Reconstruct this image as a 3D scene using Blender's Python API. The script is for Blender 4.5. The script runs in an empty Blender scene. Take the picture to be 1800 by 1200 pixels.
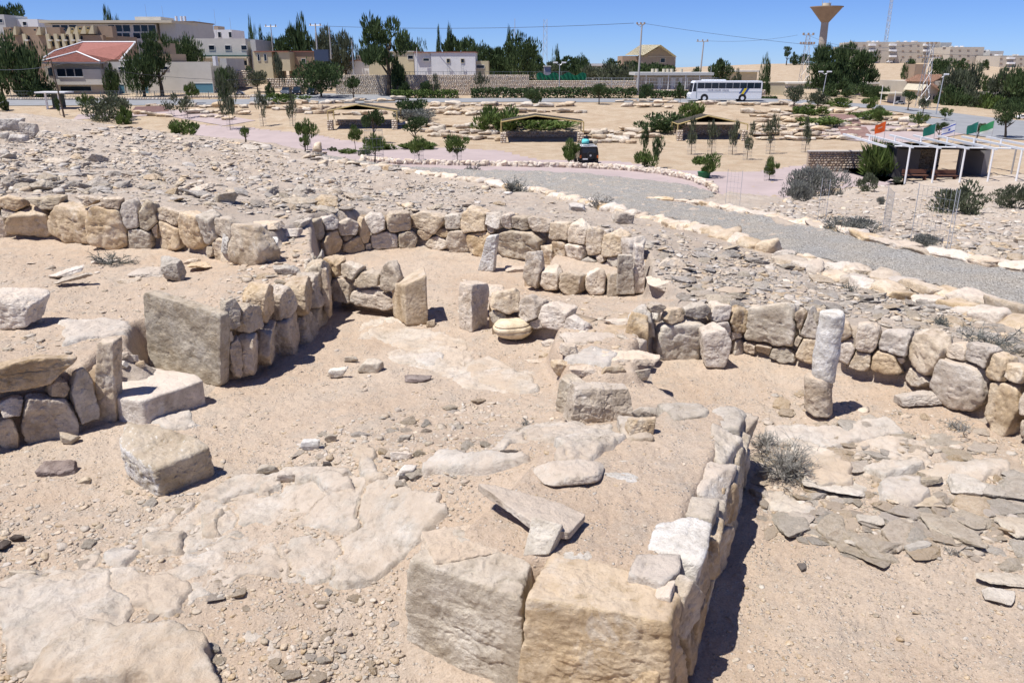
import bpy, bmesh, math, random
import numpy as np
from mathutils import Vector, Matrix, Euler
from math import radians as R
scene = bpy.context.scene
C = scene.collection
# ---------------------------------------------------------------- camera
F = 1413.0; TH = R(19.1); EYE = 2.9
cd = bpy.data.cameras.new('camera'); cam = bpy.data.objects.new('camera', cd); C.objects.link(cam)
cd.sensor_width = 36; cd.lens = F/1800*36; cd.clip_start = .05; cd.clip_end = 6000
cam.location = (0, 0, EYE); cam.rotation_euler = (R(90)-TH, 0, 0)
scene.camera = cam
# ---------------------------------------------------------------- world, sun, exposure
SUN_EL = R(66); SUN_AZ = (-.885, -.465)      # horizontal direction towards the sun
w = bpy.data.worlds.new('World'); scene.world = w; w.use_nodes = True
nt = w.node_tree; bg = nt.nodes['Background']
sk = nt.nodes.new('ShaderNodeTexSky'); sk.sky_type = 'NISHITA'; sk.sun_disc = False
sk.sun_elevation = SUN_EL; sk.sun_rotation = math.atan2(SUN_AZ[0], SUN_AZ[1]); sk.altitude = 300
sk.air_density = .65; sk.dust_density = 0.0; sk.ozone_density = 1.6
tint = nt.nodes.new('ShaderNodeMix'); tint.data_type = 'RGBA'; tint.blend_type = 'MULTIPLY'; tint.inputs[0].default_value = 1
nt.links.new(sk.outputs[0], tint.inputs[6]); tint.inputs[7].default_value = (.60, .82, 1.36, 1)
nt.links.new(tint.outputs[2], bg.inputs[0]); bg.inputs[1].default_value = .07
sd = bpy.data.lights.new('sun', 'SUN'); sd.energy = 4.9; sd.angle = R(.5); sd.color = (1, .965, .915)
so = bpy.data.objects.new('sun', sd); C.objects.link(so)
sv = Vector((SUN_AZ[0]*math.cos(SUN_EL), SUN_AZ[1]*math.cos(SUN_EL), math.sin(SUN_EL)))
so.rotation_euler = sv.to_track_quat('Z', 'Y').to_euler(); so.location = (-20, -10, 40)
scene.view_settings.view_transform = 'Standard'; scene.view_settings.look = 'None'
scene.view_settings.exposure = 0.36; scene.view_settings.gamma = 1
scene.render.engine = 'CYCLES'
# ---------------------------------------------------------------- pixels of the 1800x1200 photo -> world
ct, st = math.cos(TH), math.sin(TH)
def ray(px, py):
    a = (px-900)/F; b = (600-py)/F
    return np.array([a, ct+b*st, -st+b*ct])
def at_d(px, py, d):                  # point on the pixel's ray at distance Y=d
    r = ray(px, py); return np.array([0, 0, EYE])+r*(d/r[1])
def at_z(px, py, z):
    r = ray(px, py); return np.array([0, 0, EYE])+r*((z-EYE)/r[2])
# ---------------------------------------------------------------- helpers
rng = np.random.default_rng(7); random.seed(7)
def tag(o, label=None, cat=None, group=None, kind=None):
    if label: o['label'] = label
    if cat: o['category'] = cat
    if group: o['group'] = group
    if kind: o['kind'] = kind
    return o
def empty(name, loc, rz=0, **k):
    o = bpy.data.objects.new(name, None); C.objects.link(o); o.location = loc; o.rotation_euler = (0, 0, rz)
    o.empty_display_size = .2
    return tag(o, **k)
def link(name, me, mat=None, parent=None, loc=(0, 0, 0), **k):
    o = bpy.data.objects.new(name, me); C.objects.link(o); o.location = loc
    if mat is not None and len(me.materials) == 0: me.materials.append(mat)
    if parent is not None: o.parent = parent
    return tag(o, **k)
def trimesh(name, V, T, smooth=True):
    V = np.asarray(V, np.float32); T = np.asarray(T, np.int32)
    me = bpy.data.meshes.new(name); k = T.shape[1]
    me.vertices.add(len(V)); me.vertices.foreach_set('co', V.ravel())
    me.loops.add(T.size); me.loops.foreach_set('vertex_index', T.ravel())
    me.polygons.add(len(T)); me.polygons.foreach_set('loop_start', np.arange(len(T), dtype=np.int32)*k)
    me.update(calc_edges=True)
    if smooth: me.shade_smooth()
    return me
ICO = {}
def ico(l):
    if l not in ICO:
        b = bmesh.new(); bmesh.ops.create_icosphere(b, subdivisions=l, radius=1)
        b.verts.ensure_lookup_table()
        V = np.array([v.co[:] for v in b.verts]); T = np.array([[v.index for v in f.verts] for f in b.faces]); b.free()
        V /= np.linalg.norm(V, axis=1, keepdims=True); ICO[l] = (V, T)
    return ICO[l]
def hsh(ix, iy, iz, s):
    h = (ix*374761393+iy*668265263+iz*2147483647+s*974634777) & 0xffffffff
    h = ((h ^ (h >> 13))*1274126177) & 0xffffffff
    h = ((h ^ (h >> 16))*2246822519) & 0xffffffff
    return ((h ^ (h >> 15)) & 0xffffff)/float(0xffffff)*2-1
def vnoise(P, s=0):
    P = np.asarray(P, float); I = np.floor(P).astype(np.int64); f = P-I; u = f*f*(3-2*f); out = 0
    for dx in (0, 1):
        for dy in (0, 1):
            for dz in (0, 1):
                wgt = (u[:, 0] if dx else 1-u[:, 0])*(u[:, 1] if dy else 1-u[:, 1])*(u[:, 2] if dz else 1-u[:, 2])
                out = out+wgt*hsh(I[:, 0]+dx, I[:, 1]+dy, I[:, 2]+dz, s)
    return out
def fbm(P, s=0, o=4, g=.5):
    a = 1; r = 0; P = np.asarray(P, float)
    for i in range(o): r = r+a*vnoise(P*(2.03**i)+i*17.3, s+i); a *= g
    return r
def n2(x, y, f, s=0, o=4, g=.5):
    x = np.asarray(x, float); y = np.asarray(y, float)
    return fbm(np.stack([x.ravel()*f, y.ravel()*f, np.full(x.size, .37)], 1), s, o, g).reshape(x.shape)
def planes_rock(N, D, dims, lvl=4, p=14, seed=0, rough=.035, fine=.012, lam=None):
    """stone = soft intersection of half spaces N.u<=D in space normalised by dims (half sizes), roughened"""
    V, T = ico(lvl); N = np.asarray(N, float); D = np.asarray(D, float); dims = np.asarray(dims, float)
    q = np.clip(V@N.T, 1e-6, None)/D[None, :]
    r = (q**p).sum(1)**(-1/p)
    P = V*r[:, None]*dims
    L = dims.mean() if lam is None else lam
    nn = P/dims**2; nn /= np.linalg.norm(nn, axis=1, keepdims=True)+1e-9
    off = seed*3.71
    n = rough*.7*L*fbm(P/(L*1.1)+off, seed, 3)+fine*L*fbm(P/(L*.28)+off, seed+5, 4, .6)
    cr = np.abs(fbm(P/(L*.55)+off+31, seed+13, 3, .55)); n -= rough*1.1*L*np.clip(.22-cr, 0, 1)*3
    st_ = fbm(P/(L*.8)+off+77, seed+21, 2); n += rough*.9*L*np.floor(st_*3)/3
    rid = 1-np.abs(fbm(P*np.array([1, 1, 2.2])/(L*.7)+off, seed+9, 2)); n -= rough*.9*L*np.clip(rid-.75, 0, 1)*2
    P = P+nn*n[:, None]
    return P, T
def rand_planes(seed, k=6, tilt=.16, lo=.78, hi=1.15, cuts=5):
    r = np.random.default_rng(seed); N = []; D = []
    for ax in range(3):
        for s in (-1, 1):
            n = np.zeros(3); n[ax] = s; n += r.normal(0, tilt, 3); n /= np.linalg.norm(n); N.append(n); D.append(r.uniform(.88, 1.0))
    for i in range(cuts):
        n = r.normal(0, 1, 3); n /= np.linalg.norm(n); N.append(n); D.append(r.uniform(lo, hi)*1.08)
    return np.array(N), np.array(D)
def rock_mesh(seed, dims, lvl=4, p=12, tilt=.16, cuts=6, rough=.05, fine=.018, lo=.78, hi=1.15):
    N, D = rand_planes(seed, tilt=tilt, cuts=cuts, lo=lo, hi=hi)
    P, T = planes_rock(N, D, dims, lvl, p, seed, rough, fine)
    return P, T
# ---------------------------------------------------------------- materials
MAT = {}
def nd(nt, t, **k):
    n = nt.nodes.new(t)
    for a, b in k.items():
        if hasattr(n, a): setattr(n, a, b)
    return n
def plain(name, col, rough=.85, metal=0, noise=0, nscale=3, bump=0, emis=None):
    if name in MAT: return MAT[name]
    m = bpy.data.materials.new(name); m.use_nodes = True; t = m.node_tree; b = t.nodes['Principled BSDF']
    b.inputs['Base Color'].default_value = (*col, 1); b.inputs['Roughness'].default_value = rough
    b.inputs['Metallic'].default_value = metal; b.inputs['Specular IOR Level'].default_value = .3
    if noise:
        tc = nd(t, 'ShaderNodeTexCoord'); nz = nd(t, 'ShaderNodeTexNoise'); nz.inputs['Scale'].default_value = nscale; nz.inputs['Detail'].default_value = 6; nz.inputs['Roughness'].default_value = .65
        t.links.new(tc.outputs['Object'], nz.inputs['Vector'])
        mr = nd(t, 'ShaderNodeMapRange'); mr.inputs[1].default_value = .3; mr.inputs[2].default_value = .7; mr.inputs[3].default_value = 1-noise; mr.inputs[4].default_value = 1+noise
        t.links.new(nz.outputs[0], mr.inputs[0])
        hs = nd(t, 'ShaderNodeHueSaturation'); hs.inputs['Color'].default_value = (*col, 1); t.links.new(mr.outputs[0], hs.inputs['Value'])
        t.links.new(hs.outputs[0], b.inputs['Base Color'])
        if bump:
            bp = nd(t, 'ShaderNodeBump'); bp.inputs['Strength'].default_value = bump; bp.inputs['Distance'].default_value = .02
            t.links.new(nz.outputs[0], bp.inputs['Height']); t.links.new(bp.outputs[0], b.inputs['Normal'])
    MAT[name] = m; return m
def ramp(t, src, stops):
    r = nd(t, 'ShaderNodeValToRGB'); e = r.color_ramp.elements
    while len(e) < len(stops): e.new(.5)
    for i, (p, c) in enumerate(stops): e[i].position = p; e[i].color = (*c, 1) if len(c) == 3 else c
    t.links.new(src, r.inputs[0]); return r
def noisen(t, vec, sc, det=5, ro=.6, dist=0):
    n = nd(t, 'ShaderNodeTexNoise'); n.inputs['Scale'].default_value = sc; n.inputs['Detail'].default_value = det
    n.inputs['Roughness'].default_value = ro; n.inputs['Distortion'].default_value = dist; t.links.new(vec, n.inputs['Vector']); return n.outputs[0]
def mixc(t, fac, a, b, mode='MIX'):
    m = nd(t, 'ShaderNodeMix'); m.data_type = 'RGBA'; m.blend_type = mode
    for s, v in ((0, fac), (6, a), (7, b)):
        if isinstance(v, (int, float)): m.inputs[s].default_value = v
        elif isinstance(v, tuple): m.inputs[s].default_value = (*v, 1)
        else: t.links.new(v, m.inputs[s])
    return m.outputs[2]
def mth(t, op, a, b=0.0, cl=False):
    m = nd(t, 'ShaderNodeMath'); m.operation = op; m.use_clamp = cl
    for s, v in ((0, a), (1, b)):
        if isinstance(v, (int, float)): m.inputs[s].default_value = v
        else: t.links.new(v, m.inputs[s])
    return m.outputs[0]
def rock_mat(name, ca, cb, cc, white=(.62, .59, .54), wfac=.5, dust=.55, sc=1.0, bump=1.0, var=.16, blend=0):
    m = bpy.data.materials.new(name); m.use_nodes = True; t = m.node_tree; b = t.nodes['Principled BSDF']
    b.inputs['Roughness'].default_value = .93; b.inputs['Specular IOR Level'].default_value = .15
    tc = nd(t, 'ShaderNodeTexCoord'); oi = nd(t, 'ShaderNodeObjectInfo'); ge = nd(t, 'ShaderNodeNewGeometry')
    rn = mth(t, 'FRACT', mth(t, 'ADD', oi.outputs['Random'], ge.outputs['Random Per Island']))
    sh = nd(t, 'ShaderNodeVectorMath'); sh.operation = 'ADD'; cmb = nd(t, 'ShaderNodeCombineXYZ')
    t.links.new(mth(t, 'MULTIPLY', rn, 37.0), cmb.inputs[0]); t.links.new(mth(t, 'MULTIPLY', rn, 91.0), cmb.inputs[2])
    t.links.new(tc.outputs['Object'], sh.inputs[0]); t.links.new(cmb.outputs[0], sh.inputs[1]); v = sh.outputs[0]
    big = noisen(t, v, 2.6*sc, 5, .62, .6); med = noisen(t, v, 9*sc, 7, .68, .3); fin = noisen(t, v, 42*sc, 9, .78)
    # bedding streaks
    mp = nd(t, 'ShaderNodeMapping'); mp.inputs['Scale'].default_value = (1.6, 1.6, 3.2); mp.inputs['Rotation'].default_value = (.3, .25, 0); t.links.new(v, mp.inputs[0])
    bed = noisen(t, mp.outputs[0], 3.2*sc, 6, .65, .5)
    col = ramp(t, big, [(.32, ca), (.5, cb), (.66, cc)]).outputs[0]
    dk = ramp(t, med, [(.3, (.62, .58, .53)), (.5, (1, 1, 1)), (.72, (1.22, 1.2, 1.17))]).outputs[0]
    col = mixc(t, .75, col, dk, 'MULTIPLY')
    st_ = ramp(t, bed, [(.36, (.74, .66, .56)), (.48, (1, 1, 1)), (.7, (1.1, 1.09, 1.07))]).outputs[0]
    col = mixc(t, .32, col, st_, 'MULTIPLY')
    wm = ramp(t, noisen(t, v, 3.7*sc, 8, .72, 1.2), [(.56, (0, 0, 0)), (.66, (1, 1, 1))]).outputs[0]
    col = mixc(t, mth(t, 'MULTIPLY', wm, wfac), col, white)
    vo = nd(t, 'ShaderNodeTexVoronoi'); vo.inputs['Scale'].default_value = 26*sc; t.links.new(v, vo.inputs['Vector'])
    sp = ramp(t, fin, [(.34, (.52, .47, .41)), (.45, (.97, .96, .95)), (.55, (1, 1, 1)), (.66, (1.25, 1.25, 1.25))]).outputs[0]
    col = mixc(t, .7, col, sp, 'MULTIPLY')
    pit = ramp(t, noisen(t, v, 17*sc, 9, .8, .8), [(.3, (.45, .38, .3)), (.41, (1, 1, 1)), (.6, (1, 1, 1)), (.68, (1.3, 1.3, 1.3))]).outputs[0]
    col = mixc(t, .65, col, pit, 'MULTIPLY')
    # sand settled on flat tops
    sx = nd(t, 'ShaderNodeSeparateXYZ'); t.links.new(ge.outputs['Normal'], sx.inputs[0])
    up = mth(t, 'ADD', sx.outputs[2], mth(t, 'MULTIPLY', mth(t, 'SUBTRACT', med, .5), .9))
    um = nd(t, 'ShaderNodeMapRange'); um.inputs[1].default_value = .72; um.inputs[2].default_value = 1.0; um.inputs[4].default_value = dust; t.links.new(up, um.inputs[0])
    col = mixc(t, um.outputs[0], col, (.56, .46, .365))
    if blend:
        bl = ramp(t, noisen(t, v, 2.1, 9, .7, .4), [(.44, (0, 0, 0)), (.58, (1, 1, 1))]).outputs[0]; col = mixc(t, mth(t, 'MULTIPLY', bl, blend), col, (.50, .40, .305))
    hs = nd(t, 'ShaderNodeHueSaturation'); t.links.new(col, hs.inputs['Color'])
    mr = nd(t, 'ShaderNodeMapRange'); mr.inputs[3].default_value = 1.13-var; mr.inputs[4].default_value = 1.13+var; t.links.new(rn, mr.inputs[0]); t.links.new(mr.outputs[0], hs.inputs['Value'])
    r2 = mth(t, 'FRACT', mth(t, 'MULTIPLY', rn, 7.31)); m2 = nd(t, 'ShaderNodeMapRange'); m2.inputs[3].default_value = .72; m2.inputs[4].default_value = 1.2; t.links.new(r2, m2.inputs[0]); t.links.new(m2.outputs[0], hs.inputs['Saturation'])
    t.links.new(hs.outputs[0], b.inputs['Base Color'])
    h = mth(t, 'ADD', mth(t, 'MULTIPLY', med, 1.0), mth(t, 'MULTIPLY', fin, .6)); h = mth(t, 'ADD', h, mth(t, 'MULTIPLY', bed, .3))
    h = mth(t, 'ADD', h, mth(t, 'MULTIPLY', vo.outputs['Distance'], .12))
    bp = nd(t, 'ShaderNodeBump'); bp.inputs['Strength'].default_value = .85*bump; bp.inputs['Distance'].default_value = .035/sc
    t.links.new(h, bp.inputs['Height']); t.links.new(bp.outputs[0], b.inputs['Normal'])
    MAT[name] = m; return m
RT = rock_mat('limestone_tan', (.35, .265, .175), (.52, .42, .30), (.58, .50, .395))
RG = rock_mat('limestone_grey', (.36, .305, .235), (.47, .415, .335), (.54, .49, .415), wfac=.35, dust=.35)
RW = rock_mat('limestone_white', (.46, .42, .36), (.6, .57, .52), (.68, .66, .63), white=(.75, .74, .73), wfac=.8, dust=.2)
RP = rock_mat('limestone_pale', (.43, .355, .275), (.56, .485, .40), (.62, .56, .485), wfac=.5, dust=.8)
RR = rock_mat('hillside_stone', (.25, .22, .19), (.39, .355, .315), (.52, .485, .44), wfac=.4, dust=.3)
RB = rock_mat('stone_brown', (.13, .10, .09), (.19, .145, .13), (.27, .22, .2), wfac=.08, dust=.15)
RK = rock_mat('basalt', (.06, .05, .045), (.10, .08, .07), (.15, .125, .11), wfac=0, dust=.05)
RF = rock_mat('limestone_far', (.31, .235, .16), (.43, .35, .26), (.49, .42, .33), wfac=.4, dust=.6, sc=.35)
def ground_mat(name, base, alt, grey, gravel=.5, fargrey=0.0):
    m = bpy.data.materials.new(name); m.use_nodes = True; t = m.node_tree; b = t.nodes['Principled BSDF']
    b.inputs['Roughness'].default_value = .96; b.inputs['Specular IOR Level'].default_value = .1
    tc = nd(t, 'ShaderNodeTexCoord'); v = tc.outputs['Object']
    big = noisen(t, v, .55, 6, .6, .5); med = noisen(t, v, 3.3, 7, .7, .4); fin = noisen(t, v, 28, 8, .75); gr = noisen(t, v, 95, 4, .7)
    col = ramp(t, big, [(.36, base), (.62, alt)]).outputs[0]
    gm = ramp(t, med, [(.5, (0, 0, 0)), (.66, (1, 1, 1))]).outputs[0]
    col = mixc(t, mth(t, 'MULTIPLY', gm, .6), col, grey)
    s1 = ramp(t, fin, [(.3, (.74, .7, .66)), (.47, (1, 1, 1)), (.7, (1.14, 1.14, 1.14))]).outputs[0]
    col = mixc(t, .7, col, s1, 'MULTIPLY')
    s2 = ramp(t, gr, [(.32, (.72, .68, .63)), (.5, (1, 1, 1)), (.7, (1.2, 1.2, 1.2))]).outputs[0]
    col = mixc(t, .7, col, s2, 'MULTIPLY')
    vo = nd(t, 'ShaderNodeTexVoronoi'); vo.inputs['Scale'].default_value = 38; vo.inputs['Randomness'].default_value = 1; t.links.new(v, vo.inputs['Vector'])
    peb = ramp(t, vo.outputs['Distance'], [(.18, (1, 1, 1)), (.36, (0, 0, 0))]).outputs[0]
    pm = ramp(t, noisen(t, v, 6, 4, .6), [(.45, (0, 0, 0)), (.6, (1, 1, 1))]).outputs[0]
    pk = mth(t, 'MULTIPLY', peb, mth(t, 'MULTIPLY', pm, gravel))
    pc = ramp(t, nd_sep(t, vo.outputs['Color']), [(.0, (.30, .25, .20)), (.5, (.5, .44, .37)), (1, (.62, .58, .52))]).outputs[0]
    col = mixc(t, pk, col, pc)
    t.links.new(col, b.inputs['Base Color'])
    h = mth(t, 'ADD', mth(t, 'MULTIPLY', fin, .9), mth(t, 'MULTIPLY', gr, .35)); h = mth(t, 'ADD', h, mth(t, 'MULTIPLY', pk, .6)); h = mth(t, 'ADD', h, mth(t, 'MULTIPLY', med, 1.2))
    bp = nd(t, 'ShaderNodeBump'); bp.inputs['Strength'].default_value = .8; bp.inputs['Distance'].default_value = .03
    t.links.new(h, bp.inputs['Height']); t.links.new(bp.outputs[0], b.inputs['Normal'])
    MAT[name] = m; return m
def nd_sep(t, c):
    s = nd(t, 'ShaderNodeSeparateColor'); t.links.new(c, s.inputs[0]); return s.outputs[0]
GL = ground_mat('tan_soil', (.38, .285, .195), (.46, .37, .27), (.27, .235, .165), .3)
GH = ground_mat('stony_hillside', (.44, .36, .285), (.49, .42, .35), (.36, .32, .275), 1.0)
GM = ground_mat('sandy_ground', (.50, .385, .285), (.54, .44, .345), (.42, .365, .305), 1.0)
EARTH = plain('packed_earth', (.42, .32, .22), .97, noise=.3, nscale=9, bump=.8)
# ================================================================ TERRAIN
def tps(pts, reg=1e-4):
    P = np.array(pts, float); n = len(P); X = P[:, :2]; d = np.linalg.norm(X[:, None]-X[None], axis=2)
    U = lambda r: np.where(r > 0, r*r*np.log(r+1e-12), 0)
    A = np.zeros((n+3, n+3)); A[:n, :n] = U(d)+reg*np.eye(n)*n; A[:n, n] = 1; A[:n, n+1:] = X; A[n, :n] = 1; A[n+1:, :n] = X.T
    wv = np.linalg.solve(A, np.r_[P[:, 2], 0, 0, 0])
    def f(x, y):
        x = np.asarray(x, float); y = np.asarray(y, float); sh = x.shape; x = x.ravel(); y = y.ravel(); out = wv[n]+wv[n+1]*x+wv[n+2]*y
        for i in range(n):
            r2 = (x-X[i, 0])**2+(y-X[i, 1])**2; out = out+wv[i]*.5*r2*np.log(r2+1e-12)
        return out.reshape(sh)
    return f
def PZ(l): return [tuple(at_z(a, b, z)) for a, b, z in l]
def PD(l):
    o = []
    for px, d, z in l: o.append(((px-900)/F*(d*ct+(EYE-z)*st), d, z))
    return o
# plateau (top of the hill) from photo points with a height
H_ = tps(PZ([(-300, 350, 1.05), (0, 345, 1.0), (200, 345, 1.0), (400, 360, .95), (540, 385, .76), (480, 392, .8), (440, 400, .88), (700, 375, .7), (900, 380, .66), (1100, 420, .6), (1160, 520, .52), (1300, 540, .5),
     (1500, 570, .5), (1700, 600, .5), (1800, 625, .5), (2100, 700, .5), (1500, 485, .17), (1800, 545, .22), (2100, 600, .25), (1500, 410, 0), (1650, 455, .15), (1800, 475, .2), (1270, 350, -.9),
     (1200, 330, -1.15), (1000, 305, -1.5), (1250, 400, -.15), (1050, 350, -.7), (900, 340, -.9), (700, 292, -1.6), (560, 270, -1.1), (450, 248, -.6), (300, 235, -.25), (0, 198, .4), (-400, 185, .8), (600, 330, -.5), (300, 300, .1), (0, 280, .5), (-300, 280, .7), (1350, 375, -.45)])
     + PD([(1290, 45, -4.4), (1350, 40, -3.5), (1500, 28, -2.0), (1500, 42, -3.6), (1650, 48, -4.6), (1700, 18, -1.0), (1950, 17, -.7), (1900, 40, -3.6), (1950, 58, -5.0), (1450, 58, -5.6), (1250, 60, -6.3)]), 1e-3)
TD = [0, 60, 98, 106, 120, 130, 140, 150, 160, 200, 240, 300, 450, 900, 5000]
TU = [-900, 0, 450, 900, 1350, 1800, 2700]
TZ = np.array([[-6, -6, -6, -6, -6, -5, -5], [-6, -6, -6, -6, -6, -5, -5], [-6, -6, -6, -6, -6, -5.6, -5.5], [-5.6, -5.5, -5.4, -5, -5, -5.4, -5.4], [-4.4, -4.3, -4, -3.8, -4, -5, -5],
     [-3.4, -3.4, -3.3, -3.1, -3.2, -4.7, -4.7], [-2.8, -2.8, -2.8, -2.9, -2.95, -4.4, -4.4], [-2.4, -2.4, -2.3, -2.5, -2.6, -4, -4], [-1.6, -1.6, -1.6, -2, -2.4, -3.7, -3.7], [0, 0, -.3, -.4, -1.8, -2.6, -2.6], [2, 2, 1, -.2, -.5, .3, .3],
     [4, 4, 2, -1, 2.6, 3.0, 3], [4, 4, 2, -3, 0, 1.5, 1.5], [-6, -6, -6, -6, -6, -6, -6], [-30]*7], float)
def L_(x, y):
    x = np.asarray(x, float); y = np.asarray(y, float); d = np.maximum(y, 1); u = np.clip(900+F*x/(d*ct+3*st), TU[0], TU[-1]-1)
    iu = np.clip(np.searchsorted(TU, u, 'right')-1, 0, len(TU)-2); fu = (u-np.array(TU)[iu])/(np.array(TU)[iu+1]-np.array(TU)[iu])
    dd = np.clip(d, 0, 4999); i = np.clip(np.searchsorted(TD, dd, 'right')-1, 0, len(TD)-2); fd = (dd-np.array(TD)[i])/(np.array(TD)[i+1]-np.array(TD)[i])
    a = TZ[i, iu]*(1-fu)+TZ[i, iu+1]*fu; b = TZ[i+1, iu]*(1-fu)+TZ[i+1, iu+1]*fu
    return a*(1-fd)+b*fd
def inpoly(x, y, poly):
    x = np.asarray(x); y = np.asarray(y); r = np.zeros(x.shape, bool); n = len(poly)
    for i in range(n):
        x0, y0 = poly[i][:2]; x1, y1 = poly[(i+1) % n][:2]
        if y0 == y1: continue
        c = ((y0 > y) != (y1 > y)) & (x < (x1-x0)*(y-y0)/(y1-y0)+x0); r ^= c
    return r
def pdist(x, y, poly, closed=True):
    x = np.asarray(x, float); y = np.asarray(y, float); best = np.full(x.shape, 1e9); n = len(poly)
    for i in range(n if closed else n-1):
        ax, ay = poly[i][:2]; bx, by = poly[(i+1) % n][:2]; dx, dy = bx-ax, by-ay; L2 = dx*dx+dy*dy+1e-12
        t = np.clip(((x-ax)*dx+(y-ay)*dy)/L2, 0, 1); best = np.minimum(best, np.hypot(x-ax-t*dx, y-ay-t*dy))
    return best
EDGE = PZ([(-400, 175, .7), (0, 197, .35), (200, 217, 0), (300, 234, -.25), (420, 248, -.6), (560, 269, -1.1), (700, 287, -1.5), (900, 291, -1.7), (1080, 296, -1.6), (1200, 313, -1.3), (1262, 338, -1.0), (1280, 352, -.95)])
HILL = [(-60, -30, 0)]+EDGE+PD([(1290, 45, -4.4), (1400, 52, -5), (1600, 60, -5), (2500, 60, -5)])+[(80, 20, 0), (80, -30, 0)]
def base_z(x, y):
    """hill top blended down to the far land"""
    x = np.asarray(x, float); y = np.asarray(y, float); l = L_(x, y)
    near = (y < 75)
    if not near.any(): return l
    ins = inpoly(x, y, HILL); d = pdist(x, y, HILL); m = np.where(ins, 1, np.clip(1-d/2.6, 0, 1)); m = m*m*(3-2*m)
    h = H_(np.clip(x, -45, 45), np.clip(y, 1, 70))
    return np.where(near, l+(np.maximum(h, l)-l)*m, l)
# ---- the dug-out ruin: levels drawn on a raster
X0, X1, Y0, Y1, RS = -11.0, 11.0, 1.0, 17.0, .03
gx = np.arange(X0, X1, RS); gy = np.arange(Y0, Y1, RS); GX, GY = np.meshgrid(gx, gy)
YARD = tps(PZ([(50, 430, .5), (200, 460, .5), (300, 520, .52), (100, 600, .5), (0, 640, .52), (450, 470, .62), (540, 430, .66), (420, 520, .58), (330, 470, .5), (-200, 500, .5), (570, 480, .6), (250, 575, .49), (340, 590, .5)]), 1e-3)
COURT = tps(PZ([(300, 1150, 0), (0, 1100, 0), (100, 850, 0), (50, 1000, 0), (400, 900, .06), (600, 1100, 0), (690, 990, .06), (712, 1112, -.03), (900, 1192, -.07), (1170, 1350, -.2), (600, 900, .16), (700, 850, .28), (850, 800, .4), (1000, 770, .44),
     (400, 720, .02), (600, 650, .02), (800, 620, .05), (950, 640, .1), (960, 720, .2), (700, 560, .05), (800, 500, .08), (700, 455, .1), (900, 470, .12), (1050, 490, .12), (850, 740, .2), (-300, 900, 0), (1200, 1300, -.1)]), 1e-3)
RIGHT = tps(PZ([(1400, 700, 0), (1200, 660, .02), (1600, 720, 0), (1800, 800, 0), (1300, 900, -.12), (1500, 1000, -.12), (1800, 1000, -.08), (1300, 1150, -.15), (1700, 1200, -.15), (2200, 1000, 0)]), 1e-3)
LB_BASE = [(-260, 425, .5), (0, 418, .5), (100, 420, .5), (190, 438, .5), (300, 440, .5), (400, 460, .52), (445, 468, .55)]
M_BASE = [(385, 682, 0), (440, 668, 0), (480, 640, 0), (520, 612, 0), (552, 588, 0), (572, 560, 0), (580, 530, .02)]
L2_BASE = [(-320, 855, 0), (0, 790, 0), (100, 768, 0), (200, 742, 0)]
RB_BASE = [(573, 452, .1), (650, 441, .1), (740, 437, .1), (820, 447, .1), (900, 456, .12), (960, 466, .12), (1030, 480, .12), (1090, 492, .12), (1118, 506, .12)]
R_BASE = [(1150, 638, 0), (1235, 632, 0), (1300, 628, 0), (1420, 652, 0), (1500, 668, 0), (1600, 688, 0), (1680, 722, 0), (1800, 775, 0), (2300, 980, 0)]
FW_R = [(1316, 708, .48), (1290, 800, .48), (1262, 870, .48), (1235, 950, .48), (1200, 1030, .48), (1178, 1060, .48)]
FW_F = [(1178, 1075, .46), (925, 1048, .46), (722, 985, .45)]
def SH(l, dx, dy): return [(a+dx, b+dy, c) for a, b, c in PZ(l)]
P1 = PZ(LB_BASE)+PZ([(480, 450, .6), (545, 398, .66), (562, 430, .62), (570, 470, .6)])+PZ(M_BASE)[:0:-1]+SH([(385, 682, 0), (262, 648, .05)], 0, .2)+PZ([(248, 622, .42), (205, 632, .42)])+PZ(L2_BASE)[::-1]
P2 = PZ(L2_BASE)+PZ([(215, 735, 0), (330, 715, 0)])+SH(M_BASE[:1], 0, .17)+PZ(M_BASE[1:])+PZ([(574, 500, .05)])+PZ(RB_BASE)+PZ([(1140, 660, .1), (1330, 730, .1)])+[(.9, .5, 0), (-11, .5, 0), (-11, 5, 0)]
P5 = PZ(R_BASE)+[(11, 2, 0), (11, .5, 0), (.3, .5, 0)]+PZ(FW_R)[::-1]+PZ([(1240, 712, .3), (1145, 665, .1)])
P3 = PZ([(938, 500, .12), (1005, 512, .12), (1047, 514, .12), (1108, 514, .12), (1118, 500, .12), (1090, 490, .12), (1030, 478, .12), (960, 464, .12)])
P4 = PZ([(850, 510, .2), (930, 503, .2), (1125, 508, .3), (1185, 524, .42), (1165, 548, .42), (1140, 600, .42), (1150, 655, .4), (1060, 668, .38), (975, 662, .3), (945, 610, .3), (960, 570, .3), (905, 552, .3), (860, 545, .2)])
RAMP = tps(PZ([(190, 620, .47), (250, 612, .47), (200, 690, .2), (262, 655, .1), (340, 690, .02), (300, 640, .1), (200, 750, 0), (385, 690, 0), (420, 690, 0), (130, 770, 0)]), 1e-3)
NTOP = tps(PZ([(870, 515, .2), (930, 510, .16), (1120, 520, .18), (1170, 530, .42), (1130, 560, .36), (1100, 620, .4), (1130, 650, .38), (1000, 650, .34), (950, 560, .3), (885, 540, .3)]), 1e-3)
P6 = PZ([(1328, 700, .48), (1240, 688, .48), (1150, 705, .48), (1090, 755, .46), (960, 770, .45), (860, 855, .45), (820, 885, .45), (750, 945, .45), (800, 985, .45), (935, 1020, .45), (1130, 1035, .46), (1190, 1030, .48), (1240, 950, .48), (1270, 870, .48), (1300, 800, .48)])
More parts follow.
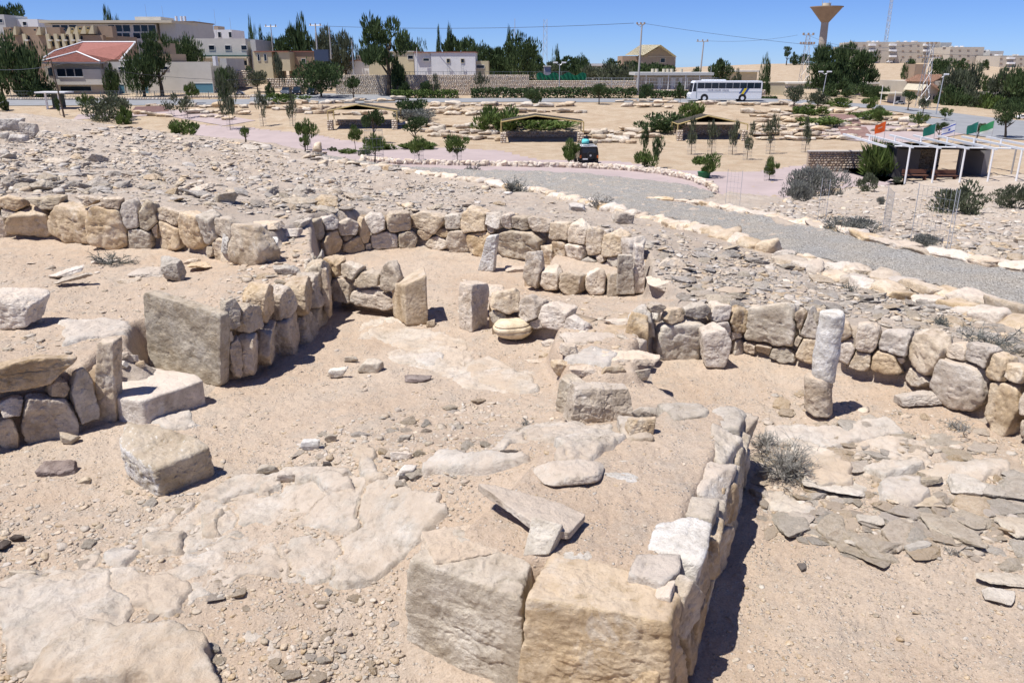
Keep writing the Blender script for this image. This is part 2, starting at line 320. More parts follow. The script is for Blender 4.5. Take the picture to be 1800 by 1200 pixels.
def build_raster():
    Z = base_z(GX, GY)
    def put(poly, zf):
        nonlocal Z
        m = inpoly(GX, GY, poly)
        Z = np.where(m, zf(GX, GY) if callable(zf) else zf, Z)
    put(PZ([(120, 770, 0), (190, 600, .3), (440, 560, .4), (470, 690, 0)]), RAMP); put(P1, YARD); put(P2, COURT); put(P5, RIGHT); put(P3, .30); put(P4, NTOP); put(P6, lambda x, y: np.maximum(COURT(x, y), .465))
    # steps retreat behind the stone facings
    for _ in range(4):
        Zq = np.pad(Z, 1, mode='edge'); Z = np.minimum.reduce([Zq[1:-1, 1:-1], Zq[:-2, 1:-1], Zq[2:, 1:-1], Zq[1:-1, :-2], Zq[1:-1, 2:]])
    k = np.exp(-.5*(np.arange(-4, 5)/.9)**2); k /= k.sum()
    Zp = np.pad(Z, 4, mode='edge')
    Zp = sum(k[i]*Zp[:, i:i+Z.shape[1]] for i in range(9)); Zb = sum(k[i]*Zp[i:i+Z.shape[0], :] for i in range(9))
    return Zb
RAS = build_raster()
def Zs(x, y):
    """smooth ground height"""
    x = np.atleast_1d(np.asarray(x, float)); y = np.atleast_1d(np.asarray(y, float)); z = base_z(x, y)
    i = (x-X0)/RS; j = (y-Y0)/RS; ok = (i > 1) & (i < len(gx)-3) & (j > 1) & (j < len(gy)-3)
    ii = np.where(ok, i, 1).astype(int); jj = np.where(ok, j, 1).astype(int); fi = np.where(ok, i-ii, 0); fj = np.where(ok, j-jj, 0)
    r = (RAS[jj, ii]*(1-fi)+RAS[jj, ii+1]*fi)*(1-fj)+(RAS[jj+1, ii]*(1-fi)+RAS[jj+1, ii+1]*fi)*fj
    return np.where(ok, r, z)
def Z(x, y): return float(Zs(x, y)[0])
TT = np.geomspace(2.2, 1500, 2600)
def G(px, py):
    """where the photo's pixel meets the ground"""
    r = ray(px, py); r = r/r[1]; P = r[None]*TT[:, None]; h = EYE+P[:, 2]-Zs(P[:, 0], P[:, 1])
    k = np.argmax(h < 0) if (h < 0).any() else len(TT)-1
    if k == 0: return P[0]+np.array([0, 0, EYE])
    f = h[k-1]/(h[k-1]-h[k]+1e-9); p = P[k-1]*(1-f)+P[k]*f; return np.array([p[0], p[1], Z(p[0], p[1])])
def rough(x, y):
    a = .022*n2(x, y, .9, 3, 3)+.011*n2(x, y, 5, 11, 4, .62)+.005*n2(x, y, 22, 15, 2)
    h = np.clip((y-11)/4, 0, 1)*np.clip((70-y)/10, 0, 1); return a+h*(.05*n2(x, y, 1.6, 21, 4, .6)+.02*n2(x, y, 7, 27, 2))
PLAZA_PX = [(210, 203), (300, 226), (420, 237), (560, 243), (700, 252), (880, 262), (960, 280), (1085, 283), (1190, 298), (1300, 300), (1420, 292), (1530, 266), (1560, 262), (1480, 330), (1300, 345), (1200, 345), (560, 345), (300, 280), (180, 240)]
def build_ground():
    U = np.r_[np.linspace(-1500, -40, 90)[:-1], np.linspace(-40, 1840, 760), np.linspace(1840, 3300, 90)[1:]]
    ds = [.9]
    while ds[-1] < 4500:
        d = ds[-1]; h = max(2.6, 0); s = max(.022, d*d/(h*F)*1.9 if d < 60 else d*.012); ds.append(d+min(s, .3 if d < 50 else s))
    ds = np.array(ds); UU, DD = np.meshgrid(U, ds); XX = (UU-900)/F*(DD*ct+2.9*st)
    print('ground grid', UU.shape)
    ZZ = Zs(XX.ravel(), DD.ravel()).reshape(XX.shape)
    near = DD < 120; ZZ = ZZ+np.where(near, rough(XX, DD), 0)
    n, m = UU.shape; V = np.stack([XX.ravel(), DD.ravel(), ZZ.ravel()], 1)
    idx = np.arange(n*m).reshape(n, m); Q = np.stack([idx[:-1, :-1], idx[:-1, 1:], idx[1:, 1:], idx[1:, :-1]], -1).reshape(-1, 4)
    cx = XX.ravel()[Q].mean(1); cy = DD.ravel()[Q].mean(1); hl = inpoly(cx, cy, HILL) & (cy < 75)
    far = ~hl & (pdist(cx, cy, HILL) > 1.0)
    dug = ((inpoly(cx, cy, P1) | inpoly(cx, cy, P2) | inpoly(cx, cy, P5) | inpoly(cx, cy, P4) | inpoly(cx, cy, P6)) & (cy < 17)) | (cy < 2.2)
    for nm, mk, mt in (('hillside', ~far & ~dug, GH), ('ruin_floor', dug, GM), ('ground', far, GL)):
        q = Q[mk]; us, inv = np.unique(q, return_inverse=True); link(nm, trimesh(nm, V[us], inv.reshape(-1, 4)), mt, kind='structure')
build_ground()
# ================================================================ DRY STONE WALLS
class Line:
    def __init__(s, pts):
        s.p = [np.array(q[:2], float) for q in pts]; s.z = [q[2] for q in pts]; s.l = [0]
        for a, b in zip(s.p[:-1], s.p[1:]): s.l.append(s.l[-1]+np.linalg.norm(b-a))
    def hit(s, px, py):
        r = ray(px, py)[:2]; best = None; n = len(s.p)-1
        for i in range(n):
            a, b = s.p[i], s.p[i+1]; e = b-a; den = r[0]*(-e[1])+r[1]*e[0]
            if abs(den) < 1e-9: continue
            t = (a[0]*(-e[1])+a[1]*e[0])/den; u = (r[0]*a[1]-r[1]*a[0])/den*-1
            M = np.array([[r[0], -e[0]], [r[1], -e[1]]]); t, u = np.linalg.solve(M, a)
            lo = -1e9 if i == 0 else -1e-6; hi = 1e9 if i == n-1 else 1+1e-6
            if t > 0 and lo <= u <= hi:
                c = (max(0, -u, u-1), t)
                if best is None or c < best[0]: best = (c, s.l[i]+u*np.linalg.norm(e), t*ray(px, py)[2]+EYE)
        return (best[1], best[2]) if best else None
    def at(s, q):
        i = int(np.clip(np.searchsorted(s.l, q, 'right')-1, 0, len(s.p)-2)); a, b = s.p[i], s.p[i+1]; e = (b-a)/np.linalg.norm(b-a)
        f = (q-s.l[i])/(s.l[i+1]-s.l[i]); return a+(b-a)*f, e, s.z[i]+(s.z[i+1]-s.z[i])*np.clip(f, 0, 1)
SEED = [100]
def wall_stones(root, line, st, side, mats, lvl=4, depth=None, gap=.012, rough_=.075, labels=None, back=.09):
    """st: (s, z, a, b) centres and half sizes along the wall face; side=+1/-1: which way (left normal) the face looks"""
    sc = st
    for i, (s0, z0, a, b) in enumerate(sc):
        SEED[0] += 1; sd_ = SEED[0]; r = np.random.default_rng(sd_)
        th = depth if depth else np.clip(.62*min(a, b)+.05, .06, .2)
        dims = np.array([a*1.0, th, b*1.0]); N, D = [], []
        k0 = r.uniform(0, .8); nk = int(r.integers(6, 9))
        for k in range(nk):
            an = k0+6.283*(k+r.uniform(-.25, .25))/nk; n = np.array([math.cos(an), r.normal(.06, .12), math.sin(an)]); n /= np.linalg.norm(n)
            N.append(n); D.append(r.uniform(.9, 1.04)*(abs(n[0])**3.4+abs(n[2])**3.4)**(-1/3.4)*.93 if False else r.uniform(.93, 1.06)*max(abs(n[0]), abs(n[2]))**.0*(1+.16*abs(math.sin(2*an))))
        for sg in (1, -1):
            n = np.array([r.normal(0, .16), sg, r.normal(0, .16)]); N.append(n/np.linalg.norm(n)); D.append(.92)
        for k in range(5):   # broken faces towards the viewer
            n = np.array([r.normal(0, .55), -1, r.normal(0, .55)]); n /= np.linalg.norm(n); N.append(n); D.append(r.uniform(.8, 1.0))
        for k in range(3):
            an = r.uniform(0, 6.28); n = np.array([math.cos(an), -r.uniform(.3, 1), math.sin(an)]); N.append(n/np.linalg.norm(n)); D.append(r.uniform(.86, 1.02))
        for j, (s1, z1, a1, b1) in enumerate(sc):
            if j == i: continue
            d = np.array([s1-s0, z1-z0]); L = np.linalg.norm(d)
            if L < 1e-4 or abs(d[0]) > (a+a1)*1.5 or abs(d[1]) > (b+b1)*1.5: continue
            e = d/L; q = 5
            r0 = (abs(e[0]/a)**q+abs(e[1]/b)**q)**(-1/q); r1 = (abs(e[0]/a1)**q+abs(e[1]/b1)**q)**(-1/q)
            if r0+r1 < L*.86: continue
            # tilt the joint towards the face where the boxes meet
            ox = (a+a1)-abs(d[0]); oz = (b+b1)-abs(d[1]); e2 = e.copy()
            if ox < oz: e2 = e*np.array([1, .55])
            else: e2 = e*np.array([.55, 1])
            e2 /= np.linalg.norm(e2)
            mid = e*L*r0/(r0+r1); dist = mid@e2-gap*.5
            n = np.array([e2[0]*a, 0, e2[1]*b]); nl = np.linalg.norm(n); N.append(n/nl); D.append(max(dist/nl, .3))
        P, T = planes_rock(N, D, dims, lvl, float(r.uniform(18, 44)), sd_, rough_, .03)
        p, e, zz = line.at(s0); nrm = np.array([-e[1], e[0]])*side; ang = math.atan2(e[1], e[0])
        # mesh local: x along wall, y = into the wall if side=-1 ...
        P[:, 1] *= -side*-1
        if side > 0: P[:, 1] *= 1
        c = p-nrm*th*.55; M = Matrix.Rotation(ang, 4, 'Z')
        me = trimesh('stone', P, T); rt = root.location
        o = link('stone', me, mats[int(r.integers(len(mats)))], root, (c[0]-rt.x, c[1]-rt.y, z0-rt.z)); o.rotation_euler = (0, 0, ang)
        if labels and i in labels: o['label'] = labels[i]
def core(root, line, side, top, off=.13, thick=.25, z0=-.2):
    """packed earth behind the stones"""
    V, Q = [], []; s0, s1 = line.l[0], line.l[-1]; n = max(4, int((s1-s0)/.12)); rt = root.location
    for i in range(n+1):
        s = s0+(s1-s0)*i/n; p, e, zz = line.at(s); nr = np.array([-e[1], e[0]])*side; j = .02*math.sin(i*2.1)
        tp = top(p[0]-nr[0]*(off+.25), p[1]-nr[1]*(off+.25)) if callable(top) else top
        for (o, z) in ((off, zz+z0), (off+j, (zz+tp)/2), (off+.02, tp-.06), (off+thick, tp-.05), (off+thick, zz+z0)):
            q = p-nr*o; V.append((q[0]-rt.x, q[1]-rt.y, z-rt.z))
    for i in range(n):
        for k in range(4):
            a = i*5+k; Q.append((a, a+1, a+6, a+5))
    link('earth_core', trimesh('earth_core', V, Q), EARTH, root)
def px_wall(name, base, stones, side, mats, label, cat='stone wall', top=None, lvl=5, labels=None, docore=True, amax=.6, **k):
    ln = Line(PZ(base) if len(base[0]) == 3 and max(b[0] for b in base) > 50 else base)
    p = ln.p[len(ln.p)//2]; root = empty(name, (p[0], p[1], ln.z[0]), label=label, cat=cat)
    st = []
    for q in stones:
        cx, cy, w_, h_ = q[:4]; c = ln.hit(cx, cy); l = ln.hit(cx-w_/2, cy); r_ = ln.hit(cx+w_/2, cy); u = ln.hit(cx, cy-h_/2); d = ln.hit(cx, cy+h_/2)
        if None in (c, l, r_, u, d): print('miss', name, q); continue
        a = abs(r_[0]-l[0])/2; b = abs(u[1]-d[1])/2
        if k.get('clip') and not (-.1 < c[0] < ln.l[-1]+.1): continue
        st.append((c[0], c[1], min(a, amax)*1.03, b*1.04))
    k.pop('clip', 0); wall_stones(root, ln, st, side, mats, lvl, labels=labels, **k)
    if docore:
        tz = top if top is not None else (lambda x, y: Z(x, y))
        core(root, ln, side, tz)
    return root, ln, st
TAN = [RT, RT, RP, RG, RT]
px_wall('dry_stone_wall', LB_BASE, [(-30, 363, 60, 26), (-40, 400, 90, 44), (22, 361, 62, 24), (85, 357, 80, 22), (155, 353, 48, 15), (198, 357, 42, 19), (230, 379, 35, 48), (264, 385, 36, 50), (299, 381, 46, 27),
    (2, 398, 18, 38), (18, 374, 30, 14), (53, 392, 84, 50), (127, 392, 84, 62), (190, 402, 64, 72), (247, 418, 48, 36), (275, 405, 14, 30), (298, 412, 50, 50), (340, 405, 40, 54), (370, 405, 28, 60), (397, 402, 34, 36), (395, 440, 46, 46), (372, 440, 16, 18), (434, 430, 50, 70)],
    -1, TAN, 'low dry-stone wall of big upright tan slabs with flat caps along the far side of the left yard', labels={14: 'white crystalline stone', 11: 'rough pitted brown slab'})
px_wall('dry_stone_wall', RB_BASE, [(558, 404, 28, 40), (580, 393, 28, 22), (612, 403, 38, 28), (640, 410, 22, 50), (660, 393, 38, 30), (702, 391, 44, 36), (753, 393, 62, 36), (798, 391, 30, 26), (835, 393, 50, 40), (868, 388, 32, 26), (894, 390, 24, 26),
    (583, 426, 36, 42), (612, 418, 16, 10), (622, 430, 38, 28), (647, 432, 12, 14), (675, 423, 54, 30), (715, 421, 34, 30), (748, 412, 24, 16), (770, 427, 38, 22), (779, 410, 22, 14), (806, 424, 38, 40), (845, 424, 42, 46), (863, 402, 14, 12),
    (914, 392, 34, 24), (949, 395, 40, 25), (985, 407, 36, 32), (1018, 412, 34, 40), (1047, 428, 32, 50), (1079, 435, 36, 48), (1105, 437, 20, 34),
    (914, 429, 94, 52), (963, 452, 28, 38), (986, 443, 24, 38), (1013, 447, 36, 46), (1038, 467, 30, 26), (1057, 455, 16, 20), (1067, 470, 28, 24), (1086, 456, 26, 22)],
    -1, TAN, 'curved dry-stone wall of rounded boulders ringing the small rear room', labels={8: 'white-topped stone', 30: 'large pale flat-faced slab'})
px_wall('stone_bench', [(915, 503, .12), (967, 509, .12), (1005, 515, .12), (1047, 517, .12), (1112, 517, .12)],
    [(938, 474, 30, 60), (967, 491, 34, 38), (1005, 497, 40, 37), (1047, 498, 38, 38), (1086, 498, 44, 38)], -1, [RT, RT, RG], 'low bench edge of five squared stones in front of the rear curved wall', cat='stone bench', top=.3)
# mid-left wall, its face turned to the right, in shade
px_wall('dry_stone_wall', M_BASE, [(408, 553, 30, 48), (438, 558, 32, 46), (465, 534, 28, 58), (497, 535, 32, 66), (534, 521, 28, 58), (556, 508, 20, 60), (566, 490, 14, 60), (575, 520, 14, 70),
    (400, 592, 14, 24), (416, 628, 22, 72), (440, 624, 32, 76), (472, 603, 28, 68), (505, 580, 36, 74), (540, 578, 28, 56), (560, 560, 16, 60)],
    -1, [RT, RT, RG, RT], 'tall retaining wall of upright shaded slabs between left yard and central court', top=.58, lvl=6)
px_wall('dry_stone_wall', L2_BASE, [(40, 660, 232, 46), (-70, 740, 110, 100), (22, 715, 48, 26), (15, 762, 36, 62), (78, 735, 96, 96), (103, 684, 34, 28), (148, 698, 44, 88)],
    -1, [RT, RT, RG], 'dark shaded dry-stone wall with long capping slab at the left edge of the court', top=.5, rough_=.06, amax=1.2, lvl=6)
# wall of the right room
px_wall('dry_stone_wall', R_BASE, [(1155, 541, 26, 14), (1185, 555, 34, 24), (1225, 548, 46, 20), (1265, 550, 32, 30), (1298, 564, 38, 40), (1355, 575, 106, 68), (1408, 562, 24, 30), (1424, 570, 38, 54), (1440, 560, 14, 24),
    (1195, 600, 72, 76), (1270, 590, 34, 60), (1292, 588, 24, 14), (1298, 612, 22, 30), (1318, 612, 30, 18), (1345, 613, 40, 16), (1372, 622, 56, 22), (1420, 612, 44, 46), (1403, 600, 14, 16),
    (1470, 580, 44, 40), (1490, 619, 34, 42), (1524, 596, 44, 48), (1574, 606, 60, 46), (1512, 632, 44, 30), (1563, 634, 72, 42), (1582, 632, 18, 12), (1630, 619, 74, 66), (1612, 664, 42, 24), (1686, 620, 38, 28), (1722, 624, 50, 38), (1686, 672, 88, 90), (1754, 648, 42, 50), (1785, 656, 44, 30), (1766, 712, 56, 96),
    (1820, 700, 46, 70), (1822, 660, 40, 34), (1830, 760, 60, 60), (1870, 690, 60, 60), (1880, 770, 60, 70)],
    -1, [RT, RT, RP, RG], 'long curving dry-stone wall of large mixed boulders behind the right room', labels={5: 'big pale oval boulder', 9: 'rough pitted boulder', 25: 'boulder with white crust', 29: 'large leaning weathered boulder'})
NB = [(1138, 652, 0), (1128, 600, .1), (1150, 575, .1)]
# short return wall at the inner corner (faces right, shaded)
px_wall('dry_stone_wall', [(1120, 652, .02), (1136, 630, .02), (1156, 612, .02)], [(1117, 585, 14, 34), (1120, 625, 12, 50), (1129, 600, 12, 80), (1138, 565, 12, 44), (1139, 606, 12, 44), (1147, 585, 10, 80), (1153, 566, 8, 40), (1153, 600, 8, 34)],
    -1, [RT, RG], 'short shaded return of thin upright slabs at the inner corner of the right room', top=.42, amax=.13, clip=1)
px_wall('dry_stone_wall', [(868, 590, .1), (905, 582, .14), (950, 582, .2), (1010, 596, .22)], [(893, 532, 46, 36), (930, 545, 40, 40), (976, 556, 50, 36), (1010, 575, 34, 28), (875, 556, 24, 20), (945, 566, 30, 14)],
    -1, [RP, RT, RG], 'low ragged edge of pale stones behind the grooved round stone', top=.4)
px_wall('dry_stone_wall', [(588, 538, .06), (640, 548, .06), (700, 556, .06)], [(586, 472, 28, 28), (618, 477, 40, 26), (644, 492, 46, 26), (684, 490, 34, 46), (603, 510, 30, 42), (655, 524, 72, 34)],
    -1, TAN, 'short low stack of loose boulders left of the tall split slab', top=.32, gap=.03)
# foreground wall: right face is generated along its line, front blocks are separate parts
def fw():
    ln = Line(PZ(FW_R)); p = ln.p[0]; root = empty('foreground_wall', (p[0], p[1], -.1), label='thick straight foreground wall with sand-covered top and two huge squared end blocks', cat='stone wall')
    r = np.random.default_rng(5); tot = ln.l[-1]; st = []
    s = -.05
    while s < tot+.1:
        a = r.uniform(.09, .2); st.append((s+a, .02+r.uniform(-.03, .03), a, r.uniform(.15, .2))); s += 2*a
    s = -.02
    while s < tot-.35:
        a = r.uniform(.08, .16); st.append((s+a, .27+r.uniform(-.02, .02), a, r.uniform(.12, .16))); s += 2*a
    wall_stones(root, ln, st, 1, [RT, RT, RG], 5, depth=.12)
    rt = root.location
    # top stones seen from above: px box at height z, with depth below
    def cap(px, py, w_, h_, zt, hz, seed, mat, p_=9, rz=0, lab=None):
        c = at_z(px, py, zt); l = at_z(px-w_/2, py, zt); r2 = at_z(px+w_/2, py, zt); u = at_z(px, py-h_/2, zt); d = at_z(px, py+h_/2, zt)
        dims = (np.linalg.norm(r2-l)/2, np.linalg.norm(u-d)/2, hz/2); P, T = rock_mesh(seed, dims, 5, p_, .12, 5, .05, .02, .85, 1.15)
        o = link('cap_stone', trimesh('cap_stone', P, T), mat, root, (c[0]-rt.x, c[1]-rt.y, zt-hz/2-rt.z)); o.rotation_euler = (0, 0, rz)
        if lab: o['label'] = lab
    wa = math.atan2(ln.p[-1][1]-ln.p[0][1], ln.p[-1][0]-ln.p[0][0])+math.pi/2
    for q in ((1276, 728, 74, 46, RG, 31), (1266, 774, 64, 52, RG, 32), (1244, 832, 74, 66, RP, 35), (1222, 884, 78, 42, RG, 36)): cap(*q[:4], .482, .36, q[5], q[4], 26, wa)
    cap(1204, 716, 84, 30, .5, .22, 33, RG, 22, rz=.1)
    cap(1196, 940, 86, 84, .5, .4, 37, RW, 20, wa, 'big bright white block'); cap(1150, 985, 84, 66, .52, .36, 38, RP, 34, wa, 'smooth pinkish block'); cap(1168, 1030, 40, 34, .485, .3, 39, RP, 20, wa)
    cap(1160, 760, 70, 60, .46, .14, 40, RG, 18); cap(1118, 745, 56, 40, .5, .25, 41, RT, 18)
    def block(cs, zb, seed, mat, lab, p_=28, pr=.05):
        A = np.array([c for c in cs]); mid = A.mean(0); zt = A[:, 2].mean(); c = np.array([mid[0], mid[1], (zt+zb)/2]); n = len(A); N, D = [], []
        for i in range(n):
            a, b = A[i], A[(i+1) % n]; e = b-a; nn = np.array([e[1], -e[0], 0.0]); nn /= np.linalg.norm(nn)
            if nn@(a-c) < 0: nn = -nn
            nn[2] = .06; nn /= np.linalg.norm(nn); N.append(nn); D.append(nn@(a-c))
        N += [np.array([0.02, -.04, 1.0]), np.array([0, 0, -1.0])]; D += [(zt-c[2]), c[2]-zb]
        dims = np.array([max(abs(A[:, 0]-c[0])), max(abs(A[:, 1]-c[1])), (zt-zb)/2])
        NN, DD = [], []
        for a, b in zip(N, D): q = np.array(a)*dims; l = np.linalg.norm(q); NN.append(q/l); DD.append(b/l)
        P, T = planes_rock(NN, DD, dims, 7, 30, seed, .035, .02, lam=.3)
        # strata ledges on the sides
        fr = np.abs(P[:, 1]/dims[1]); led = fbm(P*np.array([2, 2, 9])+seed, seed+3, 5); fm = np.clip(-P[:, 1]/dims[1]*4-1.5, 0, 1); P[:, 1] -= fm*(led*.007+.008*np.floor(fbm(P*np.array([3, 3, 6])+seed, seed+8, 3)*3)/3)
        o = link('corner_block', trimesh('corner_block', P, T), mat, root, (c[0]-rt.x, c[1]-rt.y, c[2]-rt.z), label=lab)
    block([at_z(716, 983, .45), at_z(917, 1046, .45), at_z(935, 985, .45), at_z(790, 925, .45)], -.3, 51, RG, 'left grey end block with smooth weathered face')
    block([at_z(922, 1050, .46), at_z(1180, 1088, .46), at_z(1196, 1040, .46), at_z(1110, 1000, .46), at_z(965, 970, .46)], -.35, 52, RT, 'right end block with coarse flaking face and white crust')
fw()
# ================================================================ SINGLE STONES
def lay(px, py, w_, h_, hz, name, label, cat='rock', mat=None, seed=None, lvl=5, p_=10, rz=0, tilt=(0, 0), dip=.03, group=None, cuts=8, tl=.18, rough_=.06, zo=None, dy=None, squash=None):
    """rock lying on the ground, from its box in the photo and its height"""
    if seed is None: SEED[0] += 1; seed = SEED[0]
    g = G(px, py+h_*.3); z0 = g[2] if zo is None else zo; c = at_z(px, py, z0+hz/2); t = c[1]*ct-(c[2]-EYE)*st; al = math.atan2(EYE-c[2], c[1])
    wx = w_*t/F; D_ = max((h_*t/F-hz*math.cos(al))/math.sin(al), hz*.6, .03) if dy is None else dy
    dims = (wx/2, D_/2, hz/2)
    P, T = rock_mesh(seed, dims, lvl+1 if lvl > 4 else lvl, p_*2.4, tl, cuts, rough_, .025, .72, 1.1)
    # rescale so that the outline keeps the measured size
    for k in (0, 1, 2): P[:, k] *= dims[k]/max(np.abs(P[:, k]).max(), 1e-6)
    o = link(name, trimesh(name, P, T), mat or RT, None, (c[0], c[1], z0+hz/2-dip), label=label, cat=cat, group=group)
    o.rotation_euler = (tilt[0], tilt[1], rz); return o
BIGB = 1
lay(104, 818, 70, 44, .12, 'rock', 'purplish brown rounded rock alone on sand at left foreground', mat=RB, p_=9)
lay(20, 540, 116, 84, .36, 'boulder', 'large tan boulder with grey crust at the left edge of the yard', mat=RP, seed=12, p_=14, dip=.02)
lay(120, 484, 62, 42, .06, 'stone_plank', 'upper of two narrow flat stones lying askew in the left yard', 'flat stone', RP, p_=16, rz=.7, dy=.2, dip=-.04, tilt=(0, -.2))
lay(135, 498, 74, 26, .06, 'stone_plank', 'lower of two narrow flat stones lying askew in the left yard', 'flat stone', RT, p_=16, rz=.45, dy=.2, dip=-.07, tilt=(0, -.15))
lay(303, 470, 50, 54, .30, 'upright_stone', 'squarish upright grey block standing in the left yard', 'standing stone', RG, seed=22, p_=14)
lay(262, 474, 62, 26, .08, 'rock', 'flat pale slab left of the squarish upright block in the yard', mat=RP, p_=12)
lay(350, 470, 46, 16, .05, 'rock', 'thin flat slab right of the squarish upright block in the yard', mat=RT, p_=14, dip=-.03)
lay(340, 455, 30, 18, .09, 'rock', 'small pale stone behind the squarish upright block in the yard', mat=RP)
lay(185, 455, 60, 14, .06, 'rock', 'low whitish stone sunk in the yard near the far wall', mat=RP)
lay(222, 490, 44, 14, .05, 'rock', 'flat low stone in the yard left of the upright block', mat=RT)
lay(480, 426, 22, 30, .2, 'rock', 'small pointed white stone standing on the filled wall top', mat=RW, p_=16)
lay(1056, 706, 130, 92, .34, 'squared_block', 'large squared block with a rough brown face in the middle of the site', 'stone block', RT, seed=61, p_=22, cuts=2, tl=.1, lvl=6, dip=.03)
lay(1005, 690, 40, 90, .34, 'squared_block', 'narrow grey-tan stone pressed against the left end of the large squared block', 'stone block', RG, seed=62, p_=16, cuts=3, rz=.5, tl=.1)
lay(1125, 744, 56, 48, .16, 'boulder', 'rounded split boulder right below the large squared block', mat=RT, p_=8)
lay(1100, 625, 120, 40, .1, 'rock', 'wide pale slab behind the large squared block', mat=RP, p_=12, zo=.35)
lay(1040, 590, 110, 34, .06, 'rock', 'broad low pale slab on the earth-topped wall behind the large squared block', mat=RP, zo=.36)
lay(1090, 560, 60, 18, .05, 'rock', 'thin pale slab on the earth-topped wall by the shaded corner', mat=RP, zo=.38)
lay(1255, 604, 54, 88, .44, 'standing_stone', 'pear-shaped pale standing stone before the wall of the right room', 'standing stone', RP, seed=64, p_=5, cuts=3, dip=.0, dy=.26, rough_=.04)
LATE = []
lay(858, 503, 62, 34, .12, 'rock', 'pale overhanging stone on top of the doorway stone', mat=RP, seed=68, zo=.36, p_=14, cuts=4)
lay(1617, 694, 86, 46, .17, 'rock', 'pale flat-topped rock on sand in front of the right room wall', mat=RP, p_=12)
lay(1008, 828, 142, 66, .09, 'rounded_slab', 'smooth rounded pinkish slab resting on the foreground wall top', 'flat stone', RP, seed=70, p_=2.2, cuts=2, dip=-.0, zo=.475, rough_=.02)
lay(1100, 838, 92, 44, .09, 'rock', 'ragged white stone beside the rounded pinkish slab', mat=RW, p_=12, cuts=8, zo=.44)
lay(1095, 808, 26, 18, .05, 'rock', 'small grey flat stone right of the rounded pinkish slab', mat=RG, zo=.46)
lay(815, 948, 190, 80, .08, 'rock', 'broad pale slab at the back left edge of the left end block', mat=RP, seed=72, p_=9, zo=.43, rz=.35)
lay(1018, 972, 58, 34, .06, 'rock', 'small ragged white stone on sand of the foreground wall top', mat=RW, zo=.45, p_=12, cuts=8)
lay(1135, 722, 50, 30, .12, 'rock', 'grey stone at the back of the foreground wall beside the split boulder', mat=RG, zo=.44)
def plate(corners_px, zt, thick, name, label, mat, seed, cat='flat stone', p_=26, rg=.02):
    A = np.array([at_z(a, b, z) for (a, b), z in zip(corners_px, zt)]); c = A.mean(0); n = len(A)
    u, s_, vh = np.linalg.svd(A-c); nr = vh[2]; nr = nr if nr[2] > 0 else -nr
    N, D = [], []
    for i in range(n):
        a, b = A[i], A[(i+1) % n]; q = np.cross(b-a, nr); q /= np.linalg.norm(q)
        if q@(a-c) < 0: q = -q
        N.append(q); D.append(q@(a-c))
    N += [nr, -nr]; D += [thick/2, thick/2]; ax = vh[0]; M = np.array([vh[0], vh[1], nr]); dims = np.array([max(abs((A-c)@vh[0])), max(abs((A-c)@vh[1])), thick/2])
    NN, DD = [], []
    for a, b in zip(N, D): q = (M@a)*dims; l = np.linalg.norm(q); NN.append(q/l); DD.append(b/l)
    P, T = planes_rock(NN, DD, dims, 6, p_, seed, rg, rg*.5, lam=.2)
    W = P@M; W[:, 2] -= 0
    cc = c-nr*thick/2
    return link(name, trimesh(name, W, T), mat, None, tuple(cc), label=label, cat=cat)
plate([(838, 852), (900, 856), (985, 880), (1030, 905), (1000, 942), (945, 915)], [.60, .60, .56, .53, .53, .60], .05, 'stone_plank', 'long tilted tan plank stone propped up on the foreground wall', RP, 80)
plate([(936, 908), (988, 920), (966, 975), (918, 975)], [.60, .61, .47, .47], .09, 'propping_stone', 'small grey slab holding up the tilted plank stone', RG, 81)
plate([(200, 652), (255, 642), (345, 657), (358, 668), (250, 704), (200, 697)], [.24]*6, .3, 'threshold_slab', 'thick flat threshold slab between the shaded left wall and the big upright slab', RP, 82)
bb = plate([(222, 738), (262, 742), (352, 766), (372, 786), (268, 826), (204, 778)], [.34, .34, .32, .27, .25, .3], .3, 'boulder', 'big white-faced broken boulder lying in the left foreground of the court', RG, 7, 'rock', 14, .07)
bb.data.materials.append(RW)
for f in bb.data.polygons:
    if f.normal.x < -.35 and f.normal.z < .75: f.material_index = 1
def orthostat(q, name, label, mat, seed, th, lean=0, cat='standing stone'):
    """upright slab from the photo corners of its front face (px,py, ground z of the foot); q: TL,TR,BR,BL"""
    bl, br = at_z(*q[3]), at_z(*q[2]); tl = at_d(q[0][0], q[0][1], bl[1]+lean); tr = at_d(q[1][0], q[1][1], br[1]+lean)
    A = [tl, tr, br, bl]; c = sum(A)/4; u = (br-bl); u[2] = 0; u /= np.linalg.norm(u); nr = np.array([u[1], -u[0], 0]); nr = nr if nr[1] < 0 else -nr; N, D = [], []
    for i in range(4):
        a, b = A[i], A[(i+1) % 4]; e = b-a; k = np.cross(e, nr); k /= np.linalg.norm(k)
        if k@(a-c) < 0: k = -k
        N.append(k); D.append(k@(a-c))
    N += [nr, -nr]; D += [th/2, th/2]; M = np.array([u, -nr, [0, 0, 1]]); dims = np.array([max(abs((a-c)@u) for a in A), th/2, max(abs((a-c)[2]) for a in A)]); NN, DD = [], []
    for a, b in zip(N, D): s = (M@a)*dims; l = np.linalg.norm(s); NN.append(s/l); DD.append(b/l)
    P, T = planes_rock(NN, DD, dims, 6, 20, seed, .045, .02, lam=.2)
    W = P@M; return link(name, trimesh(name, W, T), mat, None, tuple(c-nr*th/2*1.0), label=label, cat=cat)
orthostat([(252, 512), (392, 552), (384, 684, 0), (256, 648, .06)], 'upright_slab', 'big grey upright slab at the near end of the shaded retaining wall', RG, 90, .13)
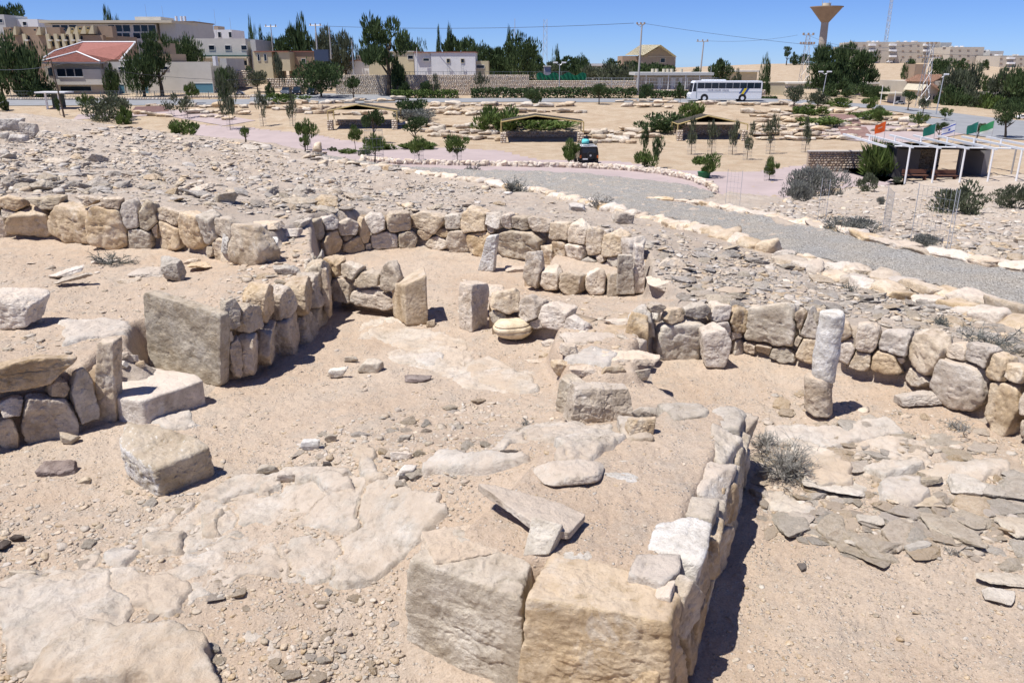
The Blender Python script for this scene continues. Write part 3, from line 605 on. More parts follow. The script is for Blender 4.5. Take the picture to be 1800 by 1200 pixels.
def prism(pts_px, ztop, zb, name, label, mat, seed, cat='standing stone'):
    B = [at_z(a, b, zb) for a, b in pts_px]; A = np.array(B); c = A.mean(0); c[2] = (ztop+zb)/2; n = len(A); N, D = [], []
    for i in range(n):
        a, b = A[i], A[(i+1) % n]; e = b-a; k = np.array([e[1], -e[0], .0]); k /= np.linalg.norm(k)
        if k@(a-c) < 0: k = -k
        N.append(k); D.append(k@(a-c))
    N += [np.array([-.42, 0, 1.0]), np.array([0, 0, -1.0])]; D += [(ztop-zb)/2-.02, (ztop-zb)/2]
    dims = np.array([max(abs(A[:, 0]-c[0])), max(abs(A[:, 1]-c[1])), (ztop-zb)/2]); NN, DD = [], []
    for a, b in zip(N, D): s = a*dims; l = np.linalg.norm(s); NN.append(s/l); DD.append(b/l)
    P, T = planes_rock(NN, DD, dims, 6, 34, seed, .02, .012, lam=.2); return link(name, trimesh(name, P, T), mat, None, tuple(c), label=label, cat=cat)
prism([(690, 556), (714, 573), (753, 571), (748, 545)], .58, .05, 'split_slab', 'tall sharp-edged tan slab standing in the court with a slanted top', RT, 91)
lay(757, 566, 18, 22, .1, 'rock', 'small brown chip at the foot of the tall sharp-edged slab', mat=RT)
# pillar of two drums
def drum(px, yb, yt, w_, z0, name, label, mat, seed, lean=0, d=None, tp=1.0):
    b = at_z(px, yb, z0) if d is None else at_d(px, yb, d); t = b[1]*ct+(EYE-b[2])*st; top = at_d(px+lean, yt, b[1]); r = w_*t/F/2; h = top[2]-b[2]
    V, T = ico(6); th = np.arctan2(V[:, 1], V[:, 0]); zz = V[:, 2]; rr = (np.abs(np.hypot(V[:, 0], V[:, 1]))**14+np.abs(zz)**14)**(-1/14)
    P = V*rr[:, None]*np.array([r, r, h/2]); P[:, :2] *= (1+(tp-1)*(P[:, 2:3]/h+.5)); P[:, :2] *= (1+.09*fbm(P*9+seed, seed, 5, .6))[:, None]; P[:, 2] += .02*fbm(P*7+seed, seed+4, 3)
    P[:, 0] += (top[0]-b[0])*(P[:, 2]/h)
    return link(name, trimesh(name, P, T), mat, None, ((b[0]+top[0])/2, b[1]+r*.6, (b[2]+top[2])/2), label=label, cat='stone pillar'), b
_, b0 = drum(1444, 730, 666, 48, 0.0, 'pillar_drum', 'squat tan lower drum of the broken pillar in the right room', RP, 93, 0, tp=.92)
drum(1451, 672, 553, 42, 0, 'pillar_drum', 'tall white rough upper drum of the broken pillar in the right room', RW, 94, 17, d=b0[1], tp=1.0)
# grooved round stone
def grooved():
    V, T = ico(6); g = at_z(902, 597, .1); t = g[1]*ct+(EYE-.1)*st; r = 35*t/F; h = 33*t/F; P = V*((np.abs(V[:, 0])**2.6+np.abs(V[:, 1])**2.6+np.abs(V[:, 2])**2.6)**(-1/2.6))[:, None]*np.array([r, r*.85, h*.56])
    for z, dp, wd in ((.42, .08, .07), (-.05, .06, .08)): k = np.exp(-((P[:, 2]/(h*.56)-z-.12*P[:, 0]/r)/wd)**2); P[:, :2] *= (1-dp*k)[:, None]
    P[:, :2] *= (1-.3*np.clip(-P[:, 2:3]/(h*.56)-.1, 0, 1)); P += V*(.006*fbm(P*14, 3, 4))[:, None]
    link('grooved_stone', trimesh('grooved_stone', P, T), rock_mat('limestone_cream', (.42, .34, .22), (.49, .41, .28), (.54, .46, .34), wfac=.2, dust=.2, bump=.35), None, (g[0], g[1]+r*.4, .1+h*.5), label='smooth cream round stone with horizontal grooves sitting in the court', cat='carved stone')
grooved()

def orth2(px, yb, w_, ytop, z0, seed, mat, label, th=.1, lean=0):
    orthostat([(px-w_*.4, ytop), (px+w_*.4, ytop), (px+w_*.5, yb, z0), (px-w_*.5, yb, z0)], 'upright_slab', label, mat, seed, th, lean)
orth2(1100, 518, 32, 449, .15, 301, RG, 'smooth grey upright slab at the right end of the stone bench', .09)
orth2(1124, 516, 20, 432, .15, 302, RP, 'narrow tall pale slab behind the bench right end', .2)
lay(1138, 470, 26, 80, .4, 'rock', 'white crumbly stone right of the narrow tall slab', mat=RW, zo=.16, dy=.3, p_=12)
lay(1175, 492, 84, 40, .14, 'rock', 'broad whitish boulder sunk in the ground right of the rear room', mat=RP, zo=.38, p_=7, cuts=3)
lay(1180, 460, 60, 24, .14, 'rock', 'pale flat rock above the broad whitish boulder', mat=RP, zo=.5)
for px, y, w_, h_, m, lb in ((566, 478, 18, 74, RG, 'thin ridged grey stone standing at the far end of the shaded retaining wall'), (556, 470, 18, 44, RG, 'short ridged stone left of the thin ridged grey stone'), (577, 512, 16, 70, RT, 'thin upright stone at the inner bend of the shaded retaining wall'), (582, 470, 22, 40, RT, 'rounded stone between the shaded wall and the rear room')):
    lay(px, y, w_, h_, h_/115, 'upright_stone', lb, 'standing stone', m, p_=12, zo=.12 if y > 475 else .25, dy=.16)
for px, y, w_, h_, m, lb in ((400, 426, 34, 46, RW, 'whitish slanting boulder at the wall corner behind the left yard'), (470, 392, 50, 26, RP, 'pale flat rock on the ground behind the wall corner'), (452, 400, 34, 22, RG, 'grey rock beside the pale flat rock behind the wall corner'), (510, 405, 40, 20, RP, 'sandy pale stone on the filled wall near the rear room'), (530, 388, 26, 26, RG, 'grey angular stone at the left end of the rear curved wall'), (353, 330, 24, 34, RT, 'pointed dark-sided stone on the hillside above the left wall'), (505, 470, 50, 16, RG, 'flat grey stone on top of the shaded retaining wall'), (455, 505, 60, 16, RP, 'thin pale slab lying on the filled wall behind the upright slab')):
    lay(px, y, w_, h_, .12 if h_ < 40 else .3, 'rock', lb, mat=m, p_=12)
for px, y, w_, h_, hz, lb in ((15, 218, 60, 22, .55, 'wide flat boulder on top of the dark rock heap at the left edge'), (50, 228, 34, 30, .6, 'right boulder of the dark rock heap at the left edge'), (30, 242, 40, 14, .35, 'lower boulder of the dark rock heap at the left edge'), (8, 238, 24, 14, .3, 'small boulder of the dark rock heap at the left edge'), (100, 305, 150, 14, .12, 'long low rock slab half sunk in the hillside'), (205, 304, 44, 20, .2, 'dark-sided rock at the right end of the long low hillside slab'), (1095, 382, 44, 36, .28, 'big grey pointed boulder between rear wall and path kerb'), (1015, 362, 30, 22, .2, 'dark grey boulder beside the near path kerb')):
    lay(px, y, w_, h_, hz, 'boulder', lb, mat=RR, p_=14, cuts=8)

orth2(184, 746, 38, 602, 0.0, 311, RT, 'tall narrow upright slab closing the dark left wall beside the threshold', .16)
for i, (px, y, w_, h_) in enumerate(((212, 634, 26, 18), (232, 624, 22, 16), (218, 618, 20, 12), (246, 634, 18, 14), (205, 650, 18, 12))):
    lay(px, y, w_, h_, .07, 'rock', ['white chip heap stone behind the threshold slab, front one', 'pale chip behind the threshold slab, right one', 'small chip behind the threshold slab, back one', 'small stone touching the big upright slab', 'small stone touching the tall narrow slab'][i], mat=[RW, RP, RP, RT, RP][i], p_=14)

orthostat([(856, 416), (873, 414), (866, 480, .1), (838, 478, .1)], 'standing_stone', 'slim white leaning standing stone at the entrance of the rear room', RW, 66, .14)
orthostat([(829, 500), (866, 498), (856, 574, .05), (827, 585, .05)], 'doorway_stone', 'pale upright doorway stone with flared flat top beside the grooved stone', RP, 67, .2)
lay(915, 470, 60, 18, .08, 'rock', 'low pale stone left of the stone bench', mat=RP)

for i, (px, y, w_, h_, hz, m) in enumerate(((1000, 612, 40, 34, .16, RP), (985, 640, 34, 30, .16, RT), (1125, 655, 40, 24, .14, RG), (1030, 645, 60, 26, .1, RP), (1080, 645, 50, 24, .1, RT), (965, 600, 30, 22, .1, RP), (940, 632, 34, 14, .05, RP), (955, 622, 22, 16, .07, RT))):
    lay(px, y, w_, h_, hz, 'rock', ['pale stone at the left foot of the earth-topped wall, upper one', 'tan stone at the left foot of the earth-topped wall, lower one', 'grey stone right behind the large squared block', 'wide pale stone directly behind the left end of the large squared block', 'tan stone directly behind the middle of the large squared block', 'pale stone on the slope right of the grooved round stone', 'flat pale stone in front of the grooved round stone', 'small tan stone in front of the grooved round stone'][i], mat=m, p_=14)
# ================================================================ BEDROCK, PATHS, RUBBLE
BR = rock_mat('bedrock', (.40, .36, .305), (.485, .445, .39), (.56, .525, .475), wfac=.4, dust=.4, sc=.9, bump=.95, var=.03, blend=.6)
def sheet(poly, zf, res, name, mat, thick=0, edge=.08, wob=.03, bumpy=.012, off=.004, seed=1, kind='structure', jig=True, **k):
    """patch following the ground inside a world polygon, optionally rising as a rough-edged layer"""
    A = np.array([p[:2] for p in poly]); x0, y0 = A.min(0)-.1; x1, y1 = A.max(0)+.1; xs = np.arange(x0, x1, res); ys = np.arange(y0, y1, res); XX, YY = np.meshgrid(xs, ys)
    wx = XX+(wob*n2(XX, YY, 2.2, seed, 4, .6) if wob else 0); wy = YY+(wob*n2(XX, YY, 2.2, seed+9, 4, .6) if wob else 0)
    ins = inpoly(wx, wy, poly); ds = np.where(ins, 1, -1)*pdist(wx, wy, poly)
    if thick:
        hh = np.clip((ds+edge*.2)/edge, 0, 1); hh = hh*hh*(3-2*hh); zt = zf(XX.ravel(), YY.ravel()).reshape(XX.shape)+rough(XX, YY)
        ZZ = zt-.03+(thick+.03)*hh+bumpy*n2(XX, YY, 3.5, seed+3, 5, .55)*hh+.0025*n2(XX, YY, 30, seed+5, 2)-.02*np.clip(.12-np.abs(n2(XX, YY, 1.4, seed+31, 4, .6)), 0, 1)*4*hh; keep = ds > -.07
    else:
        ZZ = zf(XX.ravel(), YY.ravel()).reshape(XX.shape)+rough(XX, YY)+off; keep = ins
    n, m = XX.shape; idx = np.arange(n*m).reshape(n, m); kq = keep[:-1, :-1] & keep[:-1, 1:] & keep[1:, 1:] & keep[1:, :-1]
    Q = np.stack([idx[:-1, :-1], idx[:-1, 1:], idx[1:, 1:], idx[1:, :-1]], -1)[kq]
    if len(Q) == 0: print('empty sheet', name); return None
    us, inv = np.unique(Q, return_inverse=True); V = np.stack([XX.ravel(), YY.ravel(), ZZ.ravel()], 1)[us]; c = V.mean(0)
    return link(name, trimesh(name, V-c, inv.reshape(-1, 4)), mat, None, tuple(c), kind=kind, **k)
SLABS = [([(60, 1010), (150, 995), (310, 1010), (340, 1075), (300, 1090), (200, 1060), (70, 1050)], .025), ([(270, 990), (350, 960), (440, 955), (560, 925), (700, 925), (725, 960), (690, 1000), (560, 1030), (450, 1060), (400, 1050), (330, 1030)], .03),
     ([(60, 1195), (110, 1140), (215, 1100), (330, 1120), (385, 1160), (395, 1230), (50, 1230)], .10), ([(-60, 1080), (40, 1062), (100, 1070), (150, 1110), (80, 1135), (-60, 1140)], .09), ([(-60, 1150), (60, 1145), (90, 1150), (50, 1230), (-60, 1230)], .06),
     ([(265, 905), (340, 880), (370, 905), (330, 935), (270, 932)], .05), ([(190, 965), (250, 955), (260, 975), (215, 998), (180, 985)], .04), ([(262, 945), (350, 925), (352, 955), (265, 975)], .04), ([(330, 905), (390, 900), (400, 930), (360, 942)], .045),
     ([(410, 870), (540, 860), (545, 880), (490, 920), (430, 905)], .04), ([(520, 880), (600, 860), (680, 880), (760, 905), (760, 925), (560, 925), (480, 935)], .03), ([(625, 790), (660, 785), (690, 840), (650, 850)], .05), ([(560, 835), (620, 830), (630, 860), (590, 870)], .07),
     ([(740, 830), (800, 800), (870, 800), (930, 800), (940, 815), (840, 845), (760, 850)], .05), ([(870, 770), (930, 748), (1060, 745), (1110, 770), (1080, 800), (960, 810), (890, 795)], .04), ([(810, 642), (860, 632), (930, 660), (950, 690), (900, 695), (830, 670)], .03),
     ([(720, 625), (780, 622), (790, 645), (730, 640)], .03), ([(660, 570), (760, 585), (830, 600), (820, 625), (720, 615), (640, 590)], .015), ([(240, 730), (330, 722), (360, 745), (300, 760)], .012), ([(330, 870), (420, 835), (500, 838), (480, 862), (380, 880)], .04),
     ([(560, 950), (680, 930), (735, 945), (720, 975), (600, 985)], .045), ([(330, 1010), (420, 1070), (500, 1110), (470, 1180), (400, 1150), (350, 1090)], .02), ([(990, 640), (1060, 655), (1100, 630), (1050, 610)], .03),
     ([(690, 860), (780, 850), (850, 890), (800, 920), (720, 905)], .03), ([(540, 455), (590, 470), (560, 500), (520, 490)], .02), ([(100, 565), (230, 560), (235, 600), (110, 610)], .02), ([(1380, 770), (1470, 800), (1500, 850), (1450, 870), (1400, 830)], .06),
     ([(1330, 755), (1560, 740), (1600, 765), (1480, 790), (1350, 775)], .03), ([(1540, 850), (1620, 840), (1650, 880), (1580, 895), (1530, 880)], .06), ([(1520, 825), (1610, 820), (1630, 835), (1560, 850)], .07)]
for i, (pl, th) in enumerate(SLABS):
    if i in (1, 3, 4, 5, 9, 10, 14, 20, 21, 23): continue
    w_ = [tuple(G(a, b)) for a, b in pl]; th = th*.9+.008; sheet(w_, Zs, .014 if pl[0][1] > 700 else .02, 'bedrock', BR, thick=th, seed=40+i, edge=.03, bumpy=.013, wob=.07)
# cracked bedrock over the court floor
def bedrock_field(pts, seed, cell=.42, res=.012, frac=.7, hi=.05):
    poly = [tuple(G(a, b)) for a, b in pts]; A = np.array(poly)[:, :2]; x0, y0 = A.min(0); x1, y1 = A.max(0); xs = np.arange(x0, x1, res); ys = np.arange(y0, y1, res); XX, YY = np.meshgrid(xs, ys)
    ds = np.where(inpoly(XX, YY, poly), 1, -1)*pdist(XX, YY, poly)+.12*n2(XX, YY, 2.5, seed, 3)
    wx = XX/cell/1.35+.35*n2(XX, YY, 1.3, seed+1, 5, .6); wy = YY/cell+.35*n2(XX, YY, 1.3, seed+2, 5, .6); ix = np.floor(wx).astype(np.int64); iy = np.floor(wy).astype(np.int64)
    f1 = np.full(XX.shape, 9.); f2 = np.full(XX.shape, 9.); idh = np.zeros(XX.shape); t1 = np.zeros(XX.shape); t2 = np.zeros(XX.shape)
    for dx in (-1, 0, 1):
        for dy in (-1, 0, 1):
            cx, cy = ix+dx, iy+dy; jx = cx+.5+.45*hsh(cx, cy, cx*0, seed); jy = cy+.5+.45*hsh(cx, cy, cx*0, seed+3); d = np.hypot(wx-jx, wy-jy); h = hsh(cx, cy, cx*0, seed+7)*.5+.5
            nw = d < f1; f2 = np.where(nw, f1, np.minimum(f2, d)); f1 = np.where(nw, d, f1); idh = np.where(nw, h, idh); t1 = np.where(nw, (wx-jx)*hsh(cx, cy, cx*0, seed+8), t1); t2 = np.where(nw, (wy-jy)*hsh(cx, cy, cx*0, seed+9), t2)
    e = (f2-f1)*cell; top = np.where(idh < frac, .006+hi*(idh/frac)**1.5, -.05)+.02*(t1+t2)+.014*n2(XX, YY, 2.2, seed+5, 6, .66)+.006*np.floor(n2(XX, YY, 3.1, seed+17, 4, .6)*3)-.02*np.clip(.1-np.abs(n2(XX, YY, .9, seed+6, 5, .6)), 0, 1)*5
    k = np.clip(e/.022, 0, 1)*np.clip(ds/.05, 0, 1); k = k*k*(3-2*k); H = -.035+(top+.035)*k
    ZZ = Zs(XX.ravel(), YY.ravel()).reshape(XX.shape)+rough(XX, YY)+H+.003*n2(XX, YY, 26, seed+4, 3); keep = ds > -.03
    n, m = XX.shape; idx = np.arange(n*m).reshape(n, m); kq = keep[:-1, :-1] & keep[:-1, 1:] & keep[1:, 1:] & keep[1:, :-1]; Q = np.stack([idx[:-1, :-1], idx[:-1, 1:], idx[1:, 1:], idx[1:, :-1]], -1)[kq]
    us, inv = np.unique(Q, return_inverse=True); V = np.stack([XX.ravel(), YY.ravel(), ZZ.ravel()], 1)[us]; c = V.mean(0); link('bedrock', trimesh('bedrock', V-c, inv.reshape(-1, 4)), BR, None, tuple(c), kind='structure')
bedrock_field([(-80, 1240), (-80, 1040), (60, 1000), (200, 940), (400, 850), (560, 815), (700, 830), (860, 790), (930, 745), (1060, 740), (1110, 770), (1000, 820), (850, 850), (800, 910), (720, 960), (710, 985), (560, 1035), (470, 1080), (500, 1190), (420, 1260)], 5, .5, .013, .74, .05)
bedrock_field([(1330, 740), (1560, 720), (1840, 780), (1840, 960), (1640, 930), (1480, 950), (1340, 900)], 9, .4, .016, .32, .04)
bedrock_field([(640, 560), (760, 560), (860, 610), (960, 660), (900, 710), (760, 660), (620, 620)], 13, .5, .018, .6, .025)
rb_ = np.random.default_rng(11)
# ---- gravel path
gmn = bpy.data.materials.new('path_gravel'); gmn.use_nodes = True; t = gmn.node_tree; b = t.nodes['Principled BSDF']; b.inputs['Roughness'].default_value = .95; b.inputs['Specular IOR Level'].default_value = .1
tc = nd(t, 'ShaderNodeTexCoord'); vo = nd(t, 'ShaderNodeTexVoronoi'); vo.inputs['Scale'].default_value = 60; t.links.new(tc.outputs['Object'], vo.inputs['Vector'])
c1 = ramp(t, nd_sep(t, vo.outputs['Color']), [(0, (.24, .225, .20)), (.45, (.46, .43, .39)), (.8, (.57, .545, .50)), (1, (.66, .645, .61))]).outputs[0]
c2 = ramp(t, noisen(t, tc.outputs['Object'], 1.2, 5), [(.4, (.92, .92, .92)), (.65, (1.0, .95, .88))]).outputs[0]
cc = mixc(t, 1, c1, c2, 'MULTIPLY'); t.links.new(cc, b.inputs['Base Color'])
bp = nd(t, 'ShaderNodeBump'); bp.inputs['Strength'].default_value = 1; bp.inputs['Distance'].default_value = .03; bp.invert = True; t.links.new(vo.outputs['Distance'], bp.inputs['Height']); t.links.new(bp.outputs[0], b.inputs['Normal'])
PATH_IN = [(560, 277), (660, 296), (760, 304), (850, 316), (930, 334), (1010, 352), (1080, 368), (1140, 382), (1210, 392), (1300, 418), (1400, 448), (1480, 468), (1560, 486), (1640, 508), (1800, 548), (1950, 590)]
PATH_OUT = [(1950, 510), (1800, 476), (1700, 458), (1620, 447), (1530, 425), (1430, 400), (1360, 388), (1290, 372), (1210, 358), (1150, 352)]
PATH_FAR = [(1240, 352), (1262, 346), (1250, 334), (1200, 320), (1100, 305), (900, 297), (700, 292), (560, 272)]
pw = [tuple(G(a, b)) for a, b in PATH_IN+PATH_OUT+PATH_FAR]
sheet(pw, Zs, .14, 'gravel_path', gmn, wob=.0, off=.012)
# ---- kerb stones along the path
def kerb(pts, label, sz=(.22, .5), hh=(.14, .24), mats=(RP, RP, RT), lvl=3, rows=1, drop=0, name='kerb_wall', up=0.0, keepmax=100):
    P = [G(a, b) for a, b in pts]; r = np.random.default_rng(len(label)); root = empty(name, tuple(P[0]), label=label, cat='stone kerb'); rt = root.location; items = []
    for row in range(rows):
        for a, b in zip(P[:-1], P[1:]):
            e = b-a; L = np.linalg.norm(e[:2]); s = 0
            while s < L:
                l = r.uniform(*sz)*(1 if a[1] < 25 else 1.35); p = a+e*min((s+l/2)/L, 1); s += l*.97; h = r.uniform(*hh); wd = r.uniform(.14, .24)*(1 if a[1] < 25 else 1.2)
                x, y = p[0]+r.normal(0, .03), p[1]+r.normal(0, .03); z = Z(x, y)+up-row*h*.8+h*.15; SEED[0] += 1
                items.append((l/2*1.05, wd, h, x, y, z, math.atan2(e[1], e[0])+r.normal(0, .12), SEED[0], r.normal(0, .06)))
    items.sort(key=lambda q: -(q[0]*q[2])/q[4]**2); rest = []
    for i, (a, b_, h, x, y, z, rz, sd_, tl) in enumerate(items):
        M, T = rock_mesh(sd_, (a, b_, h), lvl, 26, .22, 7, .08, .03, .7, 1.1)
        if i < keepmax:
            o = link('stone', trimesh('stone', M, T), mats[sd_ % len(mats)], root, (x-rt.x, y-rt.y, z-rt.z)); o.rotation_euler = (tl, tl, rz)
        else:
            c_, s_ = math.cos(rz), math.sin(rz); M = np.stack([M[:, 0]*c_-M[:, 1]*s_+x-rt.x, M[:, 0]*s_+M[:, 1]*c_+y-rt.y, M[:, 2]+z-rt.z], 1); rest.append((M, T))
    if rest:
        V = []; TT_ = []; n = 0
        for M, T in rest: V.append(M); TT_.append(T+n); n += len(M)
        o = link('stones', trimesh('stones', np.concatenate(V), np.concatenate(TT_)), mats[0], root); o['kind'] = 'stuff'
kerb([(560, 280), (700, 300), (850, 320), (900, 332), (960, 340), (1020, 356), (1085, 374), (1130, 386), (1200, 398)], 'broken line of pale kerb stones on the hill side of the gravel path, far part', sz=(.25, .6), hh=(.08, .15))
kerb([(1150, 388), (1240, 410), (1330, 436), (1400, 458), (1480, 476), (1560, 494), (1640, 516), (1720, 536), (1800, 556), (1900, 590)], 'row of large tan kerb stones on the near side of the gravel path at right', sz=(.3, .6), hh=(.08, .13), lvl=4, mats=(RP, RT, RT))
kerb([(1370, 458), (1480, 492), (1580, 520), (1680, 545), (1800, 580)], 'lower second row of tan kerb stones below the near edge of the gravel path', sz=(.2, .42), hh=(.07, .12), lvl=4, mats=(RP, RT, RT))
kerb([(1140, 350), (1210, 355), (1290, 369), (1360, 384), (1430, 397), (1530, 421), (1620, 443), (1700, 455), (1800, 472), (1920, 500)], 'band of flat white kerb slabs on the far side of the gravel path', sz=(.4, .8), hh=(.05, .1), mats=(RP, RP, RT), lvl=4)
kerb([(560, 270), (640, 282), (700, 289), (800, 291), (900, 293), (1000, 295), (1090, 299), (1160, 306), (1220, 319), (1250, 333), (1258, 340)], 'low white dry-stone parapet curving round the far side of the gravel platform', sz=(.25, .45), hh=(.16, .24), rows=2, up=.28, mats=(RP, RP, RT))
# ---- scattered stones
PROT = []
for i in range(14):
    r = np.random.default_rng(900+i); fl = r.uniform(.3, .8) if i < 9 else r.uniform(.16, .3)
    PROT.append(rock_mesh(900+i, (1, r.uniform(.55, .95), fl), 2, 40, .3, 8, .1, .03, .5, 1.0))
PROT_LO = [rock_mesh(950+i, (1, .8, .5), 1, 20, .25, 6, .2, .05, .5, 1.05) for i in range(6)]
PROT_HI = []
for i in range(14):
    r = np.random.default_rng(900+i); fl = r.uniform(.3, .8) if i < 9 else r.uniform(.16, .3)
    PROT_HI.append(rock_mesh(900+i, (1, r.uniform(.55, .95), fl), 5, 60, .3, 8, .09, .035, .5, 1.0))
WALLBUF = [Line(PZ(a)) for a in (LB_BASE, M_BASE, L2_BASE, RB_BASE, R_BASE)]
ROCKBOX = []
class Scatter:
    def __init__(s): s.it = []
    def add(s, pts, n, smin, smax, pw, seed, flat=1.0, mi=0, uniform_px=True, clump=0):
        """n stones inside the photo polygon; size falls off by power pw"""
        r = np.random.default_rng(seed); A = np.array(pts); x0, y0 = A.min(0); x1, y1 = A.max(0); got = 0; tries = 0; ptsl = [tuple(p)+(0,) for p in pts]
        while got < n and tries < 60:
            tries += 1; m = 400; px = r.uniform(x0, x1, m); py = r.uniform(y0, y1, m); ok = inpoly(px, py, ptsl)
            if clump: ok &= (n2(px, py*2.2, 1/clump, seed, 3)+r.uniform(-.5, .6, m)) > 0
            for a, b in zip(px[ok], py[ok]):
                if got >= n: break
                rr = r.random(); sz = smin*(1-rr*(1-(smin/smax)**pw))**(-1/pw); s.it.append((a, b, min(sz, smax), r.random(), r.integers(0, 14), mi, flat)); got += 1
    def resolve(s):
        """pixels -> ground, vectorised in bands"""
        out = []
        A = np.array([(a, b) for a, b, *_ in s.it]); N = len(A); k = 1500; ts = np.geomspace(2.2, 130, 900)
        for i in range(0, N, k):
            a = A[i:i+k]; rx = (a[:, 0]-900)/F; b = (600-a[:, 1])/F; ry = ct+b*st; rz = -st+b*ct; X = (rx/ry)[:, None]*ts; Y = np.broadcast_to(ts, X.shape); Zr = EYE+(rz/ry)[:, None]*ts
            h = Zr-Zs(X.ravel(), Y.ravel()).reshape(X.shape); hit = (h < 0); j = np.where(hit.any(1), hit.argmax(1), 0); q = np.arange(len(a))
            j0 = np.maximum(j-1, 0); f = h[q, j0]/(h[q, j0]-h[q, j]+1e-9); x = X[q, j0]*(1-f)+X[q, j]*f; y = Y[q, j0]*(1-f)+Y[q, j]*f
            for m in range(len(a)):
                if j[m] > 0: out.append((x[m], y[m])+s.it[i+m][2:])
        x = np.array([o[0] for o in out]); y = np.array([o[1] for o in out]); z = Zs(x, y)+rough(x, y)
        # skip very steep spots (wall faces)
        g = np.abs(Zs(x+.06, y)-Zs(x-.06, y))+np.abs(Zs(x, y+.06)-Zs(x, y-.06))
        return [(x[i], y[i], z[i])+tuple(o[2:]) for i, o in enumerate(out) if g[i] < .1]
LM = [(a, b, G(a, b), t) for a, b, t in ((1378, 830, 'beside the large leafless bush'), (1444, 730, 'near the foot of the broken pillar'), (1617, 715, 'near the pale flat-topped rock of the right room'), (1700, 760, 'near the thin leafless shrub'), (1780, 900, 'by the right frame edge'), (1500, 955, 'at the near margin of the stone plates'),
    (1620, 860, 'amid the stone plates'), (1255, 645, 'near the pear-shaped standing stone'), (288, 850, 'near the big white-faced boulder'), (104, 840, 'near the purplish brown rock'), (650, 660, 'near the blocky stones in the mid court'), (902, 600, 'near the grooved round stone'), (1056, 750, 'near the large squared block'), (600, 810, 'in the pebble patch'),
    (300, 1050, 'on the bedrock in the near left'), (600, 1130, 'near the black lumpy stone'), (1300, 1000, 'by the shaded face of the foreground wall'), (1600, 1080, 'on bare sand in the near right corner'), (303, 497, 'near the upright block of the left yard'), (80, 520, 'in front of the left edge boulder of the yard'), (480, 470, 'on the filled wall top'), (853, 485, 'by the entrance of the rear room'), (720, 575, 'near the sharp-edged tan slab'),
    (50, 245, 'below the dark rock heap at the left edge'), (150, 310, 'near the long low hillside slab'), (353, 345, 'near the pointed dark-sided stone'), (300, 245, 'by the far left hill crest'), (560, 285, 'by the hill crest above the plaza'), (680, 372, 'just above the rear curved wall'), (120, 350, 'just above the left yard wall'), (850, 325, 'by the far part of the path'), (1095, 395, 'near the big grey pointed boulder'), (1250, 470, 'on the ground between path and rear room'),
    (1400, 540, 'just above the right room wall'), (1652, 575, 'near the small rounded dry shrub'), (1480, 370, 'on the slope beyond the path'), (1700, 430, 'near the broken wire fence'))]
CN = {'limestone_grey': 'grey', 'limestone_tan': 'tan', 'limestone_pale': 'pale', 'hillside_stone': 'weathered'}
def rotm(rz, ax, ay):
    return np.array(Euler((ax, ay, rz)).to_matrix())
def emit(items, name_i, label, group, n_ind, mats, stuffname, lo=None, sink=.25, cat='stone', tilt=.14):
    items.sort(key=lambda q: -q[3]/math.hypot(q[0], q[1])); mesh = {}
    for it in items[:n_ind]:
        x, y, z, s_, r_, k, mi, fl = it; key = (int(k), 'h' if s_/y*F > 22 else 'l', mi, int(r_*97) % len(mats))
        if key not in mesh:
            P, T = (PROT_HI if key[1] == 'h' else PROT)[key[0]]; me = trimesh('loose_stone', P, T); me.materials.append(mats[key[3]]); mesh[key] = me
        o = bpy.data.objects.new(name_i, mesh[key]); C.objects.link(o); o.location = (x, y, z+s_*.5*(.3-sink)*fl); o.scale = (s_/2, s_/2, s_/2*fl)
        o.rotation_euler = ((r_*7 % 1-.5)*2*tilt, (r_*13 % 1-.5)*2*tilt, r_*6.28)
        nl = min(LM, key=lambda q: math.hypot(q[2][0]-x, q[2][1]-y)/max(2, y)); ap = s_/y*F; sz = 'large' if ap > 34 else 'mid-sized' if ap > 20 else 'small'
        tag(o, '%s %s %s lying %s' % (sz, CN[mats[key[3]].name], label, nl[3]), cat, group)
    if len(items) > n_ind:
        for mi in range(len(mats)):
            V, TT_, n = [], [], 0
            for it in items[n_ind:]:
                x, y, z, s_, r_, k, m_, fl = it
                if int(r_*97) % len(mats) != mi: continue
                P, T = PROT[int(k)] if s_/y*F > 9 else PROT_LO[int(k) % 6]
                Mx = rotm(r_*6.28, (r_*7 % 1-.5)*2*tilt, (r_*13 % 1-.5)*2*tilt); Q = (P*np.array([s_/2, s_/2, s_/2*fl]))@Mx.T+np.array([x, y, z+s_*.5*(.3-sink)*fl]); V.append(Q); TT_.append(T+n); n += len(Q)
            if V: link(stuffname, trimesh(stuffname, np.concatenate(V), np.concatenate(TT_), smooth=False), mats[mi], kind='stuff')
        print(stuffname, len(items))
S = Scatter()
PLAT = [(-40, 197), (150, 214), (300, 233), (420, 246), (560, 269), (700, 292), (850, 318), (960, 345), (1100, 385), (1400, 458), (1600, 505), (1840, 565), (1840, 635), (1700, 602), (1500, 562), (1300, 540), (1170, 525), (1130, 440), (1010, 392), (900, 382), (700, 377), (540, 390), (420, 372), (200, 352), (-40, 354)]
S.add([(150, 218), (300, 234), (420, 247), (560, 270), (700, 292), (700, 306), (420, 268), (150, 240)], 320, .15, .8, 1.4, 41, .4)
S.add(PLAT, 19000, .035, .3, 1.9, 1, .6)
S.add([(-40, 225), (300, 245), (700, 310), (900, 335), (860, 372), (540, 372), (300, 345), (-40, 335)], 5500, .06, .5, 2.0, 2, .75, clump=45)
S.add([(1300, 375), (1450, 330), (1560, 325), (1840, 350), (1840, 465), (1640, 440), (1500, 405)], 2600, .08, .4, 1.9, 5, .6)
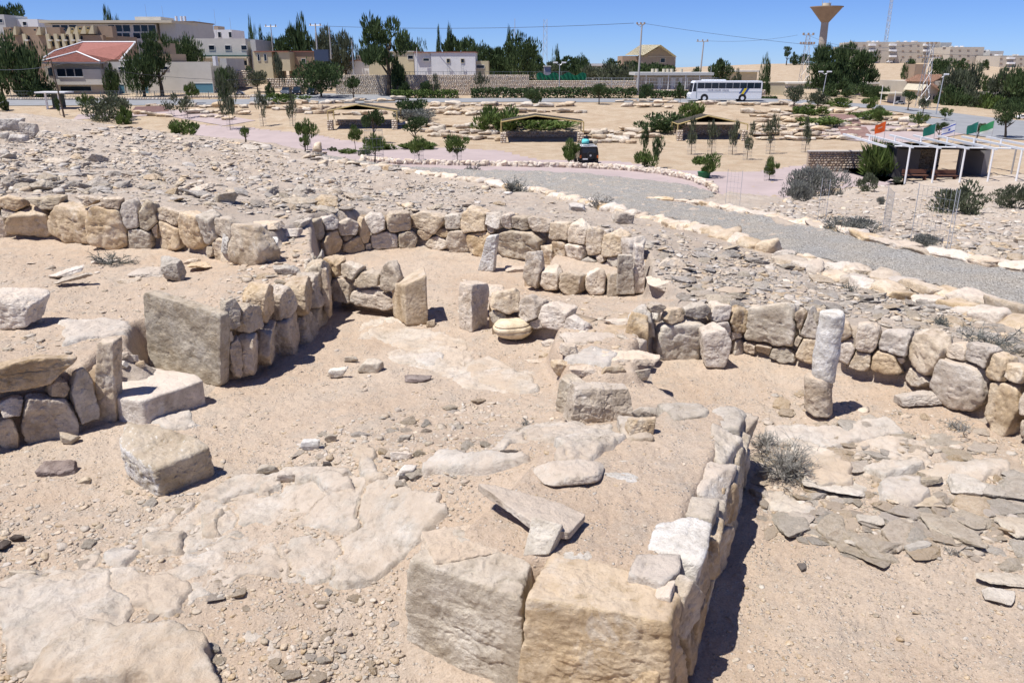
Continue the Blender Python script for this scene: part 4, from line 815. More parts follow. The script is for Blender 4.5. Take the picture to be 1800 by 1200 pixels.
S.add([(1150, 400), (1480, 480), (1840, 570), (1840, 620), (1500, 545), (1180, 510)], 1500, .03, .3, 1.6, 3, .45)
emit(S.resolve(), 'loose_stone', 'rubble stone', 'loose stones on the hillside', 260, [RR, RT, RR, RG], 'rubble', sink=.05, tilt=.3)
S = Scatter()
S.add([(-20, 800), (130, 760), (250, 700), (385, 690), (590, 610), (640, 545), (840, 480), (990, 640), (980, 760), (860, 800), (700, 970), (700, 1200), (-20, 1200)], 5200, .012, .07, 2.3, 11, .8, clump=120)
S.add([(-20, 900), (300, 860), (700, 830), (1000, 790), (720, 980), (480, 1190), (-20, 1200)], 1800, .008, .05, 1.8, 33, .6, clump=90)
S.add([(-20, 830), (300, 860), (700, 830), (860, 800), (700, 1200), (-20, 1200)], 1500, .02, .12, 2.2, 31, .7, clump=160)
S.add([(480, 820), (560, 760), (680, 720), (900, 700), (960, 745), (850, 800), (690, 860), (560, 850)], 800, .02, .13, 1.7, 12, .8)
S.add([(1240, 1200), (1320, 900), (1330, 740), (1140, 665), (1840, 700), (1840, 1200)], 5200, .008, .05, 2.3, 13, .8)
S.add([(-20, 440), (380, 460), (540, 430), (560, 540), (420, 540), (250, 560), (200, 620), (-20, 620)], 1500, .015, .12, 2.0, 14, .7)
S.add([(400, 400), (560, 390), (575, 520), (480, 560), (400, 520)], 500, .03, .22, 1.6, 19, .7)
S.add([(590, 460), (1110, 520), (1000, 620), (840, 560), (600, 540)], 700, .015, .1, 2.0, 15, .7)
S.add([(880, 510), (1130, 520), (1110, 640), (1000, 650), (980, 590)], 500, .015, .12, 1.8, 16, .7)
S.add([(1340, 680), (1700, 740), (1840, 800), (1840, 1010), (1600, 960), (1340, 900), (1330, 780)], 1500, .02, .18, 1.7, 17, .6)
S.add([(720, 800), (1000, 740), (1300, 720), (1240, 860), (1100, 1000), (940, 1040), (760, 930)], 600, .008, .04, 2.0, 18, .8)
emit(S.resolve(), 'small_stone', 'limestone chip', 'small stones on the ruin floor', 160, [RT, RG, RP, RT], 'gravel', cat='stone')
# thin flat plates at right
S = Scatter()
S.add([(1330, 760), (1480, 740), (1840, 790), (1840, 1010), (1700, 985), (1520, 985), (1340, 930)], 330, .07, .4, 1.3, 21, .4)
S.add([(1180, 520), (1500, 500), (1840, 590), (1840, 640), (1500, 560)], 70, .08, .36, 1.5, 22, .4)
emit(S.resolve(), 'flat_stone', 'flat stone plate', 'flat stone plates at right', 250, [RG, RP, RG, RT], 'plates', sink=.3, cat='flat stone', tilt=.1)
# stones one can point to
for a in [(592, 653, 42, 26, .12, RW, 'bright white angular stone in the middle of the court'), (652, 641, 46, 32, .13, RG, 'blocky stone with shaded side right of the white angular stone'), (617, 629, 26, 16, .08, RG, 'small grey stone behind the white angular stone'),
     (735, 664, 52, 20, .06, RB, 'flat brown stone casting a thin shadow in the court'), (792, 609, 24, 12, .05, RP, 'small pale stone in front of the doorway stone'), (778, 686, 18, 9, .03, RT, 'tiny flat tan stone in the court centre'),
     (544, 780, 40, 28, .1, RW, 'white chunk at the edge of the pebble patch in the court'), (582, 768, 24, 16, .07, RG, 'grey stone right of the white chunk in the pebble patch'), (705, 798, 42, 22, .08, RP, 'yellowish rounded stone in the pebble patch'),
     (710, 768, 28, 20, .07, RG, 'grey wedge-shaped stone above the yellowish rounded stone'), (714, 826, 38, 28, .08, RW, 'pale angular stone below the yellowish rounded stone'), (575, 814, 18, 14, .05, RK, 'small dark grey pebble in the pebble patch'),
     (710, 838, 24, 14, .04, RK, 'dark grey pebble below the pale angular stone'), (508, 835, 44, 26, .08, RP, 'tan stone at the left end of the pebble patch'), (470, 822, 40, 18, .07, RG, 'flat grey stone left of the pebble patch'), (900, 793, 46, 16, .05, RK, 'dark rough cinder-like stone on the grey bedrock'),
     (190, 1027, 28, 22, .04, RK, 'small blue-grey stone lying on the bedrock slab in the near left corner'), (551, 1135, 24, 20, .035, RK, 'black lumpy stone on sand in the near foreground'), (482, 1091, 8, 8, .015, RK, 'tiny black pebble above the black lumpy stone'), (585, 1125, 8, 8, .015, RK, 'tiny black pebble right of the black lumpy stone'),
     (536, 1088, 9, 8, .015, RK, 'tiny black pebble upper left of the black lumpy stone'), (635, 1070, 8, 8, .015, RK, 'tiny black pebble near the left end block'), (652, 1152, 28, 14, .03, RG, 'flat grey pebble in the near foreground'), (30, 943, 26, 16, .04, RK, 'dark greenish stone at the left frame edge'),
     (6, 955, 26, 28, .05, RK, 'dark greenish stone cut by the left frame edge'), (120, 768, 36, 30, .1, RG, 'grey wedge stone at the foot of the dark left wall'), (150, 842, 28, 18, .05, RG, 'grey stone right below the purplish brown rock'), (1410, 994, 18, 20, .03, RK, 'lone slate-grey pebble on bare sand at right'),
     (1435, 1152, 18, 10, .02, RW, 'lone white chip on bare sand at right'), (40, 1005, 50, 16, .04, RG, 'flat stone by the left frame edge'), (60, 1030, 40, 18, .04, RT, 'tan stone by the left frame edge'), (395, 1096, 0, 0, 0, None, '')]:
    if a[5] is None: continue
    lay(a[0], a[1], a[2], a[3], a[4], 'stone', a[6], 'stone', a[5], lvl=4, p_=12, cuts=7, dip=.01)
for a in [(1680, 930, 50, 60, .04), (1750, 862, 96, 34, .05), (1700, 850, 60, 46, .06), (1605, 880, 90, 40, .04), (1615, 845, 90, 22, .06), (1470, 850, 120, 50, .05), (1770, 1018, 110, 34, .035), (1755, 1048, 56, 30, .03), (1530, 915, 46, 26, .05), (1390, 925, 48, 30, .04), (1610, 960, 60, 24, .04), (1500, 955, 40, 20, .04), (1790, 925, 60, 50, .06)]:
    nl = min(LM, key=lambda q: math.hypot(q[0]-a[0], q[1]-a[1])); lay(a[0], a[1], a[2], a[3], a[4], 'flat_stone', '%s broad flat grey plate %s' % ('long' if a[2] > 85 else 'narrow' if a[3] < 26 else 'thick-edged', nl[3]), 'flat stone', RG, lvl=5, p_=22, cuts=8, dip=.0, group='broad grey plates at right', rz=random.uniform(-.4, .4), tilt=(random.uniform(-.1, .1), random.uniform(-.08, .08)))
# ================================================================ MIDDLE GROUND
def bxm(bm, x0, x1, y0, y1, z0, z1):
    vs = [bm.verts.new(c) for c in ((x0, y0, z0), (x1, y0, z0), (x1, y1, z0), (x0, y1, z0), (x0, y0, z1), (x1, y0, z1), (x1, y1, z1), (x0, y1, z1))]
    for f in ((0, 3, 2, 1), (4, 5, 6, 7), (0, 1, 5, 4), (1, 2, 6, 5), (2, 3, 7, 6), (3, 0, 4, 7)): bm.faces.new([vs[i] for i in f])
def tube(bm, a, b, r0, r1=None, n=8):
    a = Vector(a); b = Vector(b); r1 = r0 if r1 is None else r1; z = (b-a).normalized(); x = z.orthogonal().normalized(); y = z.cross(x); A, B = [], []
    for i in range(n):
        t = 2*math.pi*i/n; q = x*math.cos(t)+y*math.sin(t); A.append(bm.verts.new(a+q*r0)); B.append(bm.verts.new(b+q*r1))
    for i in range(n): j = (i+1) % n; bm.faces.new((A[i], A[j], B[j], B[i]))
    bm.faces.new(A[::-1]); bm.faces.new(B)
def part(name, bm, mat, parent=None, loc=(0, 0, 0), bevel=0, smooth=False, rz=0, **k):
    bmesh.ops.recalc_face_normals(bm, faces=bm.faces)
    if bevel: bmesh.ops.bevel(bm, geom=list(bm.edges), offset=bevel, segments=2, affect='EDGES', clamp_overlap=True)
    me = bpy.data.meshes.new(name); bm.to_mesh(me); bm.free()
    if smooth: me.shade_smooth()
    o = link(name, me, mat, parent, loc, **k); o.rotation_euler = (0, 0, rz); return o
def box(name, x0, x1, y0, y1, z0, z1, mat, parent=None, bevel=0, **k):
    bm = bmesh.new(); bxm(bm, x0, x1, y0, y1, z0, z1); return part(name, bm, mat, parent, bevel=bevel, **k)
# ---- plaza, road
PLZ = plain('paving', (.40, .325, .31), .9, noise=.1, nscale=.35); ASP = plain('asphalt', (.25, .255, .265), .92, noise=.12, nscale=.5)
pz = [at_z(a, b, -6) for a, b in [(330, 233), (440, 236), (560, 243), (700, 256), (880, 264), (960, 281), (1100, 283), (1190, 299), (1310, 302), (1420, 290), (1560, 262), (1600, 300)]]
pz += [np.array([18, 40, -6]), np.array([-20, 40, -6]), at_z(330, 250, -6)]
sheet(pz, lambda x, y: L_(x, y)+.03, .8, 'plaza', PLZ, wob=0)
KB = plain('kerb_grey', (.33, .33, .34), .9)
def ribbon(pts, wd, name, mat, off=.05, step=2.0, zf=L_, kind='structure', thick=0, **k):
    P = [np.array(p[:2], float) for p in pts]; V = []
    Q = []
    for a, b in zip(P[:-1], P[1:]):
        n = max(1, int(np.linalg.norm(b-a)/step)); Q += [a+(b-a)*i/n for i in range(n)]
    Q.append(P[-1]); Q = np.array(Q); T_ = np.gradient(Q, axis=0); T_ /= np.linalg.norm(T_, axis=1, keepdims=True); N = np.stack([-T_[:, 1], T_[:, 0]], 1); rows = []
    m = 5
    for j in range(m):
        q = Q+N*wd*(j/(m-1)-.5); rows.append(np.c_[q, zf(q[:, 0], q[:, 1])+off])
    V = np.stack(rows, 1).reshape(-1, 3); n = len(Q); F_ = []
    for i in range(n-1):
        for j in range(m-1): a = i*m+j; F_.append((a, a+1, a+m+1, a+m))
    if thick:
        nb = len(V); V = np.r_[V, V-np.array([0, 0, thick])]
        for i in range(n-1):
            a = i*m; F_.append((a, a+m, a+m+nb, a+nb)); a = i*m+m-1; F_.append((a+m, a, a+nb, a+m+nb))
    c = V.mean(0); return link(name, trimesh(name, V-c, F_, False), mat, None, tuple(c), kind=kind, **k)
def dp(px, d): return at_d(px, 600-F*math.tan(TH-0), d)[:2] if False else np.array([(px-900)/F*(d*ct+6*st), d])
ribbon([dp(-300, 134), dp(300, 134), dp(700, 137), dp(900, 138), dp(1250, 137), dp(1420, 138), dp(1560, 133), dp(1700, 122), dp(1800, 116), dp(2100, 104)], 8.5, 'road', ASP, .06)
ribbon([dp(440, 141), dp(560, 144), dp(700, 143)], 12, 'road', ASP, .10)
ribbon([dp(1690, 119), dp(1740, 108), dp(1850, 100), dp(2000, 95)], 15, 'road', ASP, .08)
ribbon([dp(1500, 98), dp(1600, 106), dp(1680, 112), dp(1780, 112)], 12, 'plaza', PLZ, .07)
ribbon([dp(130, 118), dp(300, 122), dp(420, 112)], 5, 'footpath', PLZ, .05)
# brick stairs between terraces
def stairs(px0, d0, px1, d1, wd, label):
    a, b = dp(px0, d0), dp(px1, d1); za, zb = Z(*a)+.1, Z(*b)+.25; L = np.linalg.norm(b-a); n = max(3, int(L/.9)); e = (b-a)/L; rz = math.atan2(e[1], e[0])-math.pi/2; bm = bmesh.new()
    for i in range(n): bxm(bm, -wd/2, wd/2, L*i/n, L*(i+1)/n-.02, -1.0, (zb-za)*(i+1)/n)
    part('stairs', bm, plain('brick_steps', (.34, .22, .19), .9, noise=.15, nscale=2), None, (a[0], a[1], za), rz=rz, label=label, cat='stairs')
stairs(1513, 100, 1500, 107, 3.4, 'lower flight of reddish steps between the right terraces')
stairs(1495, 111, 1480, 120, 3.4, 'upper flight of reddish steps between the right terraces')
stairs(262, 122, 270, 127, 5, 'broad shallow reddish steps beside the left terraces')
# ---- terrace ledges: long pale boulders in rows
TB = []
for i in range(16):
    r = np.random.default_rng(700+i); TB.append(trimesh('ledge_boulder', *rock_mesh(700+i, (1, r.uniform(.45, .7), r.uniform(.18, .3)), 3, 16, .14, 7, .09, .03, .7, 1.05))); TB[-1].materials.append([RF, RT, RF, RG][i % 4])
LB_ = []
def row(px0, py0, px1, py1, n, sz, seed, grp):
    r = np.random.default_rng(seed); n = int(n*1.6)
    for i in range(n):
        u = (i+.5)/n; px = px0+(px1-px0)*u+r.normal(0, 3); py = py0+(py1-py0)*u+r.normal(0, 1.1); g = G(px, py)
        if g[1] < 60 or g[1] > 160: continue
        s_ = r.uniform(*sz)*.31*(1.4 if r.random() < .2 else 1); LB_.append((s_*(1.6)/g[1], int(r.integers(16)), (g[0], g[1], g[2]+s_*.25), (s_, s_*.9, s_*r.uniform(.9, 1.5)), (r.normal(0, .06), r.normal(0, .06), r.normal(0, .22)), grp))
def rows_done():
    LB_.sort(key=lambda q: -q[0]); V, T_, n = [], [], 0
    for k, (a_, m, loc, sc, ro, grp) in enumerate(LB_):
        if k < 290:
            o = bpy.data.objects.new('ledge_boulder', TB[m]); C.objects.link(o); o.location = loc; o.scale = sc; o.rotation_euler = ro; tag(o, grp[0], 'boulder', grp[1])
        else:
            me = TB[m]; P = np.array([v.co[:] for v in me.vertices]); Q = np.array([p.vertices[:] for p in me.polygons]); P = (P*np.array(sc))@np.array(Euler(ro).to_matrix()).T+np.array(loc); V.append(P); T_.append(Q+n); n += len(P)
    if V: link('ledge_rubble', trimesh('ledge_rubble', np.concatenate(V), np.concatenate(T_)), RF, kind='stuff')
def RL(g, a): return (g[0]+', '+('the ledge right under the road' if a[1] < 190 else 'an upper ledge' if a[1] < 201 else 'a middle ledge' if a[1] < 225 else 'a lower ledge' if a[1] < 240 else 'the lowest ledge')+(', left half' if a[0]+a[2] < (650 if g[1].endswith('left') else 1850 if g[1].endswith('middle') else 2850) else ', right half'), g[1])
GA = ('limestone boulder left of the first pavilion', 'terrace boulders left'); GB = ('limestone boulder beside the middle pavilion', 'terrace boulders middle'); GC_ = ('limestone boulder around right pavilion and stairs', 'terrace boulders right')
for a in [(260, 187, 440, 190, 10), (340, 198, 440, 202, 6), (560, 182, 700, 178, 8), (440, 184, 600, 182, 9), (470, 193, 620, 192, 9), (520, 200, 680, 202, 8), (350, 207, 400, 210, 3), (230, 200, 300, 206, 4)]: row(*a, (1.8, 3.4), int(a[0]+a[1]), RL(GA, a))
for a in [(755, 186, 1010, 188, 14), (760, 195, 1030, 198, 14), (760, 201, 900, 202, 7), (700, 222, 880, 226, 10), (740, 232, 880, 236, 8), (750, 239, 880, 247, 7), (1030, 236, 1150, 232, 7), (1030, 244, 1160, 243, 7), (1040, 251, 1120, 252, 4), (1080, 178, 1240, 184, 9), (1090, 187, 1180, 190, 4)]: row(*a, (1.6, 3.2), int(a[0]+a[1]), RL(GB, a))
for a in [(1240, 184, 1470, 187, 12), (1310, 199, 1480, 197, 9), (1320, 206, 1420, 208, 6), (1320, 214, 1500, 215, 9), (1320, 222, 1510, 224, 10), (1325, 230, 1515, 232, 10), (1320, 238, 1505, 240, 9), (1330, 246, 1510, 246, 9), (1490, 197, 1590, 204, 5), (1510, 208, 1620, 217, 7), (1520, 220, 1630, 224, 7), (1530, 231, 1620, 232, 5)]: row(*a, (1.4, 3.0), int(a[0]+a[1]), RL(GC_, a))
rows_done()
# ---------------------------------------------------------------- foliage
def leaf_mat(name, c1, c2, c3):
    m = bpy.data.materials.new(name); m.use_nodes = True; t = m.node_tree; b = t.nodes['Principled BSDF']; b.inputs['Roughness'].default_value = .75; b.inputs['Specular IOR Level'].default_value = .2
    ge = nd(t, 'ShaderNodeNewGeometry'); tc = nd(t, 'ShaderNodeTexCoord'); n = noisen(t, tc.outputs['Object'], 1.6, 3)
    f = mth(t, 'ADD', mth(t, 'MULTIPLY', ge.outputs['Random Per Island'], .6), mth(t, 'MULTIPLY', n, .4)); c = ramp(t, f, [(.2, c1), (.5, c2), (.8, c3)]); t.links.new(c.outputs[0], b.inputs['Base Color'])
    b.inputs['Transmission Weight'].default_value = 0; tr = nd(t, 'ShaderNodeBsdfTranslucent'); t.links.new(c.outputs[0], tr.inputs[0]); mx = nd(t, 'ShaderNodeMixShader'); mx.inputs[0].default_value = .25
    t.links.new(b.outputs[0], mx.inputs[1]); t.links.new(tr.outputs[0], mx.inputs[2]); t.links.new(mx.outputs[0], t.nodes['Material Output'].inputs[0]); MAT[name] = m; return m
LG = leaf_mat('leaves_bright', (.06, .095, .025), (.10, .15, .04), (.16, .21, .06)); LD = leaf_mat('leaves_dark', (.033, .056, .022), (.06, .095, .036), (.10, .14, .055))
LO = leaf_mat('leaves_olive', (.06, .075, .045), (.10, .115, .07), (.15, .165, .11)); LY = leaf_mat('dry_twigs', (.20, .19, .17), (.29, .275, .25), (.40, .385, .35)); LGREY = leaf_mat('grey_shrub_leaves', (.13, .135, .12), (.19, .195, .175), (.26, .26, .235))
BARK = plain('bark', (.10, .075, .055), .95, noise=.25, nscale=8); WIRE = plain('wire', (.30, .31, .33), .6, metal=.6); GREYM = plain('galvanised', (.5, .51, .52), .5, metal=.5); WHITEM = plain('white_paint', (.78, .78, .78), .5)
def crown_mesh(name, seed, n, shape, leaf, elong=1.0, blobs=9):
    """crown of little leaf quads gathered in clumps inside a unit box (x,y in -1..1, z 0..1)"""
    r = np.random.default_rng(seed); cs = []
    for i in range(blobs):
        while True:
            p = r.uniform(-1, 1, 3); z = (p[2]+1)/2
            if shape == 'round': ok = np.linalg.norm(p) < .8
            elif shape == 'cone': ok = math.hypot(p[0], p[1]) < (1-z)*.85+.05
            elif shape == 'column': ok = math.hypot(p[0], p[1]) < .7*math.sin(math.pi*min(.97, z*.85+.12))
            elif shape == 'umbrella': ok = math.hypot(p[0], p[1]) < .85 and z < .92 and (math.hypot(p[0], p[1]) > .2 or z > .3)
            elif shape == 'flat': ok = np.linalg.norm(p[:2]) < .8 and p[2] < .3
            else: ok = math.hypot(p[0], p[1]) < .3+.5*z and z > .1
            if ok: break
        cs.append((p[0], p[1], z, r.uniform(.2, .42)))
    cs = np.array(cs); k = r.integers(0, blobs, n); d = r.normal(0, 1, (n, 3)); d /= np.linalg.norm(d, axis=1, keepdims=True); rad = cs[k, 3]*(.55+.5*r.random(n)**.6)
    P = cs[k, :3]+d*rad[:, None]*np.array([1, 1, .55]); P[:, 2] = np.clip(P[:, 2], 0, 1.12)
    if shape == 'cone': f = np.clip((1.08-P[:, 2]), .03, 1); q = np.hypot(P[:, 0], P[:, 1]); P[:, :2] *= np.minimum(1, f/np.maximum(q, 1e-3))[:, None]
    u = r.normal(0, 1, (n, 3)); u /= np.linalg.norm(u, axis=1, keepdims=True); v = np.cross(u, r.normal(0, 1, (n, 3))); v /= np.linalg.norm(v, axis=1, keepdims=True)
    if elong > 1: u = d*.6+u*.35+np.array([0, 0, .75]); u /= np.linalg.norm(u, axis=1, keepdims=True)
    s_ = leaf*(.6+.8*r.random(n))[:, None]; a = u*s_*elong; b = v*s_/elong**.5*.8
    P[:, :2] /= np.percentile(np.abs(P[:, :2]), 98.5); z0_, z1_ = np.percentile(P[:, 2], (1, 99)); P[:, 2] = (P[:, 2]-z0_)/(z1_-z0_)
    V = np.stack([P-a*.5-b*.3, P-b*.5+a*.1, P+a*.6, P+b*.5+a*.0], 1).reshape(-1, 3); Q = np.arange(n*4).reshape(n, 4); return trimesh(name, V, Q, False)
CR = {}
def crown(kind, v):
    key = (kind, v)
    if key not in CR:
        sp = {'young': (1500, 'round', .115, 2.0, 12, LG), 'bush': (2600, 'round', .1, 1.3, 14, LD), 'big': (3600, 'round', .085, 1.3, 26, LD), 'pine': (3000, 'umbrella', .09, 1.8, 24, LD), 'cypress': (900, 'column', .14, 1.6, 16, LD), 'sapling': (420, 'column', .15, 1.5, 9, LO),
              'darksap': (700, 'column', .15, 1.5, 10, LD), 'olive': (2600, 'round', .09, 1.3, 22, LO), 'greybush': (4500, 'round', .07, 1.9, 26, LGREY), 'greenbush': (1800, 'flat', .13, 1.8, 16, LG), 'darkflat': (1800, 'flat', .12, 1.6, 16, LD), 'cone': (1500, 'cone', .12, 1.6, 20, LD), 'wispy': (2200, 'round', .16, 3.5, 20, LG)}[kind]
        m = crown_mesh('crown', hash_(kind)+v*7, sp[0], sp[1], sp[2], sp[3], sp[4]); m.materials.append(sp[5]); CR[key] = m
    return CR[key]
def hash_(s): return sum(ord(c)*(i+3) for i, c in enumerate(s)) % 9973
TR = {}
def trunk_mesh(v, kind):
    key = (v, kind)
    if key in TR: return TR[key]
    r = random.Random(v*13+5); bm = bmesh.new(); p = Vector((0, 0, 0)); n = 4; ps = [p]
    for i in range(n): p = p+Vector((r.uniform(-.03, .03), r.uniform(-.03, .03), .25)); ps.append(p)
    for i in range(n): tube(bm, ps[i], ps[i+1], .05*(1-.15*i), .05*(1-.15*(i+1)), 7)
    for i in range(7):
        a = ps[2+i % 3]; t = r.uniform(0, 6.28); tube(bm, a, a+Vector((math.cos(t)*.32, math.sin(t)*.32, r.uniform(.2, .5))), .025, .008, 5)
    me = bpy.data.meshes.new('trunk'); bm.to_mesh(me); bm.free(); me.materials.append(BARK); TR[key] = me; return me
def cage(parent, h, r_, lg=None):
    if not hasattr(cage, 'm'):
        bm = bmesh.new(); n = 14
        for i in range(n): a = 6.283*i/n; tube(bm, (math.cos(a), math.sin(a), 0), (math.cos(a), math.sin(a), 1), .009, n=3)
        for z in (.02, .25, .5, .75, .98):
            for i in range(n): a = 6.283*i/n; b = 6.283*(i+1)/n; tube(bm, (math.cos(a), math.sin(a), z), (math.cos(b), math.sin(b), z), .007, n=3)
        me = bpy.data.meshes.new('wire_cage'); bm.to_mesh(me); bm.free(); me.materials.append(WIRE); cage.m = me
    o = link('wire_cage', cage.m, None, parent); o.scale = (r_, r_, h); return o
TC = [0]
def tree(px, ytop, ybase, wpx, kind, label, name='tree', cat='tree', d=None, crown_from=.35, group=None, cg=False, tw=1.0, dx=0):
    """tree from its place in the photo; d given or found where the pixel meets the ground"""
    TC[0] += 1; g = G(px, ybase) if d is None else None
    if g is None: g = at_d(px, ybase, d); g[2] = min(g[2], Z(g[0], g[1])+.0) if kind else g[2]
    d = g[1]; t = d*ct+(EYE-g[2])*st; top = at_d(px, ytop, d); h = top[2]-g[2]; w_ = wpx*t/F/2
    root = empty(name, tuple(g), rz=TC[0]*1.3, label=label, cat=cat, group=group)
    zc = h*crown_from if crown_from == 0 or kind not in ('greybush', 'greenbush', 'darkflat', 'bush') or crown_from > .5 else 0
    if kind in ('greybush', 'greenbush', 'darkflat', 'bush') and crown_from == .35: zc = 0
    o = link('crown', crown(kind, TC[0] % 3), None, root, (0, 0, zc)); o.scale = (w_*1.05, w_*1.05, (h-zc)*.95)
    if zc > 0:
        tr = link('trunk', trunk_mesh(TC[0] % 4, kind), None, root); tw_ = max(.06, min(h*.035, .45))*tw; tr.scale = (tw_/.05*1.0 if kind in ('sapling', 'darksap', 'young') else max(tw_/.05, w_*.8), tw_/.05 if kind in ('sapling', 'darksap', 'young') else max(tw_/.05, w_*.8), (zc+.45*(h-zc))*.8)
        if kind in ('sapling', 'darksap', 'young'): tr.scale = (.8, .8, (zc+.5*(h-zc))*.8)
    if cg: cage(root, 1.5, .42)
    return root
YG = 'young round-headed trees around the plaza'
for a in [(541, 210, 265, 34, 'young', 'round-headed young tree at the left end of the plaza', .42), (536, 238, 268, 18, 'young', 'very small round-headed tree beside the leftmost plaza tree', .4), (625, 220, 266, 26, 'young', 'small round tree left of the planted island in the plaza', .45), (659, 235, 287, 32, 'young', 'caged round tree just behind the parapet, left of the plaza centre', .45),
          (659, 193, 252, 36, 'bush', 'dark round tree in front of the left pavilion', .5), (730, 205, 258, 38, 'bush', 'dark round tree right of the left pavilion post', .5), (737, 240, 288, 40, 'young', 'caged round tree with spreading crown behind the parapet in the plaza centre', .42), (804, 238, 289, 42, 'young', 'caged young tree with open crown between two pavilions', .42),
          (1000, 245, 293, 34, 'young', 'tree with upswept crown just left of the black jeep', .25), (1132, 263, 301, 38, 'young', 'bright green ball-shaped tree right of the jeep', .2), (1237, 270, 312, 48, 'young', 'widest bright green young tree in its green tub near the parapet end', .25), (1352, 276, 318, 26, 'young', 'small round tree at the right end of the plaza', .3),
          (432, 222, 250, 14, 'young', 'tiny round tree alone at the left plaza kerb', .4), (1155, 240, 296, 20, 'darksap', 'thin dark-leaved young tree between the jeep and the ball-shaped tree', .3), (1130, 222, 284, 15, 'darksap', 'slim dark young tree left of the right pavilion', .4)]:
    tree(a[0], a[1], a[2], a[3], a[4], a[5], 'young_tree', crown_from=a[6] if a[4] != 'bush' else .51, group=YG, cg='caged' in a[5] or 'end of the plaza' in a[5])
bm = bmesh.new(); tube(bm, (0, 0, 0), (0, 0, .5), .42, .55, 16); g = G(1237, 313); part('plant_tub', bm, plain('green_plastic', (.02, .12, .05), .5), None, tuple(g), label='round dark green tub under the widest young tree', cat='plant tub')
SG = 'caged saplings'
for a in [(1215, 207, 272, 22, 'first caged sapling from the left before the right pavilion'), (1250, 213, 272, 20, 'second caged sapling from the left before the right pavilion'), (1287, 212, 272, 24, 'third caged sapling from the left before the right pavilion'), (1313, 215, 281, 18, 'fourth caged sapling from the left before the right pavilion'),
          (1353, 203, 271, 24, 'tall caged sapling right of the right pavilion'), (1415, 205, 268, 18, 'caged sapling standing before the stony ledges left of the stairs'), (405, 130, 229, 30, 'tallest slender caged sapling on the sand at left'), (463, 160, 222, 22, 'slender grey-green caged sapling left of the first pavilion'),
          (515, 165, 222, 20, 'thin grey-green caged sapling nearest the first pavilion'), (302, 165, 205, 22, 'thin sapling on the left terraces beside the shallow steps'), (330, 170, 208, 30, 'bushy sapling on the left terraces')]:
    tree(a[0], a[1], a[2], a[3], 'sapling', a[4], 'sapling', crown_from=.3, group=SG, cg=True)
for a in [(1195, 145, 190, 14, 'darksap', 'small cut palm-like tree in front of the long hedge gap', .4), (155, 165, 205, 26, 'young', 'small round tree behind the bus shelter at far left', .45), (106, 172, 203, 12, 'darksap', 'thin shrub-like tree in front of the white bus shelter', .3), (340, 145, 183, 26, 'young', 'round tree before the blue garage door', .4),
          (622, 134, 176, 26, 'bush', 'round potted tree on the road kerb left of the big tree', .51), (565, 107, 172, 78, 'big', 'wide dense green tree beside the parked cars', .2), (1395, 150, 196, 34, 'olive', 'spreading small tree at the right road bend', .4), (1437, 157, 196, 34, 'olive', 'second spreading small tree at the right road bend, above the green patches', .35),
          (1525, 170, 198, 28, 'young', 'young tree in ground cover right of the stairs', .3), (1543, 187, 217, 26, 'young', 'dark small tree below the ground cover right of the stairs', .2), (1613, 198, 228, 28, 'young', 'flat-topped small tree above the right ledges', .4), (1650, 215, 252, 34, 'bush', 'dark small tree behind the blue and white flag', .55),
          (1715, 217, 252, 26, 'bush', 'dark small tree behind the two green flags', .55), (1767, 172, 243, 44, 'big', 'tall dark tree with a full crown by the wide asphalt at right', .35), (1660, 190, 213, 20, 'young', 'small tree by the right kerb of the bending road', .4), (1596, 160, 195, 22, 'bush', 'dark street tree below the pylon', .55), (1622, 170, 200, 18, 'olive', 'small street tree right of the pylon foot', .4),
          (1053, 147, 184, 26, 'big', 'dark small tree standing on the near road kerb in the middle', .4), (1133, 147, 178, 24, 'bush', 'short thick palm stub at the hedge gap', .5), (1235, 149, 179, 16, 'bush', 'short thick palm stub in front of the bus', .5)]:
    tree(a[0], a[1], a[2], a[3], a[4], a[5], 'tree', crown_from=a[6], d=137 if a[2] < 184 and a[0] > 600 and a[0] < 1300 else None)
